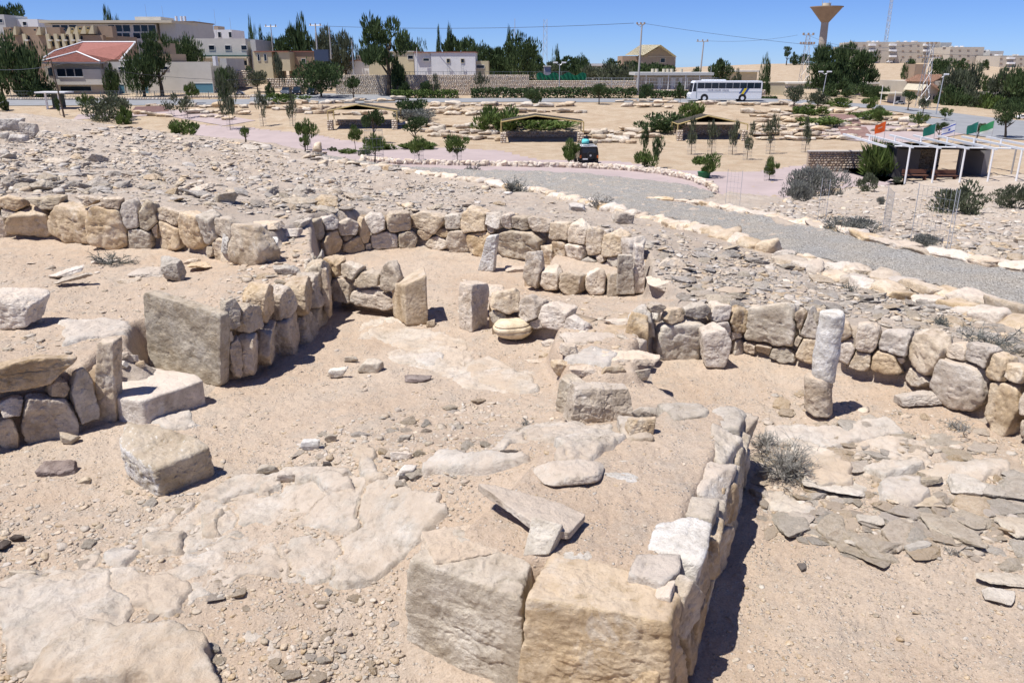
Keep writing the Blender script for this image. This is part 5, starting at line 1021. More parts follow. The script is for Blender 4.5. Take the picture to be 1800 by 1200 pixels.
for a in [(190, 165, 212, 74, 'olive', 'large mixed grey-green shrub mass at far left behind the hill edge', 0), (220, 188, 218, 26, 'greenbush', 'low green shrub right of the grey-green shrub mass', 0), (0, 158, 195, 30, 'bush', 'dark shrub at the left frame edge', 0), (324, 212, 237, 44, 'greenbush', 'bright green bush on the sand behind the hill edge', 0), (728, 175, 208, 60, 'bush', 'big dark round shrub above the left pavilion', 0),
          (735, 192, 214, 76, 'greybush', 'grey spreading shrub below the dark round shrub', 0), (870, 188, 229, 70, 'greenbush', 'green shrubs on the slope behind the middle pavilion left part', 0), (950, 203, 222, 130, 'greenbush', 'wide green shrub belt behind the middle pavilion', 0), (1160, 198, 230, 80, 'darkflat', 'green shrub bank on the slope left of the right pavilion', 0), (1215, 180, 206, 40, 'greenbush', 'green shrub behind the right pavilion roof', 0),
          (938, 158, 181, 30, 'bush', 'leaning dark bush by the road in the middle', 0), (585, 258, 266, 16, 'bush', 'dark low bush on the left planted island', 0), (612, 262, 270, 30, 'greenbush', 'low ground cover on the left planted island', 0), (642, 264, 275, 26, 'bush', 'dark low bush at the foot of the small round tree', 0), (668, 250, 262, 60, 'greenbush', 'low green cover around the middle plaza island', 0), (735, 250, 262, 58, 'greenbush', 'low green cover on the right plaza island', 0),
          (505, 165, 180, 70, 'greenbush', 'low green hedge strip below the parked cars', 0), (1425, 186, 202, 60, 'greenbush', 'upper rounded green ground-cover patch left of the stairs', 0), (1445, 206, 220, 82, 'greenbush', 'lower rounded green ground-cover patch left of the stairs', 0), (1525, 192, 208, 66, 'greenbush', 'green ground-cover patch right of the stairs', 0), (1460, 172, 186, 60, 'greenbush', 'green strip along the bending road', 0),
          (1435, 293, 346, 92, 'greybush', 'large grey twiggy shrub at the plaza corner before the stone-clad wall', 0), (1400, 318, 353, 46, 'greybush', 'smaller grey shrub in front of the large grey twiggy shrub', 0), (1545, 260, 312, 70, 'wispy', 'wispy olive shrub growing against the stone-clad wall', 0), (1522, 305, 337, 32, 'olive', 'small round olive shrub below the wispy shrub', 0), (1577, 310, 322, 14, 'olive', 'very small shrub by the first white post', 0),
          (1690, 318, 376, 88, 'olive', 'big olive-grey shrub in front of the white-post shelter', 0), (1775, 324, 366, 56, 'olive', 'round olive-grey shrub at the right frame edge', 0), (1495, 382, 408, 80, 'greybush', 'low dry grey shrub beyond the far kerb of the path', 0), (1548, 346, 360, 14, 'greybush', 'tiny grey tuft on the stony slope', 0), (1625, 412, 434, 40, 'greybush', 'small green-grey shrub by the broken wire fence', 0)]:
    tree(a[0], a[1], a[2], a[3], a[4], a[5], 'shrub', 'shrub', crown_from=0.0)
# ---- hedges on the road
def hedge(px0, px1, ytop, ybot, d, label, seed):
    a, b = at_d(px0, ybot, d), at_d(px1, ybot, d); h = at_d(px0, ytop, d)[2]-a[2]; L = b[0]-a[0]; r = np.random.default_rng(seed); n = int(L*150); P = np.stack([r.uniform(0, L, n), r.uniform(-.9, .9, n), h*(1-r.random(n)**2.2*.98)*(.86+.14*np.sin(r.uniform(0, L, n)))], 1); P[:, 2] *= .9+.12*n2(P[:, 0], P[:, 1], .8, seed)
    u = r.normal(0, 1, (n, 3))+np.array([0, 0, .8]); u /= np.linalg.norm(u, axis=1, keepdims=True); v = np.cross(u, r.normal(0, 1, (n, 3))); v /= np.linalg.norm(v, axis=1, keepdims=True); s_ = .3*(.6+.8*r.random(n))[:, None]
    V = np.stack([P-u*s_*.5-v*s_*.2, P-v*s_*.4, P+u*s_*.8, P+v*s_*.4], 1).reshape(-1, 3); link('hedge', trimesh('hedge', V, np.arange(n*4).reshape(n, 4), False), LD if seed % 2 else LG, None, (a[0], a[1], min(a[2], Z(a[0], a[1]))-.05), label=label, cat='hedge')
hedge(828, 1119, 151, 171, 143, 'long dark green clipped hedge along the far side of the road', 1); hedge(688, 806, 155, 171, 142, 'short green hedge in the road island before the big tree', 2); hedge(1143, 1212, 157, 172, 143, 'short dark hedge just left of the bus', 3); hedge(1338, 1365, 170, 176, 143, 'short low hedge just right of the bus', 5)
# ---- pavilions
YP = plain('yellow_frame', (.46, .36, .16), .7); ROOFN = plain('shade_net', (.12, .105, .085), .95, noise=.1)
SW = rock_mat('rubble_wall', (.26, .20, .15), (.36, .29, .22), (.46, .4, .33), wfac=.3, dust=.1, sc=.5)
def stone_face(name, x0, x1, y0, y1, z0, z1, parent, mat, sz=.32, seed=1):
    """wall block with rounded stones standing out of its front"""
    r = np.random.default_rng(seed); bmx = bmesh.new(); bxm(bmx, x0, x1, y0+.06, y1, z0, z1); part('wall_core', bmx, plain('mortar', (.44, .36, .27), .95, noise=.2, nscale=4), parent)
    V0, T0 = ico(1); V, T_, n = [], [], 0; nz = max(1, int((z1-z0)/(sz*.72))); hz = (z1-z0)/nz
    for j in range(nz):
        x = x0-r.uniform(0, .1)
        while x < x1:
            w_ = r.uniform(.7, 1.5)*sz; xa, xb = max(x, x0), min(x+w_, x1)
            if xb-xa > .05: P = np.sign(V0)*np.abs(V0)**.6*np.array([(xb-xa)/2*.97, .10*r.uniform(.8, 1.3), hz/2*.95]); V.append(P*(1+.08*vnoise(V0*3+n))[:, None]+np.array([(xa+xb)/2, y0+.05, z0+hz*(j+.5)])); T_.append(T0+n); n += len(V0)
            x += w_
    link(name, trimesh(name, np.concatenate(V), np.concatenate(T_)), mat, parent)
def pavilion(px0, px1, yeave, yapex, ybase, label, d=None, walltop=None, px_ap=None, right_pier=True):
    g = G((px0+px1)/2, ybase) if d is None else at_d((px0+px1)/2, ybase, d); d = g[1]; a = at_d(px0, ybase, d); b = at_d(px1, ybase, d); L = b[0]-a[0]; ze = at_d(px0, yeave, d)[2]-g[2]; za = at_d(px0, yapex, d)[2]-g[2]; zw = at_d(px0, walltop, d+3)[2]-g[2] if walltop else 1.4
    root = empty('shade_pavilion', (a[0], d, g[2]-.05), label=label, cat='pavilion'); D_ = 3.6; m = L*.42
    bm = bmesh.new()
    for y in (0, D_): tube(bm, (0, y, ze), (m, y, za), .07); tube(bm, (m, y, za), (L, y, ze), .07)
    for x, z in ((0, ze), (m, za), (L, ze)): tube(bm, (x, 0, z), (x, D_, z), .06)
    part('roof_frame', bm, YP, root)
    for x in (0, L):
        for y in (0, D_): bm = bmesh.new(); tube(bm, (x, y, 1.1), (x, y, ze), .07); part('post', bm, YP, root)
    bm = bmesh.new(); v = [bm.verts.new(c) for c in ((0, 0, ze+.08), (m, 0, za+.08), (L, 0, ze+.08), (0, D_, ze+.08), (m, D_, za+.08), (L, D_, ze+.08))]; bm.faces.new((v[0], v[1], v[4], v[3])); bm.faces.new((v[1], v[2], v[5], v[4]))
    r_ = bmesh.ops.solidify(bm, geom=bm.faces[:], thickness=.05); part('roof', bm, ROOFN, root)
    bm = bmesh.new(); bm.faces.new([bm.verts.new(c) for c in ((0, D_-.1, ze), (L, D_-.1, ze), (m, D_-.1, za))]); bmesh.ops.solidify(bm, geom=bm.faces[:], thickness=.04); part('gable_net', bm, plain('brown_net', (.17, .13, .09), .95), root)
    stone_face('back_wall', .2, L-.2, D_-.3, D_, 0, zw, root, SW, .4, int(px0))
    for x in (0, L-.6): stone_face('stone_pier', x-.1, x+.6, -.35, .35, 0, 1.25, root, RP, .3, int(x+3))
    return root
pavilion(578, 699, 195, 184, 228, 'first shade pavilion from the left, yellow frame over low stone wall', walltop=210); pavilion(881, 1025, 214, 203, 251, 'middle shade pavilion with yellow frame, shrubs behind it', walltop=231); pavilion(1190, 1312, 218, 203, 247, 'right shade pavilion half hidden by saplings', walltop=219)
# ---- bus
def bus():
    d = 135; a = at_d(1212, 178, d); L = at_d(1338, 178, d)[0]-a[0]; root = empty('white_bus', (a[0], d, Z(a[0]+6, d)+.08), label='white coach parked on the road, blue and yellow slanted stripes', cat='bus'); H = 3.15; W_ = 2.5
    wp = plain('bus_paint', (.8, .82, .84), .25); gl = plain('dark_glass', (.015, .025, .04), .08); dk = plain('rubber', (.02, .02, .022), .8); gy = plain('bus_grey', (.35, .4, .45), .4)
    bm = bmesh.new(); pr = [(0.05, .45), (0, 1.15), (.28, 1.35), (.5, 2.9), (.75, H), (L-.15, H), (L, 2.9), (L, .5), (L-.3, .38), (.3, .35)]
    A = [bm.verts.new((x, 0, z)) for x, z in pr]; B = [bm.verts.new((x, W_, z)) for x, z in pr]; bm.faces.new(A); bm.faces.new(B[::-1])
    for i in range(len(pr)): j = (i+1) % len(pr); bm.faces.new((A[i], B[i], B[j], A[j]))
    part('body', bm, wp, root, bevel=.05)
    def pl(name, pts, mat, y=-.012, par=root, **k):
        bm = bmesh.new(); A = [bm.verts.new((x, y, z)) for x, z in pts]; B = [bm.verts.new((x, y+.03, z)) for x, z in pts]; bm.faces.new(A); bm.faces.new(B[::-1])
        for i in range(len(pts)): j = (i+1) % len(pts); bm.faces.new((A[i], B[i], B[j], A[j]))
        return part(name, bm, mat, par, **k)
    n = 9; x0 = 1.15; x1 = L-.2
    for i in range(n): a_, b_ = x0+(x1-x0)*i/n, x0+(x1-x0)*(i+1)/n-.05; pl('side_window', [(a_, 2.0), (b_, 2.0), (b_, 2.88), (a_, 2.88)], gl)
    pl('driver_window', [(.42, 1.55), (.95, 1.55), (.95, 2.85), (.58, 2.85)], gl)
    bm = bmesh.new(); vs = [bm.verts.new(c) for c in ((.26, .15, 1.42), (.26, W_-.15, 1.42), (.47, W_-.15, 2.8), (.47, .15, 2.8))]; bm.faces.new(vs); bmesh.ops.solidify(bm, geom=bm.faces[:], thickness=-.03); part('windscreen', bm, gl, root)
    pl('side_door', [(.98, .5), (1.12, .5), (1.12, 2.85), (.98, 2.85)], gy); pl('trim_stripe', [(1.2, 1.42), (L-.1, 1.42), (L-.1, 1.5), (1.2, 1.5)], gy)
    x = L*.68; pl('blue_stripe', [(x, 1.25), (x+.35, 1.25), (x+.8, 2.0), (x+.45, 2.0)], plain('blue', (.03, .08, .3), .4), -.02); pl('yellow_stripe', [(x+.36, 1.15), (x+.75, 1.15), (x+1.25, 2.02), (x+.81, 2.0)], plain('yellow', (.75, .6, .05), .4), -.021); pl('blue_stripe', [(x+.76, 1.1), (x+1.05, 1.1), (x+1.6, 2.0), (x+1.26, 2.0)], MAT['blue'], -.02)
    for x in (2.35, L*.72+.15):
        for y in (.0, W_-.28):
            bm = bmesh.new(); tube(bm, (x, y-.03, .5), (x, y+.28, .5), .5, n=22); w_ = part('wheel', bm, dk, root); bm = bmesh.new(); tube(bm, (x, y-.06, .5), (x, y, .5), .27, n=16); part('hub', bm, wp, w_)
        bm = bmesh.new(); tube(bm, (x, -.016, .56), (x, .02, .56), .62, n=22); part('wheel_arch', bm, dk, root)
    box('roof_unit', L*.18, L*.5, .5, W_-.5, H-.02, H+.2, wp, root, .05)
    for y in (.3, W_-.3): bm = bmesh.new(); bxm(bm, -.03, .06, y-.2, y+.2, .75, .95); part('headlight', bm, WHITEM, root, bevel=.02)
    bm = bmesh.new(); bxm(bm, -.04, .2, .1, W_-.1, .35, .6); part('bumper', bm, gy, root, bevel=.03)
    for i, (s, x) in enumerate((('אגד תיור', 3.3), ('TOURS BUS', 5.6))):
        if i == 0: s = '-----  -----'
        fc = bpy.data.curves.new('lettering', 'FONT'); fc.body = s if i else 'חברת הסעות'; fc.size = .38; fc.extrude = .004; fo = bpy.data.objects.new('lettering', fc); C.objects.link(fo); fo.parent = root; fo.location = (x-.5, -.03, 1.62); fo.rotation_euler = (R(90), 0, 0)
        if i: fc.body = 'הסעים'
        me = bpy.data.meshes.new_from_object(fo); fo2 = link('lettering', me, plain('letter_blue', (.12, .14, .22), .6), root, fo.location); fo2.rotation_euler = fo.rotation_euler; bpy.data.objects.remove(fo)
bus()
# ---- jeep seen from behind
def jeep():
    g = G(1035, 292.5); t = g[1]*ct+(EYE-g[2])*st; W_ = 34*t/F; k = W_/1.8; root = empty('black_jeep', tuple(g), rz=.06, label='black off-road car seen from behind with luggage on its roof rack', cat='jeep'); root.scale = (k, k, k)
    bk = plain('black_paint', (.012, .013, .016), .25); gl = MAT['dark_glass']; dk = MAT['rubber']; wh = WHITEM
    bm = bmesh.new(); pr = [(-.88, .45), (.88, .45), (.9, 1.1), (.76, 1.78), (-.76, 1.78), (-.9, 1.1)]; A = [bm.verts.new((x, 0, z)) for x, z in pr]; B = [bm.verts.new((x*.98, 3.0, z)) for x, z in pr]; bm.faces.new(A); bm.faces.new(B[::-1])
    for i in range(6): j = (i+1) % 6; bm.faces.new((A[i], B[i], B[j], A[j]))
    part('body', bm, bk, root, bevel=.06); box('bonnet', -.84, .84, 3.0, 4.2, .5, 1.12, bk, root, .08)
    box('rear_window', -.62, .62, -.02, .02, 1.2, 1.62, gl, root, .01); box('roof', -.75, .75, .05, 2.8, 1.76, 1.84, wh, root, .03)
    for sx in (-1, 1):
        box('side_window', sx*.8-.06, sx*.8+.06, .3, 2.6, 1.2, 1.6, gl, root, .01); box('rear_lamp', sx*.8-.07, sx*.8+.07, -.04, .03, .75, 1.0, plain('lamp_orange', (.6, .15, .03), .4), root, .01)
        box('mirror', sx*1.02-.1, sx*1.02+.1, 2.5, 2.6, 1.2, 1.42, bk, root, .02)
        for y in (.6, 3.4): bm = bmesh.new(); tube(bm, (sx*.68, y, .38), (sx*.92, y, .38), .38, n=20); part('wheel', bm, dk, root)
    bm = bmesh.new(); tube(bm, (.1, -.22, 1.0), (.1, -.02, 1.0), .34, n=22); sp_ = part('spare_wheel', bm, dk, root); bm = bmesh.new(); tube(bm, (.1, -.24, 1.0), (.1, -.2, 1.0), .1, n=12); part('hub', bm, GREYM, sp_)
    box('bumper', -.86, .86, -.16, .02, .42, .58, dk, root, .02); box('number_plate', -.62, -.15, -.185, -.165, .62, .74, wh, root)
    bm = bmesh.new()
    for x in (-.72, 0, .72): tube(bm, (x, .1, 2.0), (x, 2.7, 2.0), .025)
    for y in (.1, .9, 1.8, 2.7):
        tube(bm, (-.72, y, 2.0), (.72, y, 2.0), .025)
        for x in (-.72, .72): tube(bm, (x, y, 1.82), (x, y, 2.0), .02)
    part('roof_rack', bm, dk, root)
    tx = plain('turquoise_cloth', (.12, .5, .5), .8)
    for (x, y, s, m, lb) in ((-.32, .5, (.4, .5, .26), tx, 'turquoise bag on the roof rack of the black jeep'), (.58, .7, (.26, .4, .2), plain('canvas', (.45, .4, .3), .9), 'pale canvas roll on the roof rack of the black jeep')):
        P, T = rock_mesh(int(abs(x)*100), (s[0]*k, s[1]*k, s[2]*k), 3, 5, .1, 3, .05, .02); link('luggage_bag', trimesh('luggage_bag', P, T), m, None, tuple(np.array(g)+np.array([x, y, 2.2])*k), label=lb, cat='bag')
    box('suitcase', -.1*k+g[0], .36*k+g[0], g[1]+.3*k, g[1]+1.2*k, g[2]+2.02*k, g[2]+2.2*k, dk, None, .03, label='flat dark case on the roof rack of the black jeep', cat='suitcase')
jeep()
# ---- white-post shelter at right
def shelter():
    g0 = G(1590, 323); d = g0[1]; gz = g0[2]; print('shelter', g0); a = at_d(1590, 323, d); root = empty('post_shelter', (a[0], d, gz), label='long open shelter of white posts and slanting white beams above a dark shade', cat='shelter'); t = d*ct+(EYE-gz)*st; u = t/F; h = 62*u
    gm = plain('grey_roof', (.22, .21, .21), .8); fl = plain('pale_floor', (.55, .5, .45), .9)
    e = np.array([at_d(1800, 338, d-3)[0]-a[0], -3.]) ; n = 7; sp = 42*u
    for i in range(n):
        x = (i-1)*sp; y = -(i-1)*.45; z = 0
        if i: bm = bmesh.new(); tube(bm, (x, y, -.1), (x, y, h), .07); part('post', bm, WHITEM, root); bm = bmesh.new(); tube(bm, (x+.3, y+4.5, -.1), (x+.3, y+4.5, h*.95), .06); part('post', bm, plain('grey_post', (.3, .29, .29), .6), root)
        bm = bmesh.new(); A = Vector((x+.8, y+9.5, h+.12)); B = Vector((x, y-.4, h+.06)); tube(bm, A, B, .1, n=4); part('beam', bm, plain('pale_beam', (.62, .64, .66), .5), root)
        bm = bmesh.new(); tube(bm, (x+.3, y+3.2, h-.1), (x+.3, y+3.2, h+.5), .07); part('bracket', bm, WHITEM, root)
    L = n*sp
    bm = bmesh.new()
    tube(bm, (-.4, 1.6, h-.05), (L, 1.6-n*.45, h-.05), .06)
    part('purlin', bm, plain('pale_beam', (.6, .6, .6)), root)
    bm = bmesh.new(); vs = [bm.verts.new(c) for c in ((.4, 2.2, h-.3), (6.4, .9, h-.3), (7.0, 6.0, h-.3), (1.1, 7.2, h-.3))]; bm.faces.new(vs); bmesh.ops.solidify(bm, geom=bm.faces[:], thickness=.35); part('flat_roof', bm, gm, root)
    bm = bmesh.new(); vs = [bm.verts.new(c) for c in ((-1.0, -.8, -.02), (L, -3.8, -.02), (L, 8, -.02), (-1, 9, -.02))]; bm.faces.new(vs); bmesh.ops.solidify(bm, geom=bm.faces[:], thickness=.3); part('floor_slab', bm, fl, root)
    dkw = plain('dark_wall', (.09, .085, .085), .8); box('booth', .6, 2.4, 3.2, 5.6, 0, h-.3, dkw, root); stone_face('stone_wall', 2.9, 5.4, 6.0, 6.4, 0, h-.35, root, SW, .3, 9); box('end_wall', 6.7, 7.15, 2.2, 5.8, 0, h-.25, gm, root)
    for x in (1.3, 3.4):   # benches
        b_ = empty('bench', (a[0]+x, d+1.4-x*.1, gz), label='dark wooden bench under the white-post shelter, ' + ('left one' if x < 2 else 'right one'), cat='bench')
        box('seat', -.9, .9, -.22, .22, .42, .47, plain('wood_brown', (.13, .06, .04), .7), b_); box('backrest', -.9, .9, .2, .25, .55, .85, MAT['wood_brown'], b_)
        for q in (-.75, .7): box('leg', q, q+.06, -.2, .2, 0, .42, MAT['wood_brown'], b_)
    # stone-clad wall left of it
    w0 = at_d(1418, 305, d+9); root2 = empty('stone_clad_wall', (w0[0], d+9, Z(w0[0]+2, d+9)-.3), label='stone-clad garden wall left of the white-post shelter', cat='wall'); stone_face('stones', 0, 6.6, 0, .4, 0, 2.0, root2, SW, .26, 17)
    box('coping', -.05, 6.65, -.14, .45, 2.0, 2.08, plain('coping', (.5, .46, .41), .9), root2)
    # low rubble retaining strip in front
    root3 = empty('low_wall', (at_d(1562, 336, d-2.5)[0], d-2.5, gz-.75), label='low rubble wall below the floor of the white-post shelter', cat='wall'); stone_face('stones', 0, 9, 0, .4, 0, .62, root3, SW, .25, 19)
    return a, d, gz, u
shelter()
# ---- flags
def flag(px, ytop, ybase, fpx, cols, label, em=None):
    d = 72; b = at_d(px, ybase, d); tp = at_d(px, ytop, d); h = tp[2]-b[2]; u = d/F*1.05; root = empty('flagpole', (b[0], d, b[2]), label=label, cat='flagpole'); bm = bmesh.new(); tube(bm, (0, 0, 0), (0, 0, h), .03, .02); part('pole', bm, GREYM, root)
    W_ = fpx*u; Hh = 16*u; nx, ny = 12, 8; m = [plain('flag_%d_%d_%d' % tuple(int(c*99) for c in q), q, .8) for q in cols]; V, Q, mi = [], [], []
    for j in range(ny+1):
        for i in range(nx+1): s = i/nx; V.append((-s*W_, .14*math.sin(s*7+j*.3)*s, h-Hh*j/ny-.42*W_*s+.1*s*j/ny*W_))
    for j in range(ny):
        for i in range(nx): a = j*(nx+1)+i; Q.append((a, a+1, a+nx+2, a+nx+1)); mi.append(em(i, j) if em else 0)
    me = trimesh('flag', V, Q); [me.materials.append(x) for x in m]; me.polygons.foreach_set('material_index', mi); o = link('flag_cloth', me, None, root); me.update()
flag(1551, 213, 262, 16, [(.75, .12, .02), (.8, .45, .3)], 'flagpole with an orange flag', lambda i, j: 1 if j in (3,) and 3 < i < 9 else 0)
flag(1640, 217, 252, 18, [(.02, .18, .14)], 'flagpole with a dark green flag between the orange and the blue-white one'); flag(1673, 215, 262, 20, [(.75, .77, .8), (.05, .1, .45)], 'flagpole with a white and blue striped flag', lambda i, j: 1 if j in (1, 6) or (i in (5, 6) and j in (3, 4)) else 0)
flag(1713, 214, 255, 16, [(.02, .18, .14)], 'flagpole with a dark green flag at the far side of the dark tree'); flag(1739, 212, 262, 20, [(.05, .3, .12), (.7, .75, .7)], 'flagpole with a green flag with a white lower edge, rightmost', lambda i, j: 1 if j > 5 else 0)
# ---- tall mesh fences on the slope
def meshfence(pts, h, label, sp=.12):
    P = [G(a, b) for a, b in pts]; root = empty('wire_fence', tuple(P[0]), label=label, cat='fence'); rt = P[0]
    for a, b in zip(P[:-1], P[1:]):
        bm = bmesh.new(); A = Vector(a-rt); B = Vector(b-rt); n = max(2, int((B-A).length/sp)); k = 6
        for i in range(n+1): p = A.lerp(B, i/n); tube(bm, p, p+Vector((0, 0, h)), .0022, n=3)
        for j in range(k+1): z = Vector((0, 0, h*j/k)); tube(bm, A+z, B+z, .0022, n=3)
        part('wire_panel', bm, WIRE, root)
    for p in P: bm = bmesh.new(); q = Vector(p-rt); tube(bm, q, q+Vector((0, 0, h+.03)), .006); part('post', bm, GREYM, root)
meshfence([(1275, 358), (1300, 362)], .9, 'grey wire mesh cage at the end of the curved parapet'); meshfence([(1436, 395), (1450, 394)], .95, 'thin wire guard on the slope, leftmost', .2); meshfence([(1550, 410), (1562, 409)], .95, 'thin wire guard on the slope, middle one', .2); meshfence([(1600, 425), (1663, 442), (1668, 446)], .95, 'broken wire fence beyond the far kerb at right')
# ---- dry shrubs among the ruins
def twigs(px, py, wpx, hpx, label, mat=LY, n=140, seed=1, green=0, name='dry_shrub', spread=1.0):
    g = G(px, py); t = g[1]*ct+(EYE-g[2])*st; rr = wpx*t/F/2; h = hpx*t/F/math.cos(math.atan2(EYE-g[2], g[1])); r = random.Random(seed); bm = bmesh.new(); th = max(.0022, .0005*t)
    root = empty(name, tuple(g-np.array([0, 0, .02])), label=label, cat='shrub')
    def br(p, dr, L, lv, rad):
        q = p; m = 3
        for i in range(m):
            dr = (dr+Vector((r.gauss(0, .22), r.gauss(0, .22), r.gauss(0, .16)))).normalized(); q2 = q+dr*L/m; tube(bm, q, q2, rad*(1-.2*i), rad*(1-.2*(i+1)), 3); q = q2
            if lv and r.random() < .9:
                for _ in range(2): br(q, (dr+Vector((r.gauss(0, .7), r.gauss(0, .7), r.gauss(0, .5)))).normalized(), L*r.uniform(.35, .6), lv-1, rad*.65)
    for i in range(max(8, n//7)):
        a = r.uniform(0, 6.283); e = r.uniform(.15, 1.35); dr = Vector((math.cos(a)*math.cos(e)*spread, math.sin(a)*math.cos(e)*spread, math.sin(e)*h/max(rr, .01)*.8)).normalized(); br(Vector((r.gauss(0, rr*.12), r.gauss(0, rr*.12), 0)), dr, rr*r.uniform(.6, 1.05), 2, th*1.5)
    part('twigs', bm, mat, root)
twigs(1378, 838, 118, 95, 'large grey leafless bush at the right foot of the foreground wall', n=240, seed=2); twigs(1345, 790, 60, 60, 'upright grey dead twigs beside the far end of the foreground wall', n=110, seed=3); twigs(1652, 572, 34, 38, 'small rounded grey-brown dry shrub above the right room', n=150, seed=4, mat=LGREY)
twigs(1688, 758, 60, 40, 'thin leafless branching shrub before the right room wall', n=60, seed=5); twigs(1745, 610, 90, 24, 'low spreading grey shrub behind the right end of the wall', n=150, seed=6, mat=LGREY); twigs(1052, 366, 44, 26, 'spiky grey dry tuft by the near path kerb', n=120, seed=7); twigs(905, 338, 46, 22, 'grey-green tuft at the near edge of the gravel path', n=150, seed=8, mat=LGREY)
twigs(1385, 458, 26, 14, 'small grey tuft below the path kerb', n=90, seed=9, mat=LGREY); twigs(1585, 655, 22, 16, 'tiny brown dry tuft at the foot of the right room wall', n=70, seed=10); twigs(1490, 512, 34, 12, 'low grey tuft on the stony ground above the right room', n=80, seed=11, mat=LGREY); twigs(195, 463, 70, 10, 'low grey-green plants by the sunken white stone in the yard', n=110, seed=12, mat=LGREY)
twigs(1690, 980, 50, 12, 'flat dead grey twigs on the plates at right', n=40, seed=13, spread=2); twigs(925, 745, 24, 14, 'few dry grass stalks beside the wide bedrock slab', n=25, seed=14); twigs(610, 800, 12, 18, 'small green shoot in the pebble patch', n=14, seed=15, mat=LG, name='green_shoot'); twigs(765, 784, 10, 12, 'tiny green shoot right in the pebble patch', n=12, seed=16, mat=LG, name='green_shoot'); twigs(835, 300, 30, 8, 'low green weeds on the far part of the gravel', n=60, seed=17, mat=LGREY)
# ================================================================ BUILDINGS AND FAR THINGS
def wallm(n, c, **k): return plain(n, c, .9, noise=.07, nscale=.6, **k)
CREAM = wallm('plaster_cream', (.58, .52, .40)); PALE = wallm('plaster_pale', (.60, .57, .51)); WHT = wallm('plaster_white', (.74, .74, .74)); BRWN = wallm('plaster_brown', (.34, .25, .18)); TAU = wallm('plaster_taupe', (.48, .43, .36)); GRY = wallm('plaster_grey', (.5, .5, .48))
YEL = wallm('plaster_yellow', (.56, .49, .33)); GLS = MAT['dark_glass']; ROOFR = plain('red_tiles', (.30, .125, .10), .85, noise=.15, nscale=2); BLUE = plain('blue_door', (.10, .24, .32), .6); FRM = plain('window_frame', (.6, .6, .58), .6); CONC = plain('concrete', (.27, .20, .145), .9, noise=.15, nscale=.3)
class B:
    """building with its front plane at distance d; everything given in photo pixels of that plane"""
    def __init__(s, name, px0, px1, yt, yb, d, dep, mat, label, cat='building', rz=0, sink=3):
        s.d = d; a = at_d(px0, yb, d); b = at_d(px1, yb, d); s.x0 = a[0]; s.W = b[0]-a[0]; s.zb = a[2]; s.H = at_d(px0, yt, d)[2]-a[2]; s.dep = dep
        s.root = empty(name, (a[0], d, a[2]), rz=rz, label=label, cat=cat); box('wall', 0, s.W, 0, dep, -sink, s.H, mat, s.root)
    def X(s, px, py=None): return at_d(px, 100 if py is None else py, s.d)[0]-s.x0
    def Zz(s, py, px=900): return at_d(900, py, s.d)[2]-s.zb
    def win(s, px0, px1, y0, y1, name='window', mat=None, fr=FRM, f=.08, rec=True):
        x0, x1 = s.X(px0, y0), s.X(px1, y0); z0, z1 = s.Zz(y1), s.Zz(y0); bm = bmesh.new()
        for q in ((x0-f, x1+f, z0-f, z0), (x0-f, x1+f, z1, z1+f), (x0-f, x0, z0, z1), (x1, x1+f, z0, z1)): bxm(bm, q[0], q[1], -.09, .02, q[2], q[3])
        o = part(name+'_frame' if name == 'window' else name, bm, fr, s.root); box('pane' if name == 'window' else 'leaf', x0, x1, -.03, .01, z0, z1, mat or GLS, o)
    def slab(s, px0, px1, y0, y1, ya, yb_, mat, name='roof'):
        return box(name, s.X(px0, y0), s.X(px1, y0), ya, yb_, s.Zz(y1), s.Zz(y0), mat, s.root)
# big red-roofed house, left
b = B('red_roof_house', 99, 183, 110, 165, 150, 12, TAU, 'house with broad red tiled roof and projecting ribbon window at left'); d = 150
b.slab(76, 98, 118, 165, .4, 10, TAU, 'side_wall'); b.slab(98, 182, 122, 149, -1.1, -.02, PALE, 'projecting_bay'); b.slab(76, 184, 109.5, 112, -1.6, 0, FRM, 'eaves')
for x0, x1 in ((102, 116), (118, 131), (133, 146)):
    bm = bmesh.new(); bxm(bm, b.X(x0), b.X(x1), -1.16, -1.08, b.Zz(134.5), b.Zz(121.5)); part('window', bm, GLS, b.root)
bm = bmesh.new(); bxm(bm, b.X(102), b.X(147), -1.25, -1.1, b.Zz(136), b.Zz(134.7)); part('window_sill', bm, WHITEM, b.root)
box('window', b.X(78), b.X(96), .33, .42, b.Zz(134), b.Zz(120), GLS, b.root); b.win(106, 160, 152, 160)
bm = bmesh.new(); dd = 150
def wp(px, py, dy=0): q = at_d(px, py, dd+dy); return (q[0]-b.x0, dy, q[2]-b.zb)
v = [bm.verts.new(c) for c in (wp(72, 108.5, -1.7), wp(177, 109.5, -1.7), wp(200, 105, 4), wp(212, 105, 4.0), wp(237, 75, 12), wp(146, 75, 12), wp(95, 91, 6), wp(135, 92, 3))]
bm.faces.new((v[0], v[1], v[7])); bm.faces.new((v[0], v[7], v[5], v[6])); bm.faces.new((v[1], v[2], v[7])); bm.faces.new((v[2], v[3], v[4], v[5], v[7])); bmesh.ops.solidify(bm, geom=bm.faces[:], thickness=-.25); part('roof', bm, ROOFR, b.root)
bm = bmesh.new()
for p, q in ((wp(146, 75, 12), wp(238, 75, 12)), (wp(238, 75, 12), wp(213, 105, 4)), (wp(146, 75, 12), wp(95, 91, 6)), (wp(95, 91, 6), wp(76, 103, 2)), (wp(135, 92, 3), wp(176, 109, -1.7)), (wp(135, 92, 3), wp(74, 108, -1.7))): tube(bm, (p[0], p[1], p[2]+.1), (q[0], q[1], q[2]+.1), .14, n=5)
part('roof_edge', bm, WHITEM, b.root)
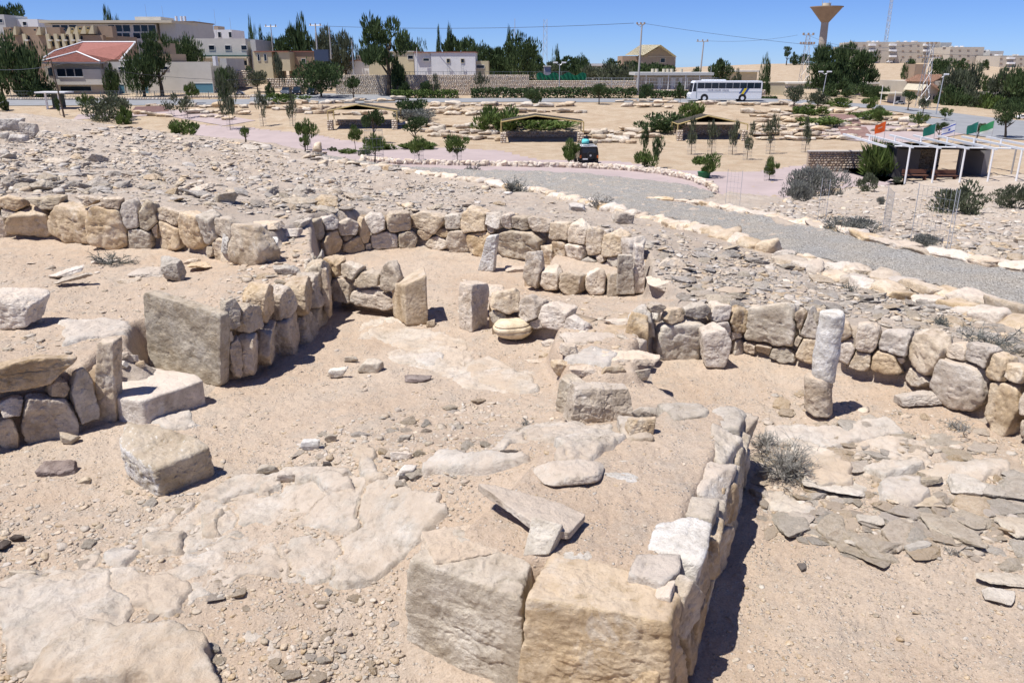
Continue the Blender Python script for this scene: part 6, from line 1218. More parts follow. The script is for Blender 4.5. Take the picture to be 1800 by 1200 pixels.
b = B('long_low_building', 189, 376, 109, 165, 151, 14, PALE, 'long plain pale building with high blank wall and blue garage door'); b.slab(238, 256, 74, 109, 5, 13, BRWN, 'roof_block'); b.slab(257, 296, 95, 109, 1, 8, BRWN, 'roof_block'); b.slab(374, 379, 99, 116, -.3, 1, WHITEM, 'parapet_fin')
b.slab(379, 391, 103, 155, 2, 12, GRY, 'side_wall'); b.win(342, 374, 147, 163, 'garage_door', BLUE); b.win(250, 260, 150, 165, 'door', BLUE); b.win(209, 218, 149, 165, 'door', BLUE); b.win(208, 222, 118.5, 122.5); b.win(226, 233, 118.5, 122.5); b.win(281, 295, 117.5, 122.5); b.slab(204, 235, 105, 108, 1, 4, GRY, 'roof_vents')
# brown stepped building with triangular gables
b = B('stepped_brown_building', 0, 194, 62, 150, 178, 16, BRWN, 'brown stepped building with rows of cream triangular skylight gables'); b.slab(30, 60, 47, 66, 1, 3, BRWN, 'upper_storey'); b.slab(76, 100, 48, 66, 1, 3, BRWN, 'upper_storey'); b.slab(132, 192, 46, 66, 1, 3, BRWN, 'upper_storey'); b.slab(0, 14, 48, 66, 1, 3, BRWN, 'upper_storey')
def gable(x0, x1, y0, y1, n='gable'):
    bm = bmesh.new(); A = [(b.X(x0, y1), b.Zz(y1)), (b.X(x1, y1), b.Zz(y1)), (b.X(x1-1.5, y0), b.Zz(y0)), (b.X(x0+(x1-x0)*.55, y0), b.Zz(y0))]; P = [bm.verts.new((x, -.7, z)) for x, z in A]; Q = [bm.verts.new((x, 1.2, z)) for x, z in A]; bm.faces.new(P); bm.faces.new(Q[::-1])
    for i in range(4): j = (i+1) % 4; bm.faces.new((P[i], Q[i], Q[j], P[j]))
    o = part(n, bm, YEL, b.root); bm = bmesh.new(); bxm(bm, b.X((x0+x1)/2)+.1, b.X((x0+x1)/2)+.5, -.74, -.6, b.Zz((y0*2+y1)/3+2), b.Zz((y0*2+y1)/3-1)); part('vent', bm, GLS, o)
for x0, x1, y0, y1 in ((24, 32, 47, 62), (66, 75, 48, 62), (118, 127, 48, 61), (131, 140, 47, 60), (144, 154, 46, 60), (158, 168, 45, 60)): gable(x0, x1, y0, y1)
for x in (2, 44, 85, 99, 112, 126, 137): b.slab(x-2, x+4, 60, 86, -.8, 0, YEL, 'light_pier'); b.slab(x+4, x+8, 64, 82, -.15, 0, GLS, 'window'); b.slab(x+3, x+9, 70, 73, -.9, 0, PALE, 'balcony')
# long glazed building behind
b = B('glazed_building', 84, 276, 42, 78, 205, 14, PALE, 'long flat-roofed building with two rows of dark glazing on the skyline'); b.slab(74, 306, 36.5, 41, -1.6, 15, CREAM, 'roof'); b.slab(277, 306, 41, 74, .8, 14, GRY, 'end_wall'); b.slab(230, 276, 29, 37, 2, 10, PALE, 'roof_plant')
for x0, x1 in ((92, 105), (107, 119), (121, 134), (190, 201), (202.5, 214), (215.5, 228), (234, 246), (247.5, 259), (260.5, 273)): b.win(x0, x1, 44.5, 56, f=.12); b.win(x0, x1, 58.5, 68, f=.12)
b = B('white_house', 15, 70, 34, 60, 215, 10, WHT, 'white house behind the brown stepped building'); b.win(22, 26, 38, 44); b.win(40, 46, 39, 45)
b = B('grey_house', -20, 13, 26, 60, 210, 10, GRY, 'grey house cut by the left frame edge'); b.win(-6, 4, 34, 40)
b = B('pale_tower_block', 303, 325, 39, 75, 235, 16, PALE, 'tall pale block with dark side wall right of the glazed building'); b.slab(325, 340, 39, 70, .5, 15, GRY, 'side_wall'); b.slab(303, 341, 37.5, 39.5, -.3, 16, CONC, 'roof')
for x in (311, 320, 326): bm = bmesh.new(); tube(bm, (b.X(x), 3, b.H), (b.X(x), 3, b.H+1.6), .35, n=10); part('water_tank', bm, WHITEM, b.root)
# white flats far left-centre
b = B('white_flats', 341, 360, 52, 68, 260, 12, WHT, 'white flats with roof tanks, left one'); b.win(350, 354, 57, 63); b.slab(342, 350, 50, 52, 2, 4, GRY, 'roof_tanks')
b = B('white_flats', 362, 409, 52.5, 68, 262, 12, WHT, 'white flats with four windows and a red-brown roof hut, right one'); [b.win(x, x+3.5, 57.5, 63) for x in (366, 372)]; [b.win(x, x+5, 57, 66) for x in (383, 402)]; b.slab(371, 379, 45.5, 52.5, 2, 8, BRWN, 'roof_hut')
for x in (344, 349, 357, 392, 397, 404): pass
# two-storey pale block
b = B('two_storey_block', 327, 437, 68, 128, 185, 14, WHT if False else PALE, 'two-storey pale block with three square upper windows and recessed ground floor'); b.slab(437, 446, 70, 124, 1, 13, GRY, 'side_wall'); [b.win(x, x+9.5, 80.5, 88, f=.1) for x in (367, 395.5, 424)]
b.slab(352, 438, 97.5, 100, -1.2, 0, plain('green_trim', (.03, .09, .08), .6), 'floor_band'); b.slab(352, 438, 100, 103, -1.2, -.1, CREAM, 'floor_band'); b.win(427, 436, 107, 115); b.slab(393, 408, 107, 122, -.5, 0, TAU, 'entrance_wall'); b.slab(436.3, 438, 101, 124, -1.2, -.9, CREAM, 'column')
b = B('cream_house', 447, 480, 91, 125, 172, 10, YEL, 'low cream house with two narrow windows beside the two-storey block'); b.win(452.5, 456, 96, 107); b.win(464, 468, 96, 107); b.slab(446, 507, 90, 91.5, -.2, 9, ROOFR, 'roof_edge'); b.slab(480, 487, 92, 125, 2, 8, BRWN, 'recess'); b.slab(487, 508, 91.5, 125, .1, 9, YEL, 'wall_right')
b = B('brown_house', 508, 556, 91, 125, 176, 10, BRWN, 'low brown house with a red roof line left of the transformer poles'); b.slab(506, 557, 90, 91.5, -.2, 9, ROOFR, 'roof_edge'); b.win(530, 537, 104, 111)
b = B('small_white_house', 607, 649, 107, 126, 176, 8, WHT, 'small white house behind the big leaning tree'); b.win(640, 645, 107, 116, 'door', GRY); b.slab(622, 645, 97, 107, 1.5, 6, PALE, 'upper_room'); b.slab(606, 650, 105.5, 107, -.3, 7, ROOFR, 'roof_edge')
b = B('yellow_house', 649, 728, 91, 130, 170, 10, YEL, 'flat cream-yellow house partly behind the big leaning tree'); b.win(717, 726, 98, 104); b.win(686, 692, 98, 104); b.slab(648, 728, 90, 91.3, -.2, 9, PALE, 'roof_edge')
b = B('white_bunker_house', 759, 836, 92.5, 138, 160, 10, WHT, 'bright white flat-roofed building with slit windows and ladders'); b.slab(727.5, 758.5, 92, 134, .4, 9, WHT, 'wall_left'); b.slab(727, 837, 91.3, 92.8, -.15, 10, ROOFR, 'roof_edge')
b.win(744, 754, 103, 107.5); b.win(785.5, 790.5, 104, 110.5, fr=YEL); b.win(810.5, 815.5, 104, 110.5, fr=YEL)
for x in (788, 813):
    bm = bmesh.new(); X_ = b.X(x); z0, z1 = b.Zz(136), b.Zz(112)
    for q in (-.22, .22): bxm(bm, X_+q-.03, X_+q+.03, -.3, -.24, z0, z1)
    for k in range(8): bxm(bm, X_-.22, X_+.22, -.29, -.25, z0+(z1-z0)*k/8, z0+(z1-z0)*k/8+.05)
    part('ladder', bm, GREYM, b.root)
b = B('cream_annex', 837, 859, 107.5, 138, 163, 7, YEL, 'small cream annex right of the bright white building'); b.win(837.5, 851, 115, 120)
# hall with a gable roof
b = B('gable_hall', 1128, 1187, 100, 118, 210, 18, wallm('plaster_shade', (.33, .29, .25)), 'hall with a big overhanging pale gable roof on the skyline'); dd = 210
bm = bmesh.new(); P = [wp(1131, 97.5, -3), wp(1161.5, 79, -3), wp(1190, 100, -3), wp(1098, 97.5, 14), wp(1126, 79, 14), wp(1160, 100, 14)]; v = [bm.verts.new(c) for c in P]; bm.faces.new((v[0], v[1], v[4], v[3])); bm.faces.new((v[1], v[2], v[5], v[4])); bmesh.ops.solidify(bm, geom=bm.faces[:], thickness=.5); part('roof', bm, plain('roof_beige', (.55, .5, .36), .8), b.root)
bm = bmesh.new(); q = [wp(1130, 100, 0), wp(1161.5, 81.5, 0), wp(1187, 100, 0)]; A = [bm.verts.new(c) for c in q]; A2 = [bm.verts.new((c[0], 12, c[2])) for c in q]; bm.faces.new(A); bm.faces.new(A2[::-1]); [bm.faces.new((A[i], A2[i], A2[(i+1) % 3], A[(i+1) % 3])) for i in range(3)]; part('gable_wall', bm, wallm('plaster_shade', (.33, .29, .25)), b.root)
b.slab(1098, 1128, 98.5, 118, 4, 14, BRWN, 'side_wall'); b.win(1161.5, 1169, 103, 110); b.slab(1139, 1186, 99.4, 100.2, -.1, .05, GRY, 'beam')
# kiosk row behind the bus
b = B('toilet_block', 1120, 1250, 133, 160, 150, 5, TAU, 'long low flat-roofed block with white doors left of the bus'); b.slab(1114, 1251, 127.5, 132.5, -1.8, 6, GRY, 'roof')
for x in (1157, 1180, 1194): b.win(x, x+5.5, 137, 158, 'door', WHITEM, fr=GRY)
for x in (1133, 1172, 1202, 1226): b.slab(x, x+1.2, 132, 160, -1.6, -1.4, WHITEM, 'post')
for i, x in enumerate((1152, 1159, 1172, 1179, 1186, 1203)): bm = bmesh.new(); tube(bm, (b.X(x), 2, b.H+.4), (b.X(x), 2, b.H+1.1), .3, n=8); part('roof_vent', bm, CREAM, b.root)
b = B('low_far_building', 1022, 1065, 112, 130, 195, 10, PALE, 'pale low roof showing above the trees left of the gable hall'); b.slab(1020, 1062, 112, 116, -.4, 10, WHT, 'roof')
b = B('far_shed', 1272, 1330, 127, 142, 190, 8, YEL, 'low tan shed above the bus'); b.slab(1268, 1335, 124, 127, -.6, 9, PALE, 'roof')
b = B('tan_garden_wall', 1345, 1378, 146, 172, 152, 1, YEL, 'tan plastered garden wall right of the bus', 'wall'); b.slab(1345, 1379, 144.5, 146, -.1, 1.1, CREAM, 'coping')
b = B('long_dark_shed', 1385, 1545, 148, 166, 178, 6, GRY, 'long dark low shed behind the right pines'); b.slab(1383, 1548, 145, 148, -.6, 7, PALE, 'roof')
b = B('tiled_villa', 1591, 1660, 143, 172, 158, 12, TAU, 'villa with orange tiled gable roof and solar panel'); dd = 158
bm = bmesh.new(); v = [bm.verts.new(c) for c in (wp(1589, 143, -1), wp(1640, 144, -1), wp(1664, 131, 6), wp(1612, 131, 6), wp(1668, 143, 12))]; bm.faces.new((v[0], v[1], v[2], v[3])); bm.faces.new((v[1], v[4], v[2])); bmesh.ops.solidify(bm, geom=bm.faces[:], thickness=.3); part('roof', bm, plain('orange_tiles', (.42, .25, .17), .85, noise=.12, nscale=2), b.root); b.win(1600, 1608, 149, 156)
bm = bmesh.new(); v = [bm.verts.new(c) for c in (wp(1620, 142, .1), wp(1634, 142, .1), wp(1645, 134, 4.6), wp(1631, 134, 4.6))]; bm.faces.new(v); bmesh.ops.solidify(bm, geom=bm.faces[:], thickness=-.45); part('solar_panel', bm, plain('solar', (.16, .19, .26), .3), b.root)
b = B('gable_cottage', 1625, 1655, 160, 186, 146, 9, CREAM, 'small cottage with steep orange gable beside the pylon foot'); dd = 146
bm = bmesh.new(); v = [bm.verts.new(c) for c in (wp(1617, 166, -.8), wp(1632, 146, -.8), wp(1657, 163, -.8), wp(1625, 163, 8), wp(1640, 146, 8), wp(1664, 161, 8))]; bm.faces.new((v[0], v[1], v[4], v[3])); bm.faces.new((v[1], v[2], v[5], v[4])); bmesh.ops.solidify(bm, geom=bm.faces[:], thickness=.25); part('roof', bm, MAT['orange_tiles'], b.root)
bm = bmesh.new(); q = [wp(1625, 160, 0), wp(1633, 149, 0), wp(1655, 160, 0)]; A = [bm.verts.new(c) for c in q]; A2 = [bm.verts.new((c[0], 8, c[2])) for c in q]; bm.faces.new(A); bm.faces.new(A2[::-1]); [bm.faces.new((A[i], A2[i], A2[(i+1) % 3], A[(i+1) % 3])) for i in range(3)]; part('gable_wall', bm, CREAM, b.root); b.win(1632, 1636, 168, 175); b.win(1640, 1643, 168, 175)
b = B('entrance_gate', 1572, 1590, 166, 186, 142, 3, PALE, 'pale gate piers with canopy left of the tiled villa', 'gate'); b.slab(1560, 1592, 163, 166, -.6, 3.2, CREAM, 'canopy'); b.win(1575, 1583, 170, 186, 'opening', GLS)
b = B('street_wall', 1690, 1800, 162, 176, 150, .6, PALE, 'long pale street wall behind the right trees', 'wall')
b = B('dark_kiosk', 1606, 1626, 113, 135, 215, 6, BRWN, 'dark brown hut on the slope below the apartment block', 'hut')
# apartment blocks on the hill
def flats(px0, px1, yt, yb, d, label, cols, rows_, bal=(), mat=TAU, pil=True):
    b = B('apartment_block', px0, px1, yt, yb, d, 14, mat, label, 'apartment block')
    for i in range(cols):
        for j in range(rows_):
            x = px0+(px1-px0)*(i+.5)/cols; y = yt+(yb-yt)*(j+.55)/rows_
            if any(abs(x-q) < (px1-px0)/cols*.6 for q in bal): continue
            b.slab(x-2, x+2, y-.6, y+.6, -.12, 0, BRWN, 'window')
    for q in bal:
        for j in range(rows_): y = yt+(yb-yt)*(j+.5)/rows_; b.slab(q-5.5, q+5.5, y-1.5, y+2, -1.4, 0, WHITEM, 'balcony')
    if pil:
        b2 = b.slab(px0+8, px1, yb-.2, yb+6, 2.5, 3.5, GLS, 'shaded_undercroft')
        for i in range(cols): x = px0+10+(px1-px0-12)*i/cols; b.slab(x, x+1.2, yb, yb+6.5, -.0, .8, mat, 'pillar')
    r = np.random.default_rng(int(px0))
    for i in range(max(3, int((px1-px0)/14))):
        x = r.uniform(px0+3, px1-4); b.slab(x, x+1.6, yt-2.4, yt, 3, 5, WHITEM if i % 2 else GRY, 'water_tank')
    return b
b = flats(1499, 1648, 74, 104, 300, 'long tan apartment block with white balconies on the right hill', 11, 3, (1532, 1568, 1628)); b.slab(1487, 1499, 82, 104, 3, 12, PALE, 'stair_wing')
b = B('apartment_block', 1648, 1667, 75, 112, 302, 14, GRY, 'narrow blank grey end block right of the long tan apartment block', 'apartment block'); b.slab(1660, 1664, 88, 91, -.1, 0, GLS, 'window')
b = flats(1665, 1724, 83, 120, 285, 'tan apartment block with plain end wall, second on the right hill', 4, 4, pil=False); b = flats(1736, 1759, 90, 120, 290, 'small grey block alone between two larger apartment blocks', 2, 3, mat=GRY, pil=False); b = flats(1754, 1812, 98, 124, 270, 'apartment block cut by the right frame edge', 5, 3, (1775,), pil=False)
# parked cars under the block
def far_car(px, py, d, wpx, mat, label, cat='car'):
    a = at_d(px, py, d); s = wpx*d/F/4.2; root = empty('parked_car', (a[0], d, Z(a[0], d) if d < 170 else a[2]), label=label, cat=cat, group=None); root.scale = (s, s, s); bm = bmesh.new(); pr = [(-2.1, .35), (-2.1, .8), (-1.3, .9), (-.7, 1.4), (.8, 1.4), (1.5, .92), (2.1, .8), (2.1, .35)]
    A = [bm.verts.new((x, 0, z)) for x, z in pr]; B_ = [bm.verts.new((x, 1.7, z)) for x, z in pr]; bm.faces.new(A); bm.faces.new(B_[::-1])
    for i in range(8): j = (i+1) % 8; bm.faces.new((A[i], B_[i], B_[j], A[j]))
    part('body', bm, mat, root, bevel=.06); bm = bmesh.new(); A = [bm.verts.new((x, -.02, z)) for x, z in ((-1.15, .93), (1.25, .93), (.7, 1.32), (-.65, 1.32))]; bm.faces.new(A); bmesh.ops.solidify(bm, geom=bm.faces[:], thickness=-.03); part('side_window', bm, GLS, root)
    for x in (-1.3, 1.3):
        for y in (-.03, 1.5): bm = bmesh.new(); tube(bm, (x, y, .33), (x, y+.2, .33), .33, n=14); part('wheel', bm, MAT['rubber'], root)
cw, cdk, cs = WHITEM, plain('car_dark', (.03, .04, .06), .3), plain('car_silver', (.35, .37, .4), .3, metal=.5)
def front_car(px, py, d, wpx, mat, label):
    a = at_d(px, py, d); s = wpx*d/F/1.8; root = empty('parked_car', (a[0], d, Z(a[0], d)+.12), label=label, cat='car'); root.scale = (s, s, s); bm = bmesh.new(); bxm(bm, -.88, .88, 0, 4.2, .3, .95); part('body', bm, mat, root, bevel=.12); bm = bmesh.new()
    v = [bm.verts.new(c) for c in ((-.8, .5, .9), (.8, .5, .9), (.8, 3.4, .9), (-.8, 3.4, .9), (-.62, 1.1, 1.5), (.62, 1.1, 1.5), (.62, 2.9, 1.5), (-.62, 2.9, 1.5))]
    for f in ((0, 1, 5, 4), (1, 2, 6, 5), (2, 3, 7, 6), (3, 0, 4, 7), (4, 5, 6, 7)): bm.faces.new([v[i] for i in f])
    part('cabin', bm, GLS, root)
    for x in (-.75, .6):
        bm = bmesh.new(); bxm(bm, x, x+.15, -.04, .02, .6, .75); part('lamp', bm, WHITEM, root)
        for y in (.6, 3.3): bm = bmesh.new(); tube(bm, (x-.02, y, .32), (x+.18, y, .32), .32, n=12); part('wheel', bm, MAT['rubber'], root)
front_car(500, 157, 146, 15, cs, 'silver van-like car, leftmost of the three parked cars'); front_car(520, 157, 146, 16, cdk, 'dark blue car in the middle of the three parked cars'); front_car(545, 157, 146, 15, cdk, 'dark car half hidden by the dense green tree')
far_car(420, 161, 148, 16, cw, 'white car at the corner of the long plain pale building'); far_car(1800, 204, 122, 22, cw, 'white car cut by the right frame edge on the wide road'); far_car(1583, 180, 140, 18, cs, 'silver car outside the pale gate piers')
for px, m, lb in ((1530, cdk, 'dark car parked under the long apartment block at left'), (1564, cw, 'white car parked under the middle of the long apartment block'), (1597, cs, 'silver car parked under the right of the long apartment block')): far_car(px, 110.5, 296, 9, m, lb)
# water tower
def tower():
    d = 380; a = at_d(1443, 100, d); root = empty('water_tower', (a[0], d, a[2]), label='mushroom-shaped concrete water tower on the skyline', cat='water tower'); z = lambda py: at_d(1443, py, d)[2]-a[2]; u = d/F; bm = bmesh.new()
    tube(bm, (0, 0, -12), (0, 0, z(40)), 7.0*u, 5.8*u, 28); part('shaft', bm, plain('concrete_shaft', (.35, .31, .27), .9, noise=.12, nscale=.25), root, smooth=False); bm = bmesh.new(); tube(bm, (0, 0, z(40)), (0, 0, z(13.5)), 6*u, 25*u, 40); tube(bm, (0, 0, z(13.5)), (0, 0, z(12)), 26*u, 26*u, 40); part('tank_cone', bm, CONC, root)
    bm = bmesh.new(); tube(bm, (0, 0, z(12)), (0, 0, z(11)), 25*u, 7*u, 32); part('tank_lid', bm, CONC, root); bm = bmesh.new(); tube(bm, (-1*u, 0, z(11)), (-1*u, 0, z(6)), 6.5*u, 6.2*u, 20); part('roof_room', bm, CREAM, root)
    bm = bmesh.new()
    for x, h in ((-8, 1), (-4, 3), (3, 1), (6, 4)): tube(bm, (x*u, 0, z(11)), (x*u, 0, z(h)), .12, n=5)
    part('antenna', bm, GREYM, root)
tower()
# masts, poles, pylons
def lattice(px, yt, yb, d, w0, w1, label, arms=(), name='pylon', cat='pylon', lean=None):
    a = at_d(px, yb, d); h = at_d(px, yt, d)[2]-a[2]; root = empty(name, tuple(a), label=label, cat=cat); bm = bmesh.new(); n = max(5, int(h/2.2)); rt_ = max(.05, d*.00022)
    for sx in (-1, 1):
        for sy in (-1, 1): tube(bm, (sx*w0/2, sy*w0/2, -2), (sx*w1/2, sy*w1/2, h), rt_, n=4)
    for i in range(n):
        z0, z1 = h*i/n, h*(i+1)/n; f0, f1 = (w0+(w1-w0)*i/n)/2, (w0+(w1-w0)*(i+1)/n)/2
        for (p, q) in (((-1, -1), (1, -1)), ((1, -1), (1, 1)), ((1, 1), (-1, 1)), ((-1, 1), (-1, -1))): tube(bm, (p[0]*f0, p[1]*f0, z0), (q[0]*f1, q[1]*f1, z1), rt_*.7, n=3)
    part('lattice_mast', bm, GREYM, root); u = d/F
    for (y, wp_, k) in arms:
        z = at_d(px, y, d)[2]-a[2]; bm = bmesh.new(); tube(bm, (-wp_*u/2, 0, z), (wp_*u/2, 0, z), .1, n=4); part('cross_arm', bm, GREYM, root); bm = bmesh.new()
        for i in range(k): x = (-.5+i/(k-1))*wp_*u; tube(bm, (x, 0, z), (x, 0, z+3.4*u), .11+d*.0006, n=6)
        part('insulators', bm, BRWN, root)
    return root
lattice(1411, 62, 150, 200, 1.9, .7, 'steel lattice pylon with two rows of insulators left of the pine cluster', ((62, 16, 3), (78, 22, 6))); lattice(1619, 78, 192, 135, 1.6, .6, 'near lattice pylon with two crossarms in front of the tiled villa', ((78, 14, 3), (101, 38, 8)))
lattice(958, 34, 98, 330, 1.6, 1.2, 'red and white lattice radio mast left of centre', name='radio_mast', cat='mast'); 
def pole(px, yt, yb, d, r_, label, mat=GREYM, name='utility_pole', cat='pole', arm=None, lean=0, wood=False):
    a = at_d(px, yb, d); h = at_d(px, yt, d)[2]-a[2]; root = empty(name, tuple(a), label=label, cat=cat); u = d/F; bm = bmesh.new(); tube(bm, (0, 0, -.5), (lean*u, 0, h), r_, r_*.6); part('pole', bm, mat, root)
    if arm == 'tri':
        bm = bmesh.new(); tube(bm, (-6*u, 0, h), (6*u, 0, h), .09, n=5); tube(bm, (-6*u, 0, h), (0, 0, h-4*u), .07, n=4); tube(bm, (6*u, 0, h), (0, 0, h-4*u), .07, n=4); part('cross_arm', bm, GREYM, root); bm = bmesh.new(); [tube(bm, (x*u, 0, h), (x*u, 0, h+3*u), .14, n=6) for x in (-6, 0, 6)]; part('insulators', bm, BRWN, root)
    if arm == 'tee':
        bm = bmesh.new(); tube(bm, (-10*u, 0, h), (10*u, 0, h), .1, n=5); part('cross_arm', bm, GREYM, root); bm = bmesh.new(); [tube(bm, (x*u, 0, h), (x*u, 0, h+3*u), .13, n=6) for x in (-8, 0, 8)]; part('insulators', bm, BRWN, root)
    if arm in ('lamp2', 'lamp1'):
        for sx in ((-1, 1) if arm == 'lamp2' else (1,)):
            bm = bmesh.new(); tube(bm, (0, 0, h-.3), (sx*4.5*u*1.6, 0, h+.15), .06, n=6); part('lamp_arm', bm, mat, root); bm = bmesh.new(); bxm(bm, sx*7*u-4*u, sx*7*u+4*u, -.15, .15, h+.05, h+.28); part('lamp_head', bm, WHITEM, root, bevel=.04)
    return root
WOOD = plain('pole_wood', (.12, .09, .07), .9); CPL = plain('concrete_pole', (.42, .40, .38), .85)
pole(1120.5, 43, 162, 144, .2, 'tall concrete pole with three insulators left of the gable hall', CPL, arm='tri', lean=2); pole(1231, 73, 128, 190, .2, 'far T-shaped utility pole above the flat-roofed block', CPL, arm='tee', lean=2)
pole(112, 103, 200, 118, .13, 'leaning dark wooden pole beside the white bus shelter', WOOD, lean=-6); pole(622, 70, 133, 160, .12, 'slim grey pole between the small white house and dense tree', GREYM); pole(735, 84, 158, 150, .09, 'thin white pole with box at the left of the bright white building', WHITEM); pole(983, 112, 160, 146, .09, 'double-headed street lamp on the retaining wall in the middle', GREYM, 'street_lamp', 'street lamp', 'lamp2')
pole(1446, 128, 164, 148, .1, 'double-headed street lamp at the right road bend', GREYM, 'street_lamp', 'street lamp', 'lamp2', lean=3); pole(1644, 133, 205, 125, .1, 'tall street lamp with one long arm right of the pylon', GREYM, 'street_lamp', 'street lamp', 'lamp1', lean=3); pole(905, 33, 62, 300, .12, 'thin antenna spike above the dark feathery tree', GREYM, 'antenna', 'antenna'); pole(480, 47, 92, 195, .16, 'pole with floodlights left of the pointed conifer', CPL, arm='tee')
pole(559, 45, 108, 168, .2, 'left transformer pole with crossarm', CPL, arm='tee'); pole(582, 48, 100, 170, .14, 'right one of the two transformer poles', CPL); pole(1248, 117, 150, 152, .07, 'thin lamp post at the right end of the flat-roofed block', GREYM); pole(1548, 150, 178, 140, .07, 'thin white road post left of the pale gate piers', WHITEM); pole(1571, 160, 184, 138, .07, 'short white post with board left of the gate piers', WHITEM)
bm = bmesh.new(); a = at_d(566, 97, 167); bxm(bm, -1.4, 1.4, -.6, .6, -1.2, 1.0); part('transformer_box', bm, plain('transformer_blue', (.05, .07, .12), .5), None, tuple(a), bevel=.05, label='dark blue transformer box hanging between the two poles', cat='transformer')
lattice(1557, -40, 74, 320, 1.0, .6, 'very tall thin antenna mast rising above the long apartment block', name='radio_mast', cat='mast')
for i, (x, y) in enumerate(((262, 8), (291, 10), (381, 17), (353, 34), (407, 32))): pole(x, y, 62, 240, .05, ['thin roof antenna above the glazed building plant room', 'thin roof antenna at the right end of the glazed building', 'tallest thin antenna above the right white flats', 'short thin antenna above the left white flats', 'thin antenna at the right of the red-brown roof hut'][i], GREYM, 'antenna', 'antenna')
# power lines
WM = plain('cable', (.1, .11, .13), .6)
def cable(p, q, sag, label, r_=.035):
    A, B_ = at_d(*p), at_d(*q); n = 14; bm = bmesh.new(); c = (A+B_)/2; pv = None
    for i in range(n+1):
        s = i/n; v = Vector(A*(1-s)+B_*s-c); v.z -= sag*4*s*(1-s)
        if pv is not None: tube(bm, pv, v, r_, n=3)
        pv = v
    part('power_line', bm, WM, None, tuple(c), label=label, cat='power line')
cable((566, 46, 168), (1114, 41, 144), .6, 'long power line from the transformer poles to the tall concrete pole', .04); cable((1128, 41, 144), (1820, 100, 150), 1.2, 'power line running right from the tall concrete pole', .03); cable((1240, 72, 190), (1402, 62, 200), .6, 'power line from the T-shaped pole to the left pylon', .03); cable((1420, 62, 200), (1612, 78, 135), 1.5, 'power line between the two lattice pylons', .03)
cable((112, 112, 118), (-60, 118, 120), .6, 'cable leaving the leaning wooden pole to the left', .03); cable((112, 110, 118), (622, 120, 160), 2.2, 'sagging cable from the leaning wooden pole to the slim grey pole', .03)
# retaining walls, fences of the road side
def rwall(px0, px1, yt, yb, d, label, seed, mat=RP, sz=.5, dep=.6, d1=None):
    a, b_ = at_d(px0, yb, d), at_d(px1, yb, d if d1 is None else d1); L = math.hypot(*(b_-a)[:2]); h = at_d(px0, yt, d)[2]-a[2]; root = empty('retaining_wall', tuple(a), rz=math.atan2(b_[1]-a[1], b_[0]-a[0]), label=label, cat='retaining wall'); stone_face('stones', 0, L, 0, dep, -.6, h, root, mat, sz, seed); return root
rwall(590, 930, 132, 163, 148, 'tall tan stone retaining wall below the white and yellow houses', 3, RP, .3); rwall(930, 1120, 142, 160, 149, 'lower tan stone retaining wall behind the long hedge', 4, RP, .3); rwall(15, 330, 172, 190, 138, 'low stone wall along the left road below the red-roofed house', 5, RP, .4); rwall(330, 460, 168, 180, 142, 'low stone wall before the long plain pale building', 6, RP, .4); rwall(400, 445, 124, 146, 158, 'stone bank wall beside the two-storey block garden', 7, RP, .42); rwall(470, 590, 138, 150, 153, 'stone wall behind the parked cars', 8, RP, .4); rwall(1140, 1345, 158, 170, 147.5, 'low pale wall behind the bus', 9, RP, .4)
def railfence(px0, px1, yt, yb, d, label, sp=2.2, mat=GREYM, mesh=True):
    a, b_ = at_d(px0, yb, d), at_d(px1, yb, d); L = b_[0]-a[0]; h = at_d(px0, yt, d)[2]-a[2]; root = empty('metal_fence', tuple(a), label=label, cat='fence'); bm = bmesh.new(); x = 0
    while x <= L: bxm(bm, x-.04, x+.04, -.04, .04, -.3, h); x += sp
    part('posts', bm, mat, root); bm = bmesh.new(); [bxm(bm, 0, L, -.025, .025, z, z+.05) for z in (h*.1, h*.5, h*.95)]; part('rails', bm, mat, root)
    if mesh:
        bm = bmesh.new(); n = int(L/.45); [bxm(bm, L*i/n-.012, L*i/n+.012, -.012, .012, 0, h) for i in range(n)]; part('wires', bm, mat, root)
railfence(1030, 1262, 137, 151, 146.5, 'pale grey railing fence between the hall trees and the bus', 2.2, plain('fence_grey', (.42, .44, .46), .6)); railfence(20, 400, 160, 172, 140, 'thin dark wire fence along the left road wall', 3, plain('fence_dark', (.16, .18, .18), .7)); railfence(690, 1000, 126, 140, 150, 'thin wire fence on top of the tall retaining wall', 3, MAT['fence_dark'])
bm = bmesh.new(); a = at_d(943, 141, 150); b_ = at_d(1030, 141, 150); L = b_[0]-a[0]; n = 60; V = []; Q = []
for i in range(n+1):
    for j in range(5): V.append((L*i/n, .35*math.sin(i*1.3+j)-.1*j, j*.26+.25*math.sin(i*.37)*(j/4)))
for i in range(n):
    for j in range(4): q = i*5+j; Q.append((q, q+5, q+6, q+1))
link('green_tarpaulin', trimesh('green_tarpaulin', V, Q), plain('tarp_green', (.03, .30, .17), .7), None, tuple(a), label='crumpled bright green tarpaulin netting along the wall top', cat='tarpaulin')
b = B('site_cabin', 957, 968, 117, 134, 151, 3, plain('purple_grey', (.3, .28, .34), .8), 'small purplish cabin behind the green tarpaulin', 'cabin', sink=.5); b.slab(956, 969, 116, 117.5, -.2, 3.2, PALE, 'roof')
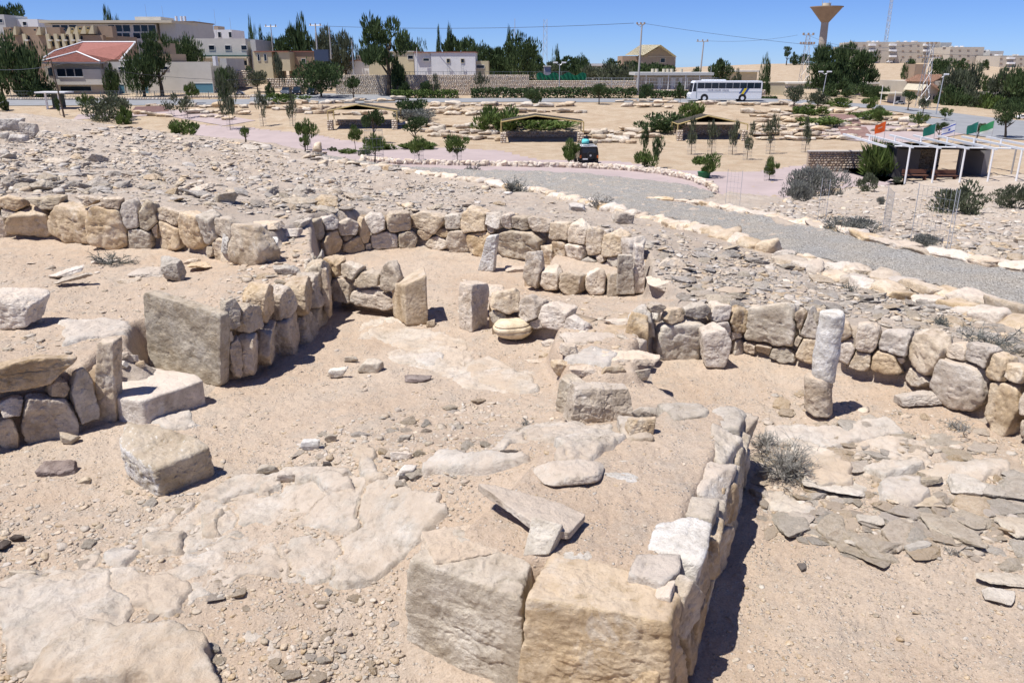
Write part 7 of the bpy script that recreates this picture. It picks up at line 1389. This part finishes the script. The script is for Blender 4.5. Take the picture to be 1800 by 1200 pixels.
# bus shelter at far left
def shelt():
    d = 126; a = at_d(83, 190, d); root = empty('bus_shelter', tuple(a), label='white bus shelter with flat roof at far left', cat='bus shelter'); u = d/F; h = 24*u; L = 22*u
    for x in (0, L): box('post', x-.12, x+.12, 0, .2, -.5, h, WHITEM, root)
    box('roof', -1.2, L+1.4, -.6, 2.0, h, h+.2, WHITEM, root); box('back_panel', 0, L, 1.6, 1.75, 0, h-.2, plain('shade_dark', (.06, .07, .07), .8), root)
shelt()
# ---- background trees
bt = [(885, 88, 140, 60, 'big', 'dark green trees between cream annex and the feathery tree', 180, .05), (1008, 104, 136, 60, 'bush', 'dark low green trees behind the green tarpaulin', 182, 0), (1080, 104, 140, 50, 'bush', 'dark round tree left of the gable hall', 186, 0), (1145, 112, 134, 70, 'bush', 'wide green bushes in front of the gable hall', 182, 0), (975, 112, 140, 60, 'olive', 'pale green bushes behind the purplish cabin', 178, 0), (840, 78, 110, 40, 'big', 'green tree top right of the bright white building', 195, .1), (640, 84, 118, 30, 'bush', 'dark tree behind the small white house', 190, 0), (60, 130, 168, 60, 'bush', 'dark undergrowth beside the large left tree', 144, 0), (5, 90, 165, 40, 'big', 'dark tree cut by the left frame edge', 146, .1), (1085, 146, 166, 0.1, 'bush', '', 0, 0)][:-1]+[(45, 62, 172, 72, 'big', 'large dark tree in front of the brown stepped building at left', 142, .12), (20, 8, 52, 60, 'big', 'dark tree crown behind the white house at top left', 225, .3), (8, 12, 60, 20, 'cone', 'pointed dark conifer at the left frame corner', 222, .1), (253, 80, 165, 56, 'big', 'feathery dark tree before the long plain pale building', 144, .12), (285, 56, 164, 40, 'pine', 'leaning pine with twin trunks by the blank wall', 146, .45), (325, 64, 110, 56, 'big', 'dark pine clump above the blank wall', 176, .1), (197, 20, 40, 36, 'cone', 'small conifer tops behind the glazed building', 230, 0), (200, 112, 165, 26, 'bush', 'dark ivy-like bush beside the red-roofed house', 148, 0), (75, 150, 172, 40, 'bush', 'low dark bush under the red-roofed house', 141, 0), (405, 118, 170, 36, 'olive', 'tall yellowish-green shrub tree at the blank building corner', 146, .1), (395, 120, 200, 30, 'darksap', 'tall slender young tree standing on the left terraces', 122, .3), (436, 116, 135, 22, 'bush', 'round bush in the garden of the two-storey block', 172, 0), (452, 122, 150, 34, 'olive', 'small garden tree left of the parked cars', 152, .3), (475, 145, 168, 16, 'bush', 'little round tree by the parked cars', 142, .4), (492, 95, 155, 22, 'sapling', 'slim pale-leaved tree before the cream house', 150, .3),
      (448, 38, 92, 20, 'cone', 'pointed dark cypress right of the two-storey block', 200, 0), (462, 52, 92, 24, 'cone', 'second dark conifer right of the two-storey block', 202, 0), (480, 64, 92, 40, 'big', 'dark trees behind the cream house', 205, .1), (525, 32, 92, 44, 'cone', 'tall layered conifer behind the brown house', 195, 0), (518, 50, 92, 60, 'big', 'broad dark tree around the layered conifer', 198, .1), (585, 48, 118, 52, 'olive', 'grey-green tree by the transformer poles', 174, .2), (610, 55, 118, 36, 'olive', 'second grey-green tree by the transformer poles', 176, .2),
      (683, 30, 170, 74, 'pine', 'big leaning pine with open branches in front of the yellow house', 146, .42), (700, 100, 164, 34, 'bush', 'dark shrub growing at the foot of the big leaning pine', 147, .3), (718, 58, 96, 50, 'big', 'dark tree behind the big leaning pine', 185, .1), (773, 50, 92, 16, 'cone', 'left of the two slim conifers behind the bright white building', 200, 0), (791, 47, 92, 18, 'cone', 'right of the two slim conifers behind the bright white building', 202, 0), (815, 66, 94, 70, 'bush', 'low green tree belt behind the bright white building', 204, 0), (862, 82, 138, 56, 'big', 'green trees right of the cream annex', 176, .1), (712, 144, 160, 20, 'bush', 'left clipped ball bush on the road island', 143, .4), (746, 143, 160, 24, 'bush', 'right clipped ball bush on the road island', 143, .4), (768, 130, 158, 18, 'sapling', 'small pale sapling behind the road island', 144, .3), (845, 128, 158, 22, 'sapling', 'thin sapling before the tall retaining wall', 145, .3),
      (913, 58, 140, 62, 'big', 'large dark feathery tree in the centre background', 168, .25), (896, 52, 120, 20, 'cone', 'thin cypress left of the large feathery tree', 172, 0), (940, 96, 136, 50, 'bush', 'green trees right of the large feathery tree', 185, 0), (976, 84, 130, 18, 'cone', 'small pointed conifer near the radio mast', 190, 0), (995, 100, 132, 70, 'bush', 'green tree belt near the distant pylons', 195, 0), (1020, 98, 130, 30, 'big', 'round tree in the belt left of the gable hall', 193, .1), (1055, 112, 138, 60, 'olive', 'pale green trees in front of the gable hall left', 172, 0), (1095, 110, 140, 60, 'olive', 'pale green trees in front of the gable hall middle', 173, 0), (1120, 108, 130, 60, 'bush', 'dark green trees under the gable hall', 190, 0), (1168, 112, 130, 60, 'bush', 'green trees at the right foot of the gable hall', 188, 0),
      (1263, 104, 142, 40, 'big', 'rounded dense tree above the front of the bus', 168, .05), (1222, 118, 132, 26, 'bush', 'small dark tree left of the rounded dense tree', 180, 0), (1343, 99, 145, 20, 'cone', 'narrow dark cypress right of the bus', 165, 0), (1295, 122, 142, 16, 'olive', 'small tree before the low tan shed', 175, 0), (1347, 142, 166, 14, 'bush', 'green bush behind the rear of the bus', 150, 0), (1383, 82, 106, 12, 'pine', 'palm-like tree on the hill ridge left of the water tower', 290, .5), (1395, 92, 106, 14, 'bush', 'dark bush beside the ridge palm', 290, 0), (1416, 95, 106, 30, 'bush', 'low bushes on the ridge left of the pines', 292, 0),
      (1455, 78, 160, 66, 'pine', 'left tall pine of the dense pine cluster', 160, .12), (1482, 82, 162, 60, 'pine', 'middle tall pine of the dense pine cluster', 162, .15), (1508, 90, 160, 52, 'pine', 'right pine of the dense cluster with bare trunks', 164, .3), (1440, 110, 166, 44, 'pine', 'lower left pine of the dense cluster', 158, .2), (1475, 140, 172, 60, 'bush', 'undergrowth below the dense pine cluster', 152, 0), (1520, 146, 172, 60, 'bush', 'dark hedge mass right of the pine cluster', 156, 0), (1540, 150, 178, 34, 'bush', 'shrub at the road below the tan slope', 150, 0), (1572, 146, 160, 20, 'bush', 'round bush left of the tiled villa', 165, 0), (1600, 104, 116, 30, 'bush', 'dark shrubs by the brown hut', 220, 0), (1655, 102, 130, 40, 'bush', 'green trees right of the brown hut', 215, 0), (1690, 103, 122, 26, 'bush', 'trees at the foot of the second apartment block', 250, 0), (1730, 105, 122, 16, 'bush', 'dark tree between two apartment blocks', 255, 0),
      (1683, 112, 195, 60, 'olive', 'tall grey-green tree right of the villa', 146, .12), (1700, 122, 172, 50, 'big', 'dark tree on the slope right of the villa', 160, .1), (1672, 150, 196, 56, 'bush', 'dark dense shrubbery beside the gable cottage', 143, 0), (1715, 160, 196, 56, 'olive', 'light green tree by the street wall', 142, .1), (1738, 138, 164, 30, 'bush', 'dark conical tree on the slope', 170, 0), (1762, 120, 200, 56, 'olive', 'feathery grey tree near the right edge', 140, .1), (1792, 105, 204, 66, 'big', 'tall dark tree at the right frame edge', 136, .1), (1745, 165, 200, 50, 'greenbush', 'bright green bush mass by the right road', 139, 0), (1805, 170, 208, 50, 'bush', 'dark bushes behind the white car at right', 134, 0), (1640, 150, 188, 24, 'olive', 'grey palm-like tree behind the pylon foot', 148, .3)]
for a in bt:
    o = tree(a[0], a[1], a[2], a[3], a[4], a[5], 'tree', d=a[6], crown_from=a[7] if a[7] != 0 else 0.0)
